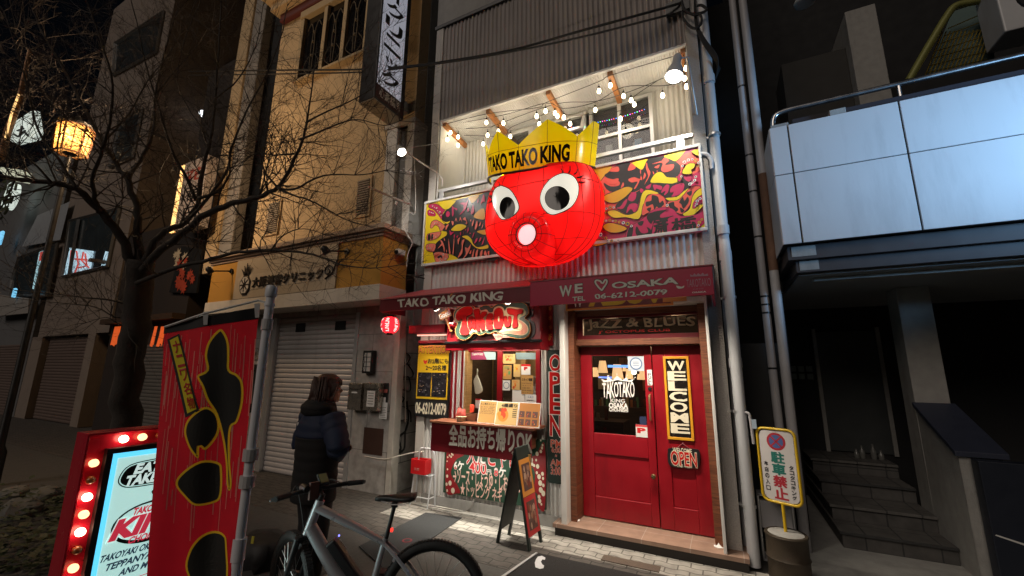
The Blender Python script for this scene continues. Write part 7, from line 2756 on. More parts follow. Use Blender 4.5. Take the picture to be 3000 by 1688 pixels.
def L(x, y, z):
    return PL0 + PR_ * x + PF_ * y + Vector((0, 0, z))


def loft(mb, rings, mat, n=20, pos=L):
    """rings: (z, rx, ry, cx, cy)"""
    vs, fs = [], []
    for z, rx, ry, cx, cy in rings:
        for k in range(n):
            a = 2 * math.pi * k / n
            vs.append(pos(cx + rx * math.cos(a), cy + ry * math.sin(a), z))
    for i in range(len(rings) - 1):
        for k in range(n):
            fs.append((i * n + k, i * n + (k + 1) % n, (i + 1) * n + (k + 1) % n, (i + 1) * n + k))
    fs.append(tuple(range(n - 1, -1, -1)))
    fs.append(tuple((len(rings) - 1) * n + k for k in range(n)))
    mb.add(vs, fs, mat)


def remesh(o, size, it=4):
    r_ = o.modifiers.new('remesh', 'REMESH')
    r_.mode = 'VOXEL'
    r_.voxel_size = size
    r_.use_smooth_shade = True
    s_ = o.modifiers.new('smooth', 'SMOOTH')
    s_.factor = .5
    s_.iterations = it


M_SKIN = pbr('skin', (.45, .25, .17), .55, var=.08)
M_HAIR = pbr('brown_hair', (.05, .02, .013), .45, var=.6, scale=60, bump=.6, bscale=120)
M_JB = pbr('blue_nylon', (.006, .015, .045), .75, var=.2)
M_JK = pbr('black_nylon', (.006, .006, .007), .85, var=.25)
M_TRO = pbr('black_trousers', (.011, .011, .013), .75, var=.3)
ha = R(-38)                       # head turned to the right


def HL(x, y, z):
    c, s = math.cos(ha), math.sin(ha)
    return L(.015 + x * c - y * s, .03 + x * s + y * c, z)


b = MB()
loft(b, [(.84, .15, .11, 0, 0), (1.0, .14, .1, 0, 0), (1.2, .16, .11, 0, 0), (1.4, .17, .1, 0, .0), (1.46, .1, .08, 0, .0), (1.5, .058, .06, 0, .01), (1.58, .055, .06, .005, .02)], M_SKIN)
for s in (-1, 1):
    b.tube([L(s * .09, 0, .9), L(s * .1, .02, .5), L(s * .1, -.01, .09)], [.1, .062, .042], M_SKIN, 12)
    b.tube([L(s * .1, -.06, .05), L(s * .11, .06, .05), L(s * .12, .16, .035)], [.035, .04, .03], M_SKIN, 10)
# head with face
loft(b, [(1.535, .035, .04, 0, .06), (1.55, .055, .062, 0, .045), (1.58, .064, .082, 0, .025), (1.62, .073, .094, 0, .015), (1.66, .076, .1, 0, .008), (1.70, .075, .1, 0, .0), (1.74, .064, .085, 0, -.005), (1.765, .035, .05, 0, -.005)], M_SKIN, 20, HL)
b.tube([HL(0, .1, 1.665), HL(0, .122, 1.635), HL(0, .108, 1.622)], [.008, .016, .011], M_SKIN, 8)
b.tube([HL(-.022, .1, 1.592), HL(0, .108, 1.594), HL(.022, .1, 1.592)], [.006, .01, .006], M_SKIN, 8)
for s in (-1, 1):
    b.tube([HL(s * .074, -.005, 1.62), HL(s * .082, -.012, 1.655)], [.012, .017], M_SKIN, 8)
    # arms and hands
sh, el, wr = L(.2, 0, 1.41), L(.355, .0, 1.19), L(.0, .17, 1.04)
sh2, el2, wr2 = L(-.2, 0, 1.41), L(-.29, -.02, 1.13), L(-.1, .22, 1.1)
for A in ((sh, el, wr), (sh2, el2, wr2)):
    b.tube([A[0], A[1], A[2]], [.055, .042, .03], M_SKIN, 10)
body = b.build('body', per)
remesh(body, .0085, 3)
b = MB()
for w_, e_, sg in ((wr, el, 1), (wr2, el2, -1)):
    d = (w_ - e_).normalized()
    sd = d.cross(Vector((0, 0, 1))).normalized()
    upv = sd.cross(d)
    b.tube([w_, w_ + d * .05, w_ + d * .09], [.026, .034, .03], M_SKIN, 10, True, .6)
    for k, ln in enumerate((.066, .076, .072, .056)):
        q0 = w_ + d * .085 + upv * (.026 - .0175 * k)
        b.tube([q0, q0 + d * ln * .45 - sd * sg * .008, q0 + d * ln * .8 - sd * sg * .03, q0 + d * ln * .85 - sd * sg * .048], [.0088, .0082, .0075, .006], M_SKIN, 7)
    q0 = w_ + d * .03 + upv * .03
    b.tube([q0, q0 + d * .03 + upv * .022 - sd * sg * .01, q0 + d * .06 + upv * .024 - sd * sg * .03], [.011, .01, .0075], M_SKIN, 7)
hn = b.build('hands', per)
remesh(hn, .0045, 2)
b = MB()
for s in (-1, 1):
    for z, y in ((1.648, .094),):
        b.ball(HL(s * .032, y, z), .011, pbr('eye_white', (.6, .58, .55), .3), 10)
        b.ball(HL(s * .032, y + .007, z), .006, M_BLACK, 8)
b.build('eyes', per, smooth=True)
# jacket: quilted rings
b = MB()
rings = []
base = [(.70, .235, .175), (.85, .23, .175), (1.0, .225, .17), (1.12, .235, .175), (1.25, .25, .18), (1.36, .24, .165), (1.43, .165, .13), (1.475, .1, .1)]


def interp(z):
    for a, c in zip(base, base[1:]):
        if a[0] <= z <= c[0]:
            t = (z - a[0]) / (c[0] - a[0])
            return a[1] + (c[1] - a[1]) * t, a[2] + (c[2] - a[2]) * t
    return base[-1][1:]


z = .70
while z <= 1.475:
    rx, ry = interp(z)
    q = .005 * abs(math.sin((z - .70) * math.pi / .085))
    rings.append((z, rx + q, ry + q, 0, -.01))
    z += .0142
YOKE = 1.235
loft(b, [r for r in rings if r[0] <= YOKE + .01], M_JK, 40)
jk = b.build('jacket', per, smooth='all')
b = MB()
loft(b, [r for r in rings if r[0] >= YOKE], M_JB, 40)


def sleeve(A, mat, mat2, mb):
    P = cr([A[0], A[0].lerp(A[1], .5), A[1], A[1].lerp(A[2], .5), A[2]], 7, False)
    n = len(P)
    rad = [(.108 - .038 * i / (n - 1)) + .009 * abs(math.sin(i * math.pi / 4)) for i in range(n)]
    k = int(n * .5)
    mb.tube(P[:k + 1], rad[:k + 1], mat, 16)
    mb.tube(P[k:], rad[k:], mat2, 16)


sleeve((sh, el, wr), M_JB, M_JB, b)
sleeve((sh2, el2, wr2), M_JB, M_JB, b)
b.build('jacket_yoke', per, smooth='all')
b = MB()
loft(b, [(1.42, .15, .13, 0, -.02), (1.45, .17, .155, 0, -.03), (1.50, .155, .15, 0, -.035), (1.54, .135, .13, 0, -.03), (1.565, .115, .115, 0, -.02)], M_JK, 24)
b.tube([L(.13 * math.cos(R(a)), -.02 + .125 * math.sin(R(a)), 1.49) for a in range(-200, 21, 20)], [.045] * 12, M_JK, 10)
hd = b.build('hood', per, smooth='all')
b = MB()
c = L(-.085, -.165, 1.345)
b.obox(c, PR_ * .022, PF_ * .004, Vector((0, 0, .013)), M_WHT)
b.build('shoulder_patch', per)
b = MB()
for s in (-1, 1):
    b.tube([L(s * .085, 0, .92), L(s * .1, .01, .7), L(s * .105, .02, .48), L(s * .105, -.005, .12)], [.125, .11, .085, .075], M_TRO, 14)
loft(b, [(.74, .2, .14, 0, 0), (.85, .19, .135, 0, 0), (.95, .18, .13, 0, 0)], M_TRO)
b.build('trousers', per, smooth='all')
b = MB()
for s in (-1, 1):
    b.tube([L(s * .105, -.09, .05), L(s * .11, 0, .055), L(s * .118, .1, .05), L(s * .122, .18, .035)], [.045, .052, .048, .03], M_BLACK, 12)
b.build('shoes', per, smooth='all')
b = MB()
loft(b, [(1.43, .1, .06, 0, -.1), (1.48, .128, .1, 0, -.065), (1.55, .138, .118, 0, -.048), (1.62, .124, .12, 0, -.03), (1.67, .11, .122, 0, -.014), (1.72, .105, .12, 0, -.01), (1.76, .088, .1, 0, -.01), (1.79, .05, .06, 0, -.01), (1.797, .015, .02, 0, -.01)], M_HAIR, 28, HL)
r2 = random.Random(3)
for i in range(90):
    a = r2.uniform(-1.15 * math.pi, .12 * math.pi)
    x, y = math.cos(a), math.sin(a)
    z0 = r2.uniform(1.62, 1.77)
    z1 = r2.uniform(1.47, 1.55)
    rr = .124
    b.tube([HL(x * rr * .8, y * rr - .02, z0 + .01), HL(x * rr * 1.04, y * rr * 1.05 - .022, (z0 + z1) / 2), HL(x * rr * r2.uniform(.9, 1.25), y * rr * r2.uniform(.9, 1.2) - .03, z1)], [.007, .009, .002], M_HAIR, 5)
for s in (-1, 1):
    for k in range(5):
        b.tube([HL(s * .03, .07, 1.755), HL(s * (.07 + .004 * k), .09 - .012 * k, 1.70), HL(s * (.092 + .003 * k), .065 - .014 * k, 1.60 - .01 * k)], [.012, .012, .003], M_HAIR, 6)
for k in range(6):
    b.tube([HL(-.04 + .016 * k, .06, 1.765), HL(-.045 + .018 * k, .105, 1.725), HL(-.05 + .02 * k, .112, 1.685)], [.012, .01, .002], M_HAIR, 6)
b.build('hair', per, smooth='all')

# ================================================================== bicycle
RA = Vector((-1.855, 2.535, .355))
BD = Vector((-.875, -.484, 0)).normalized()
BN = Vector((-BD.y, BD.x, 0))
bike = thing('bicycle', 'silver electric bicycle with fat tyres parked in front of the person', 'bicycle', (-2.25, 2.3, 0))


def BP(s, z, t=0.0):
    return Vector((RA.x, RA.y, 0)) + BD * s + BN * t + Vector((0, 0, z))


M_FRM = pbr('silver_frame', (.42, .43, .46), .3, .4, var=.08)
M_BAT = pbr('battery_black', (.014, .014, .016), .35)


def wheel(c, ax, parent):
    ax = ax.normalized()
    u = ax.cross(Vector((0, 0, 1))).normalized()
    v = u.cross(ax)
    b = MB()
    n, m = 48, 10
    vs, fs = [], []
    for i in range(n):
        a = 2 * math.pi * i / n
        d = u * math.cos(a) + v * math.sin(a)
        for k in range(m):
            e = 2 * math.pi * k / m
            vs.append(c + d * (.325 + .03 * math.cos(e)) + ax * .028 * math.sin(e))
    for i in range(n):
        for k in range(m):
            fs.append((i * m + k, ((i + 1) % n) * m + k, ((i + 1) % n) * m + (k + 1) % m, i * m + (k + 1) % m))
    b.add(vs, fs, M_RUB)
    for i in range(96):     # tread blocks
        a = 2 * math.pi * i / 96
        d = u * math.cos(a) + v * math.sin(a)
        tg = ax.cross(d)
        for s in (-1, 1):
            b.obox(c + d * .353 + ax * s * .011, d * .004, tg * .007, ax * .009, M_RUB)
    ty = b.build('wheel', parent, smooth=True)
    b = MB()
    vs, fs = [], []
    for i in range(n):
        a = 2 * math.pi * i / n
        d = u * math.cos(a) + v * math.sin(a)
        for r_, w in ((.305, -.013), (.305, .013), (.285, .009), (.285, -.009)):
            vs.append(c + d * r_ + ax * w)
    for i in range(n):
        for k in range(4):
            fs.append((i * 4 + k, ((i + 1) % n) * 4 + k, ((i + 1) % n) * 4 + (k + 1) % 4, i * 4 + (k + 1) % 4))
    b.add(vs, fs, M_BLACK)
    b.build('rim', ty, smooth=True)
    b = MB()
    for i in range(28):
        a = 2 * math.pi * i / 28
        d = u * math.cos(a) + v * math.sin(a)
        a2 = a + (.7 if i % 2 else -.7)
        d2 = u * math.cos(a2) + v * math.sin(a2)
        b.tube([c + d * .287, c + d2 * .03 + ax * (.028 if i % 4 < 2 else -.028)], .0013, M_STEEL, 4)
    b.tube([c - ax * .05, c - ax * .035, c + ax * .035, c + ax * .05], [.012, .03, .03, .012], M_BLACK, 14)
    b.lathe([(.07, -.002), (.07, .002)], c + ax * .04, M_STEEL, 24, ax)
    b.build('hub', ty)


wheel(RA, BN, bike)
HT, HB = BP(.80, .94), BP(.855, .765)
steer = (HT - HB).normalized()
WDIR = Vector((-.96, .28, 0)).normalized()          # front wheel turned to the right
WAX = Vector((-WDIR.y, WDIR.x, 0))
FA = HB + Vector((0, 0, -.38)) + WDIR * .2
FA.z = .355
wheel(FA, WAX, bike)
b = MB()
b.tube([HB - steer * .02, HT + steer * .02], [.03, .03], M_FRM, 14)
ST = BP(.335, .69)
BB = BP(.43, .30)
b.tube([HT - steer * .03, BP(.56, .80), ST], [.036, .032, .024], M_FRM, 14, True, .8)
b.tube([HB + steer * .03, BP(.66, .53), BB], [.042, .046, .045], M_FRM, 14)
b.tube([ST + Vector((0, 0, .03)), BB], [.02, .024], M_FRM, 12)
for s in (-1, 1):
    b.tube(cr([ST + BN * s * .02, BP(.2, .57, s * .045), BP(.08, .43, s * .06), RA + BN * s * .06], 4, False), .012, M_FRM, 8)
    b.tube(cr([BB + BN * s * .03, BP(.25, .31, s * .055), RA + BN * s * .06], 4, False), .014, M_FRM, 8)
b.tube([BP(.26, .60, -.05), BP(.26, .60, .05)], .01, M_FRM, 8)
fr = b.build('frame', bike, smooth=True)
b = MB()
d0, d1 = HB + steer * .03, BB
dn = (d1 - d0).normalized()
un = BN.cross(dn)
if un.z < 0:
    un = -un
b.obox(d0.lerp(d1, .56) + un * .055, dn * .2, BN * .036, un * .035, M_BAT)
b.build('battery', bike, bevel=.014)
b = MB()
b.obox(d0.lerp(d1, .36) + un * .07 - BN * .038, dn * .035, BN * .002, un * .018, M_WHITE)
b.ball(d0.lerp(d1, .27) + un * .1 - BN * .03, .006, emi('blue_led', (.2, .2, 1), 3), 6)
b.build('battery_label', bike)
b = MB()
for s in (-1, 1):
    o = HB - steer * .05 + WAX * s * .055
    b.tube([HB - steer * .04, o], .022, M_BAT, 8)
    b.tube([o + steer * .02, o.lerp(FA + WAX * s * .055, .5), FA + WAX * s * .055], [.022, .02, .017], M_BAT, 10)
b.tube([HB - steer * .045, HB], .026, M_BAT, 10)
b.build('fork', bike, smooth=True)
b = MB()
b.tube([HT, HT + steer * .06], .02, M_BAT, 12)
SM = HT + steer * .06
b.tube([HT + steer * .045, SM + WDIR * .06 + Vector((0, 0, .02))], .018, M_BAT, 10)
HC = SM + WDIR * .06 + Vector((0, 0, .025))
gl, gr = W('b1', 75, 440, 1.98), W('b1', 930, 245, 2.5)
hv = WAX if WAX.dot(gr - gl) > 0 else -WAX
b.tube(cr([HC - hv * .28 - WDIR * .05, HC - hv * .18 - WDIR * .01, HC, HC + hv * .18 - WDIR * .01, HC + hv * .28 - WDIR * .05], 5, False), .0155, M_BAT, 10)
bar = b.build('handlebar', bike, smooth=True)
for s in (-1, 1):
    b = MB()
    b.tube([HC + hv * s * .2 - WDIR * .015, HC + hv * s * .3 - WDIR * .055], [.019, .017], M_RUB, 12)
    b.tube([HC + hv * s * .29 - WDIR * .043, HC + hv * s * .31 - WDIR * .06], [.017, .024], M_RUB, 12, True, .5)
    b.build('grip', bar, smooth=True)
    b = MB()
    b.tube(cr([HC + hv * s * .17, HC + hv * s * .2 + WDIR * .05 - Vector((0, 0, .01)), HC + hv * s * .3 + WDIR * .035 - Vector((0, 0, .03))], 4, False), .006, M_BAT, 6)
    b.tube(cr([HC + hv * s * .17 + WDIR * .03, HC + hv * s * .1 + WDIR * .13, HB + WDIR * .08, HB - steer * .1 + WDIR * .05], 5, False), .004, M_RUB, 5)
    b.build('brake_lever', bar, smooth=True)
b = MB()
dc = HC + hv * .02 + Vector((0, 0, .055))
b.obox(dc, hv * .034, (WDIR * .6 + Vector((0, 0, .5))).normalized() * .045, (Vector((0, 0, .6)) - WDIR * .5).normalized() * .011, M_BAT)
b.build('display', bar, bevel=.004)
b = MB()
b.obox(dc - WDIR * .006 + Vector((0, 0, .009)), hv * .026, (WDIR * .6 + Vector((0, 0, .5))).normalized() * .035, (Vector((0, 0, .6)) - WDIR * .5).normalized() * .004, pbr('lcd', (.22, .22, .1), .15))
b.build('display_screen', bar)
b = MB()
c = HC - hv * .1 + Vector((0, 0, .02))
b.lathe([(.02, -.04), (.026, .0), (.028, .03), (.024, .034)], c, M_BAT, 14, WDIR)
b.ball(c + WDIR * .03, .018, pbr('lens', (.4, .6, .65), .1), 10)
b.obox(HC - hv * .05 - WDIR * .03 + Vector((0, 0, .0)), hv * .03, WDIR * .012, Vector((0, 0, .055)), pbr('leather_pouch', (.1, .045, .035), .6))
b.build('lamp_and_pouch', bar, smooth=True)
b = MB()
SP = BP(.285, .93)
b.tube([ST, SP], [.0145, .0145], M_BAT, 10)
b.tube([SP - Vector((0, 0, .0)) + BD * .02, SP - BD * .02], .02, M_BAT, 8)
b.build('seat_post', bike, smooth=True)
b = MB()
vs, fs = [], []
SEC = [(-.14, .066, .045, .03), (-.11, .074, .035, .035), (-.05, .068, .028, .032), (.0, .045, .026, .03), (.06, .027, .024, .03), (.11, .02, .018, .028), (.135, .012, .01, .02)]
for s, hw_, dz, th in SEC:
    for k in range(14):
        a = 2 * math.pi * k / 14
        vs.append(BP(.285 + s, .965 + dz * .5 + (th * .5 * math.sin(a) if math.sin(a) > 0 else th * .9 * math.sin(a)), hw_ * math.cos(a)))
n = len(SEC)
for i in range(n - 1):
    for k in range(14):
        fs.append((i * 14 + k, i * 14 + (k + 1) % 14, (i + 1) * 14 + (k + 1) % 14, (i + 1) * 14 + k))
fs += [tuple(range(13, -1, -1)), tuple((n - 1) * 14 + k for k in range(14))]
b.add(vs, fs, pbr('saddle_black', (.014, .013, .013), .4, bump=.2, bscale=150))
b.build('saddle', bike, smooth='all')
b = MB()
for s in (-1, 1):
    b.tube([BP(.40, .965, s * .01), BP(.30, .935, s * .022), BP(.22, .935, s * .022), BP(.15, .965, s * .03)], .0035, M_STEEL, 6)
b.build('saddle_rail', bike)
b = MB()
b.lathe([(.013, 0), (.014, .014), (.001, .02)], BP(.303, .77), emi('tail_red', (1, .06, .04), 1.1), 12, -BD)
b.build('tail_lamp', bike, smooth=True)
b = MB()
b.tube([BB - BN * .06, BB + BN * .06], .035, M_BAT, 14)
for s in (-1, 1):
    e = BB + BN * s * .075 + (BD * .06 - Vector((0, 0, .16))) * s
    b.tube([BB + BN * s * .07, e], [.012, .01], M_BAT, 8)
    b.obox(e + BN * s * .05, BN * .045, BD * .035, Vector((0, 0, .009)), M_BAT)
b.lathe([(.09, -.003), (.09, .003)], BB + BN * .05, M_BAT, 28, BN)
b.build('crank', bike)

# ================================================================== red banner on a pole
PX_ = WD('f', 745, 1250, 1.5)
top = hit('f', 790, 845, PX_, Vector((FW.x, FW.y, 0)))
ban = thing('banner_flag', 'tall red banner with black and yellow brush shapes on a white pole', 'banner', (PX_.x, PX_.y, 0))
px, py = PX_.x, PX_.y
tz = top.z
M_POLE = pbr('pole_white', (.72, .74, .78), .4, var=.06)
b = MB()
b.tube([(px, py, 0), (px, py, 1.22), (px, py, 1.24)], [.0185, .0185, .0185], M_POLE, 16)
b.tube([(px, py, 1.24), (px, py, tz - .03)], .0155, M_POLE, 16)
b.tube([(px, py, 1.2), (px, py, 1.27)], .0215, M_POLE, 16)
b.tube([(px, py, tz - .07), (px, py, tz - .06)], .019, M_POLE, 16)
b.lathe([(.018, 0), (.021, .005), (.021, .035), (.017, .045), (.002, .048)], (px, py, tz - .035), M_POLE, 16)
b.lathe([(.2, 0), (.2, .06), (.16, .12), (.04, .15), (.03, .2)], (px, py, 0), M_POLE, 24)
b.build('pole', ban, smooth=True)
TLf = WD('f', 478, 967, 1.5)
fd = Vector((TLf.x - px, TLf.y - py, 0))
FWD_ = fd.length
fd.normalize()
FNO = Vector((-fd.y, fd.x, 0))
if FNO.dot(CAM - TLf) < 0:
    FNO = -FNO


def FLAG(n, x, y, off=0.0):
    p = hit(n, x, y, Vector((px, py, 1)), FNO)
    u = (p - Vector((px, py, 0))).dot(fd) / FWD_
    k = max(0, min(1, (2.05 - p.z)))
    wv_ = (.016 * math.sin(u * 7 + p.z * 2.0) + .005 * math.sin(u * 19 - p.z * 5)) * (.35 + k)
    return p + FNO * (off + wv_)


def flaggrid(mb, c4, mat, off, n=14, m=26):
    vs, fs = [], []
    for i in range(n + 1):
        for j in range(m + 1):
            u, v = i / n, j / m
            t0 = Vector(c4[0]).lerp(Vector(c4[1]), u)
            t1 = Vector(c4[3]).lerp(Vector(c4[2]), u)
            q = t0.lerp(t1, v)
            vs.append(FLAG('a2', q.x, q.y, off))
    for i in range(n):
        for j in range(m):
            a = i * (m + 1) + j
            fs.append((a, a + m + 1, a + m + 2, a + 1))
    mb.add(vs, fs, mat)


M_CLOTH = shell('banner_red', (.68, .014, .03), .45, .7)
b = MB()
flaggrid(b, [(80, 262), (540, 190), (395, 1720), (10, 1720)], M_CLOTH, 0)
b.build('cloth', ban, smooth='all')
b = MB()
flaggrid(b, [(82, 222), (545, 132), (540, 190), (78, 264)], M_BLACK, .0015, 14, 3)
b.build('black_hem', ban, smooth='all')
b = MB()
M_STRP = pbr('banner_pink_stripe', (.75, .3, .24), .7)
for i in range(80):
    x = rnd.uniform(90, 530)
    f = (x - 80) / 460
    y0 = 262 - 72 * f + rnd.uniform(5, 260) * (1 if i < 30 else 3.2)
    ln = rnd.uniform(60, 330)
    slant = -.09 * (1 - .2 * f)
    pts = [(x + slant * k * ln / 5, y0 + k * ln / 5) for k in range(6)]
    w_ = rnd.uniform(1, 2.4)
    vs = []
    for q in pts:
        vs += [FLAG('a2', q[0] - w_, q[1], .001), FLAG('a2', q[0] + w_, q[1], .001)]
    b.add(vs, [(2 * k, 2 * k + 1, 2 * k + 3, 2 * k + 2) for k in range(5)], M_STRP)
b.build('stripes', ban)
b = MB()


def fpoly(pts, mat, off, sm=4, inset=0):
    P = [Vector(p) for p in pts]
    if sm:
        P = cr(P, sm)
    if inset:
        P = offs(P, inset)
    todo = [[P[i] for i in t] for t in tessellate_polygon([[Vector((p.x, p.y, 0)) for p in P]])]
    while todo:
        t = todo.pop()
        e = max(range(3), key=lambda k: (t[k] - t[(k + 1) % 3]).length)
        if (t[e] - t[(e + 1) % 3]).length > 26:
            m_ = (t[e] + t[(e + 1) % 3]) / 2
            todo += [[t[e], m_, t[(e + 2) % 3]], [m_, t[(e + 1) % 3], t[(e + 2) % 3]]]
        else:
            b.add([FLAG('a2', p.x, p.y, off) for p in t], [(0, 1, 2)], mat)


M_FBK = pbr('banner_black', (.022, .022, .02), .7)
M_FYE = shell('banner_yellow_glow', (.9, .7, .03), .35, .7, .06)  # faint even glow added to the yellow print
SH1 = [(358, 243), (385, 262), (402, 310), (404, 380), (404, 440), (440, 462), (466, 505), (466, 600), (440, 695), (410, 720), (400, 790), (402, 900), (412, 1000), (398, 1035), (384, 1000), (378, 900), (362, 780), (335, 660), (300, 590), (278, 520), (256, 470), (300, 440), (292, 370), (310, 300)]
SH2 = [(285, 622), (330, 640), (350, 690), (346, 750), (315, 805), (285, 832), (264, 815), (258, 870), (225, 835), (200, 780), (192, 730), (215, 675)]
SH3 = [(265, 885), (345, 900), (358, 950), (352, 1060), (320, 1098), (240, 1105), (190, 1060), (150, 1000), (175, 945)]
SH4 = [(305, 1240), (375, 1250), (394, 1300), (398, 1480), (250, 1530), (185, 1430), (198, 1340), (245, 1268)]
for S in (SH1, SH2, SH3, SH4):
    fpoly(S, M_FYE, .002, 4)
    fpoly(S, M_FBK, .003, 4, 11)
fpoly([(98, 292), (158, 262), (268, 638), (198, 672)], M_FBK, .002, 0)
fpoly([(112, 296), (152, 276), (254, 630), (208, 652)], M_FYE, .003, 0)
for i, ch in enumerate('ナニワ名物'):
    o = Vector((124 + i * 19.5, 352 + i * 68))
    text(b, ch, lambda u, v, k: FLAG('a2', o.x + 34 * u + 15 * (1 - v), o.y - 56 * v - 8 * u + 8, .0038 + k), M_REDT, .03)
b.build('brush_shapes', ban, smooth=True)
b = MB()
p0 = FLAG('a2', 86, 232, .004)
pe = Vector((px, py, tz - .06))
b.tube([p0, FLAG('a2', 290, 168, .006), FLAG('a2', 545, 100, .004), pe], .0045, M_WHITE, 6)
b.build('crossbar', ban)
for x, y0, y1, w_ in ((298, 160, 222, 14), (540, 118, 185, 14)):
    b = MB()
    q = [FLAG('a2', x - w_, y0, .006), FLAG('a2', x + w_, y0 - 3, .006), FLAG('a2', x + w_ - 6, y1, .006), FLAG('a2', x - w_ + 4, y1, .006)]
    b.prism(q, FNO * .002, pbr('clear_tab', (.5, .5, .5), .3))
    b.build('tab', ban)
for y in (855, 985, 130):
    b = MB()
    zz = hit('a2', 495, y, Vector((px, py, 1)), FNO).z if y > 200 else tz - .14
    b.tube([(px, py, zz - .02), (px, py, zz + .02)], .0255 if y > 200 else .02, pbr('clear_tab', (.5, .5, .5), .3), 14)
    b.build('tab', ban)

# ================================================================== bulb framed light box sign
Z0 = 1.474
MT = WD('f', 259, 1272, 2.3)
MTR = WZ('f', 472, 1252, Z0)
MT.z = Z0
md = Vector((MTR.x - MT.x, MTR.y - MT.y, 0)).normalized()
mn = Vector((md.y, -md.x, 0))
if mn.dot(CAM - MT) < 0:
    mn = -mn
MW, MH = .80, 1.42
mq = thing('light_box_sign', 'glowing street light box with a red bulb frame and a pale menu panel', 'light box', (MT.x, MT.y, 0))


def MQ(u, v, o=0.0):
    """u metres right of the frame corner, v metres down, o metres out of the face"""
    return MT + md * u + Vector((0, 0, -v)) + mn * o


M_MRED = pbr('frame_red', (.5, .01, .03), .25, var=.08)
bw = .092
b = MB()


def mbox(u0, v0, u1, v1, o0, o1, mat):
    c = MQ((u0 + u1) / 2, (v0 + v1) / 2, (o0 + o1) / 2)
    b.obox(c, md * (u1 - u0) / 2, mn * (o1 - o0) / 2, Vector((0, 0, (v1 - v0) / 2)), mat)


mbox(0, 0, MW, MH, -.16, -.03, M_MRED)
for q in ((0, 0, MW, .012), (0, MH - .012, MW, MH), (0, .012, .012, MH - .012), (MW - .012, .012, MW, MH - .012)):
    mbox(*q, -.03, .0, M_MRED)
b.build('frame', mq, bevel=.003)
b = MB()
for q in ((bw, bw, MW - bw, bw + .03), (bw, MH - bw - .03, MW - bw, MH - bw), (bw, bw + .03, bw + .03, MH - bw - .03), (MW - bw - .03, bw + .03, MW - bw, MH - bw - .03)):
    mbox(*q, -.03, .012, M_BLACK)
b.build('inner_frame', mq, bevel=.002)
b = MB()
i0 = bw + .03
mbox(i0, i0, MW - i0, MH - i0, -.03, -.012, emi('panel_glow', (.56, .9, .84), .72))
b.build('panel', mq)
b = MB()
M_CY = emi('cyan_strip', (.12, .65, 1), 1.15)
for q in ((i0, i0, MW - i0, i0 + .03), (i0, i0 + .03, i0 + .03, MH - i0), (MW - i0 - .03, i0 + .03, MW - i0, MH - i0)):
    mbox(*q, -.012, -.008, M_CY)
b.build('cyan_edge', mq)


def mtext(s, u0, v1, u1, v0, mat, off, o=-.011, shear=0.0):
    u0, u1 = u0 * .86 + .002, u1 * .86 + .002
    text(b, s, lambda u, v, k: MQ(u0 + (u1 - u0) * u + shear * v, v1 + (v0 - v1) * v, o + k), mat, off)


b = MB()
P = cr([Vector(p) for p in ((.25, .20), (.40, .185), (.55, .185), (.62, .22), (.62, .30), (.55, .335), (.30, .335), (.215, .31), (.20, .26))], 4)
P = [Vector((p.x * .86 + .002, p.y)) for p in P]
b.poly([MQ(p.x, p.y, -.0112) for p in P], M_BLKT)
b.poly([MQ(p.x, p.y, -.0108) for p in offs(P, .006)], emi('panel_glow', (.56, .9, .84), .72))
b.poly([MQ(p.x, p.y, -.0104) for p in offs(P, .011)], M_BLKT)
M_PGL = emi('panel_letter', (.75, .95, .9), .7)
mtext('EAT IN', .28, .255, .53, .205, M_PGL, .05, -.0095, .012)
mtext('TAKE OUT', .235, .318, .585, .265, M_PGL, .05, -.0095, .012)
P = cr([Vector(p) for p in ((.43, .355), (.40, .375), (.41, .395), (.435, .40), (.43, .42), (.40, .43), (.45, .425), (.465, .40), (.43, .38))], 4)
P = [Vector((p.x * .86 + .002, p.y)) for p in P]
b.poly([MQ(p.x, p.y, -.0105) for p in P], M_BLKT)
P = [Vector((.362 + .181 * math.cos(t * .2), .545 + .115 * math.sin(t * .2))) for t in range(32)]
b.poly([MQ(p.x, p.y, -.0112) for p in P], M_BLKT)
b.poly([MQ(.362 + .168 * math.cos(t * .2), .54 + .1 * math.sin(t * .2), -.0108) for t in range(32)], emi('panel_glow', (.56, .9, .84), .72))
M_PR = emi('panel_red', (.55, .03, .06), .8)
mtext('TAKO TAKO', .31, .49, .54, .455, M_PR, .05, -.0095, .008)
mtext('KING', .215, .6, .62, .505, M_PGL, .1, -.0095, .03)
mtext('KING', .215, .6, .62, .505, M_PR, .06, -.0085, .03)
mtext('CHOI-NISHI', .31, .645, .55, .612, M_PR, .04, -.0095, .01)
M_PNV = emi('panel_navy', (.03, .06, .1), .5)
mtext('TAKOYAKI OKONOMIYAKI', .175, .705, .655, .672, M_PNV, .04, -.0095, .01)
mtext('TEPPANYAKI', .21, .757, .5, .724, M_PNV, .04, -.0095, .01)
mtext('AND MORE', .29, .807, .53, .774, M_PNV, .04, -.0095, .01)
for v in (.845, .945):
    b.obox(MQ(.362, v, -.0108), md * .18, mn * .0004, Vector((0, 0, .002)), M_PR)
mtext('PLEASE MAKE YOURSELF', .27, .89, .64, .864, M_PNV, .03, -.0095, .006)
mtext('COMFORTABLE', .31, .93, .55, .905, M_PNV, .03, -.0095, .006)
for s in (-1, 1):
    b.poly([MQ(.185 + s * .035 + x, .93 + y, -.0105) for x, y in ((0, 0), (-.028, -.04), (0, -.075), (.028, -.04))], M_BLKT)
    b.poly([MQ(.185 + s * .035 + x, .93 + y, -.0104) for x, y in ((0, 0), (-s * .03, .06), (-s * .036, .058), (-.008, 0))], M_BLKT)
mtext('P.M. 6:00', .3, 1.03, .6, .985, M_BLKT, .05, -.0095, .008)
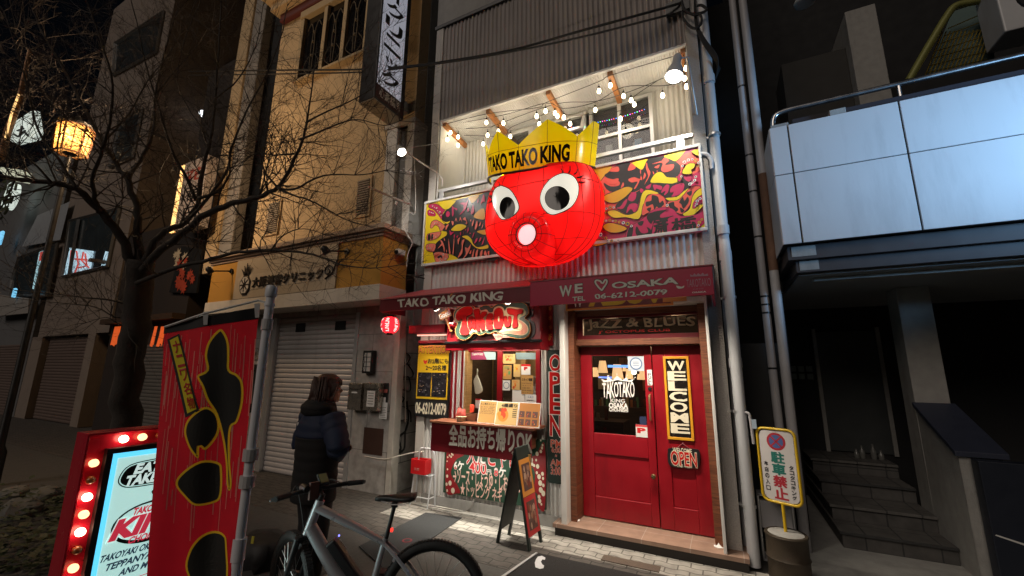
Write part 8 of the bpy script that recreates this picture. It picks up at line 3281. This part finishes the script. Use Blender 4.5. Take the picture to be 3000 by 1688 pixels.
mtext('A.M. 3:00', .3, 1.11, .6, 1.065, M_BLKT, .05, -.0095, .008)
b.build('lettering', mq)
M_LITB = emi('marquee_lit', (1, .68, .44), 9)
M_UNLB = pbr('amber_glass', (.5, .16, .05), .1, coat=.5)
bi = 0
spots = [(.047, .16 + i * .088) for i in range(14)] + [(.16 + i * .088, .047) for i in range(7)] + [(MW - .047, .16 + i * .088) for i in range(14)]
LIT = {0, 2, 3, 4, 6, 7, 9, 10, 12, 13, 14, 15, 17, 18, 20, 22, 23, 25, 27, 28, 30, 32, 33}
lit_src = None
for i, (u, v) in enumerate(spots):
    c = MQ(u, v, -.012)
    b = MB()
    r_ = .022
    b.lathe([(.012, -.018), (.018, -.006), (r_, .012), (.018, .03), (.008, .037), (.001, .038)], c, (M_LITB if i % 3 else emi('marquee_lit_dim', (1, .55, .28), 2.2)) if i in LIT else M_UNLB, 12, mn)
    b.build('bulb', mq, smooth='all')
lamp('AREA', 'light_box_glow', MQ(.4, .7, .06), 6, (.7, 1, .95), rect=(.5, 1.1), target=MQ(.4, .7, 3))

# ================================================================== small street things
# A-frame menu board
t = thing('a_frame_board', 'black folding pavement board with orange and red framed menus', 'sandwich board', (-2.15, 4.5, 0))
tp = WD('f', 1530, 1372, 4.83)
FLb, FRb = WZ('a4', 1185, 1240, 0), WZ('a4', 1300, 1150, 0)
BLb, BRb = WZ('a4', 905, 1165, 0), WZ('a4', 1020, 1085, 0)
hz = 1.0
w1 = (FRb - FLb)
TL_ = FLb.lerp(BLb, .45) + Vector((0, 0, hz))
TR_ = FRb.lerp(BRb, .45) + Vector((0, 0, hz))


def AF(u, v, o=0.0):
    p = (FLb.lerp(FRb, u)).lerp(TL_.lerp(TR_, u), v)
    nn = (FRb - FLb).cross(TL_ - FLb).normalized()
    if nn.dot(CAM - p) < 0:
        nn = -nn
    return p + nn * o


def AB(u, v, o=0.0):
    p = (BLb.lerp(BRb, u)).lerp(TL_.lerp(TR_, u), v)
    nn = (BRb - BLb).cross(TL_ - BLb).normalized()
    return p + nn * o


def pboard(F, u0, v0, u1, v1, o0, o1, mat):
    b.hexa([F(u0, v0, o0), F(u1, v0, o0), F(u1, v1, o0), F(u0, v1, o0)], [F(u0, v0, o1), F(u1, v0, o1), F(u1, v1, o1), F(u0, v1, o1)], mat)


M_AFB = pbr('board_black_green', (.014, .022, .018), .5, var=.2)
for F, nm in ((AF, 'front_leaf'), (AB, 'rear_leaf')):
    b = MB()
    pboard(F, 0, .14, 1, 1, -.01, .01, M_AFB)
    pboard(F, 0, 0, .14, .14, -.012, .012, M_AFB)
    pboard(F, .86, 0, 1, .14, -.012, .012, M_AFB)
    b.build(nm, t, bevel=.003)
M_OFR = pbr('menu_orange', (.6, .24, .04), .5)
M_RFR = pbr('menu_red', (.45, .03, .03), .5)
for v0, v1, m in ((.5, .87, M_OFR), (.12, .495, M_RFR)):
    b = MB()
    pboard(AF, .06, v0, .94, v1, .011, .015, m)
    pboard(AF, .2, v0 + .05, .8, v1 - .05, .0155, .0165, pbr('food_photo', (.1, .05, .04), .4, var=.7, scale=30))
    for k in range(16):
        u, v = rnd.uniform(.26, .74), rnd.uniform(v0 + .09, v1 - .1)
        q = [AF(u + .07 * math.cos(a * 1.05) * rnd.uniform(.6, 1), v + .035 * math.sin(a * 1.05), .017 + k * .0002) for a in range(6)]
        b.poly(q, pbr(('food_a', 'food_b', 'food_c')[k % 3], ((.3, .16, .1), (.45, .3, .22), (.2, .05, .03))[k % 3], .4))
    b.build('menu', t)
b = MB()
c = AB(.95, .88, .012)
b.box(c.x - .0, c.y - .03, c.z - .08, c.x + .07, c.y - .02, c.z + .02, M_PAP)
b.build('price_tag', t)
# wire stand with red box
t = thing('wire_stand', 'thin chrome wire stand holding a red box against the shop wall', 'stand', (-3.95, 4.98, 0))
b = MB()
lg = [WZ('a4', 125, 802, .0), WZ('a4', 178, 805, 0), WZ('a4', 280, 818, 0), WZ('a4', 335, 852, 0)]
x0, x1, y0, y1 = -4.02, -3.72, 4.88, 5.02
zt = .74
for (xa, ya) in ((x0, y0), (x1, y0)):
    b.tube([(xa, ya, 0), (xa + .01, y0 + .05, .41)], .009, M_PVC, 6)
b.tube(cr([(x0 - .02, y1, 0), (x0 + .02, y1 - .02, .6), (x0 + .05, y1 - .02, zt - .01), (x0 + .1, y1 - .02, zt), (x1 - .08, y1 - .02, zt), (x1 - .02, y1 - .02, zt - .04), (x1, y1 - .02, .6), (x1 + .02, y1, 0)], 4, False), .011, M_PVC, 8)
for z in (.12, .41):
    b.tube([(x0, y0 + .02, z), (x1, y0 + .02, z)], .008, M_PVC, 6)
    b.tube([(x0, y0 + .02, z), (x0, y1 - .01, z)], .008, M_PVC, 6)
    b.tube([(x1, y0 + .02, z), (x1, y1 - .01, z)], .008, M_PVC, 6)
b.build('frame', t, smooth=True)
t = thing('red_box', 'small open red plastic box on the wire stand', 'box', (-3.88, 4.9, .42))
q0, q1 = W('a4', 155, 560, 4.87), W('a4', 285, 445, 4.87)
b = MB()
rx0, rx1, rz0, rz1 = q0.x, q1.x, .418, q1.z
M_RBX = pbr('red_plastic_box', (.55, .012, .015), .35)
b.box(rx0, 4.87, rz0, rx1, 4.88, rz1, M_RBX)
b.box(rx0, 5.0, rz0, rx1, 5.01, rz1, M_RBX)
b.box(rx0, 4.88, rz0, rx0 + .01, 5.0, rz1, M_RBX)
b.box(rx1 - .01, 4.88, rz0, rx1, 5.0, rz1, M_RBX)
b.box(rx0 + .01, 4.88, rz0, rx1 - .01, 5.0, rz0 + .012, M_RBX)
b.build('tub', t, bevel=.003)
b = MB()
TX(b, 'MARLBO'[:0] + '灰皿', rx0 + .06, rz0 + .05, rx0 + .15, rz0 + .085, 4.869, pbr('pale_print', (.6, .4, .35), .5), .0)
b.build('lettering', t)
# mats
b = MB()
M_MAT = pbr('floor_mat', (.028, .03, .032), .9, var=.4, scale=60, bump=.6, bscale=300)
P = [WZ('b1', x, y, .012) for x, y in ((1720, 668), (2110, 722), (1290, 1290), (1000, 1030))]
b.prism(P, (0, 0, -.007), M_MAT)
mt = b.build('floor_mat', label='dark grey rubber floor mat below the take out counter', cat='mat')
b = MB()
c = WZ('b1', 1520, 970, .0135)
b.lathe([(.055, 0), (.055, .001)], c, pbr('mat_red', (.2, .02, .03), .8), 18)
b.lathe([(.035, .001), (.035, .002)], c, M_MAT, 18)
b.build('emblem', mt)
b = MB()
c0 = WZ('b8', 470, 205, .014)
P = [c0, WZ('b8', 1700, 470, .014), WZ('b8', 1700, 900, .014), WZ('b8', -100, 640, .014)]
b.prism(P, (0, 0, -.009), pbr('door_mat_black', (.012, .011, .011), .9, var=.4, scale=60, bump=.5, bscale=300))
mt = b.build('floor_mat', label='large black floor mat with a pale emblem at its corner before the doors', cat='mat')
b = MB()
pp = [(460, 240), (500, 232), (535, 250), (530, 272), (505, 268), (490, 290), (505, 318), (523, 330), (515, 355), (480, 362), (435, 345), (430, 300), (440, 270)]
b.poly([WZ('b8', x, y, .0155) for x, y in pp], pbr('mat_emblem', (.55, .55, .57), .8))
b.build('emblem', mt)
b = MB()
for dz, m in ((0, M_PVC2),):
    a, c = WZ('b8', 440, 205, .012), WZ('b8', 90, 445, .012)
    b.hexa([a, a + Vector((.02, 0, 0)), c + Vector((.03, 0, 0)), c], [v + Vector((0, 0, .008)) for v in (a, a + Vector((.02, 0, 0)), c + Vector((.03, 0, 0)), c)], m)
b.build('edge_strip', mt)
# power cord along the wall
b = MB()
b.tube(cr([W('a4', 710, 760, FY - .02), W('a4', 690, 840, 5.0), WZ('a4', 640, 880, .02), WZ('a4', 560, 880, .02), WZ('a4', 400, 850, .02), WZ('a4', 310, 840, .02), WZ('a4', 340, 870, .02), WZ('a4', 500, 905, .02), WZ('a4', 525, 918, .02)], 6, False), .007, pbr('grey_cord', (.3, .28, .26), .5), 6)
b.build('power_cord', label='grey power cord lying along the foot of the shop wall', cat='cord', smooth=True)
# bag on the ground at the banner foot
bg = thing('bag', 'black bag with a small yellow tag on the ground behind the banner', 'bag', WZ('f', 770, 1640, 0))
bc = WZ('f', 775, 1650, .0)
b = MB()
for i in range(1):
    vs, fs = [], []
    for r_i, (z, rx, ry) in enumerate(((0, .26, .2), (.1, .3, .23), (.22, .29, .21), (.24, .22, .14), (.26, .08, .06))):
        for k in range(18):
            a = 2 * math.pi * k / 18
            rr = 1 + .45 * noise.noise(Vector((math.cos(a) * 2, math.sin(a) * 2, z * 5)))
            vs.append(bc + Vector((rx * rr * math.cos(a), ry * rr * math.sin(a), z + .02 * noise.noise(Vector((a, z, 3))))))
    for r_i in range(4):
        for k in range(18):
            fs.append((r_i * 18 + k, r_i * 18 + (k + 1) % 18, (r_i + 1) * 18 + (k + 1) % 18, (r_i + 1) * 18 + k))
    fs.append(tuple(72 + k for k in range(18)))
    b.add(vs, fs, pbr('bag_black', (.012, .012, .013), .6, bump=.3))
b.build('sack', bg, smooth='all')
b = MB()
c = bc + Vector((.05, -.18, .27))
b.obox(c, Vector((.012, .004, 0)), Vector((0, .003, 0)), Vector((0, .002, .03)), pbr('yellow_tag', (.5, .45, .05), .5))
b.build('tag', bg)
# no parking sign on a concrete filled drum
dc = Vector((.39, 4.93, 0))
t = thing('parking_sign', 'yellow framed no parking sign standing in a concrete filled drum', 'sign', dc)
b = MB()
b.lathe([(.17, 0), (.175, .012), (.17, .03), (.17, .17), (.178, .185), (.17, .2), (.17, .36), (.178, .375), (.172, .385)], dc, pbr('drum_brown', (.06, .045, .03), .55, .3, var=.5, scale=6, bump=.2), 28)
b.build('drum', t, smooth=True)
b = MB()
b.lathe([(.165, .38), (.12, .392), (.02, .396)], dc, M_CONC, 28)
b.build('concrete_fill', t)
th = R(-24)
sx_, sn_ = Vector((math.cos(th), math.sin(th), 0)), Vector((math.sin(th), -math.cos(th), 0))


def SGN(u, z, o=0.0):
    return dc + sx_ * u + Vector((0, 0, z)) + sn_ * o


SW, SZ0, SZ1 = .165, .64, 1.31
b = MB()
b.tube([SGN(.0, .3), SGN(0, SZ0)], .014, M_YEL, 10)
b.build('pole', t, smooth=True)
b = MB()
cyr = []
rc = .06
for cx, cz, a0 in ((SW - rc, SZ1 - rc, 0), (-SW + rc, SZ1 - rc, 90), (-SW + rc, SZ0 + rc, 180), (SW - rc, SZ0 + rc, 270)):
    for k in range(6):
        a = R(a0 + k * 18)
        cyr.append((cx + rc * math.cos(a), cz + rc * math.sin(a)))
ringp = [SGN(u, z) for u, z in cyr]
b.tube(ringp + [ringp[0], ringp[1]], .013, pbr('yellow_enamel', (.62, .4, .02), .3), 10)
b.build('frame', t, smooth=True)
b = MB()
pp = [SGN(u * .9, SZ0 + (SZ1 - SZ0) / 2 + (z - SZ0 - (SZ1 - SZ0) / 2) * .95, .002) for u, z in cyr]
b.prism(pp, sn_ * -.004, pbr('sign_white', (.6, .57, .56), .5, var=.08, stain=.2))
for s in (-1, 1):
    for z in (.82, 1.1):
        b.obox(SGN(s * (SW - .012), z), sx_ * .012, sn_ * .004, Vector((0, 0, .004)), M_STEEL)
b.build('plate', t)
b = MB()
cz = 1.195
M_PRD, M_PBL, M_PGN = pbr('sign_red', (.4, .025, .04), .5), pbr('sign_blue', (.07, .12, .3), .5), pbr('sign_green', (.02, .16, .13), .5)
b.poly([SGN(.082 * math.cos(a * .25), cz + .082 * math.sin(a * .25), .0028) for a in range(25)], M_PRD)
b.poly([SGN(.062 * math.cos(a * .25), cz + .062 * math.sin(a * .25), .0034) for a in range(25)], M_PBL)
for ang in (45, -45):
    d = (math.cos(R(ang)), math.sin(R(ang)))
    b.obox(SGN(0, cz, .0038), (sx_ * d[0] + Vector((0, 0, d[1]))) * .062, (sx_ * -d[1] + Vector((0, 0, d[0]))) * .007, sn_ * .0002, M_PRD)


def stext(ch, u0, z0, u1, z1, mat, off):
    text(b, ch, lambda u, v, k: SGN(u0 + (u1 - u0) * u, z0 + (z1 - z0) * v, .003 + k), mat, off)


for i, (ch, m) in enumerate(zip('駐車禁止', (M_PGN, M_PGN, M_PRD, M_PRD))):
    stext(ch, -.055, 1.0 - i * .108, .055, 1.098 - i * .108, m, .05)
for i, ch in enumerate('タコタコキング'):
    stext(ch, .09, .955 - i * .044, .125, .99 - i * .044, M_BLKT, .04)
for i, ch in enumerate('本店の入口'):
    stext(ch, -.125, .96 - i * .056, -.09, 1.0 - i * .056, M_BLKT, .04)
b.build('lettering', t)
# floor level cable reel dark ground patch near the person's feet is part of the asphalt
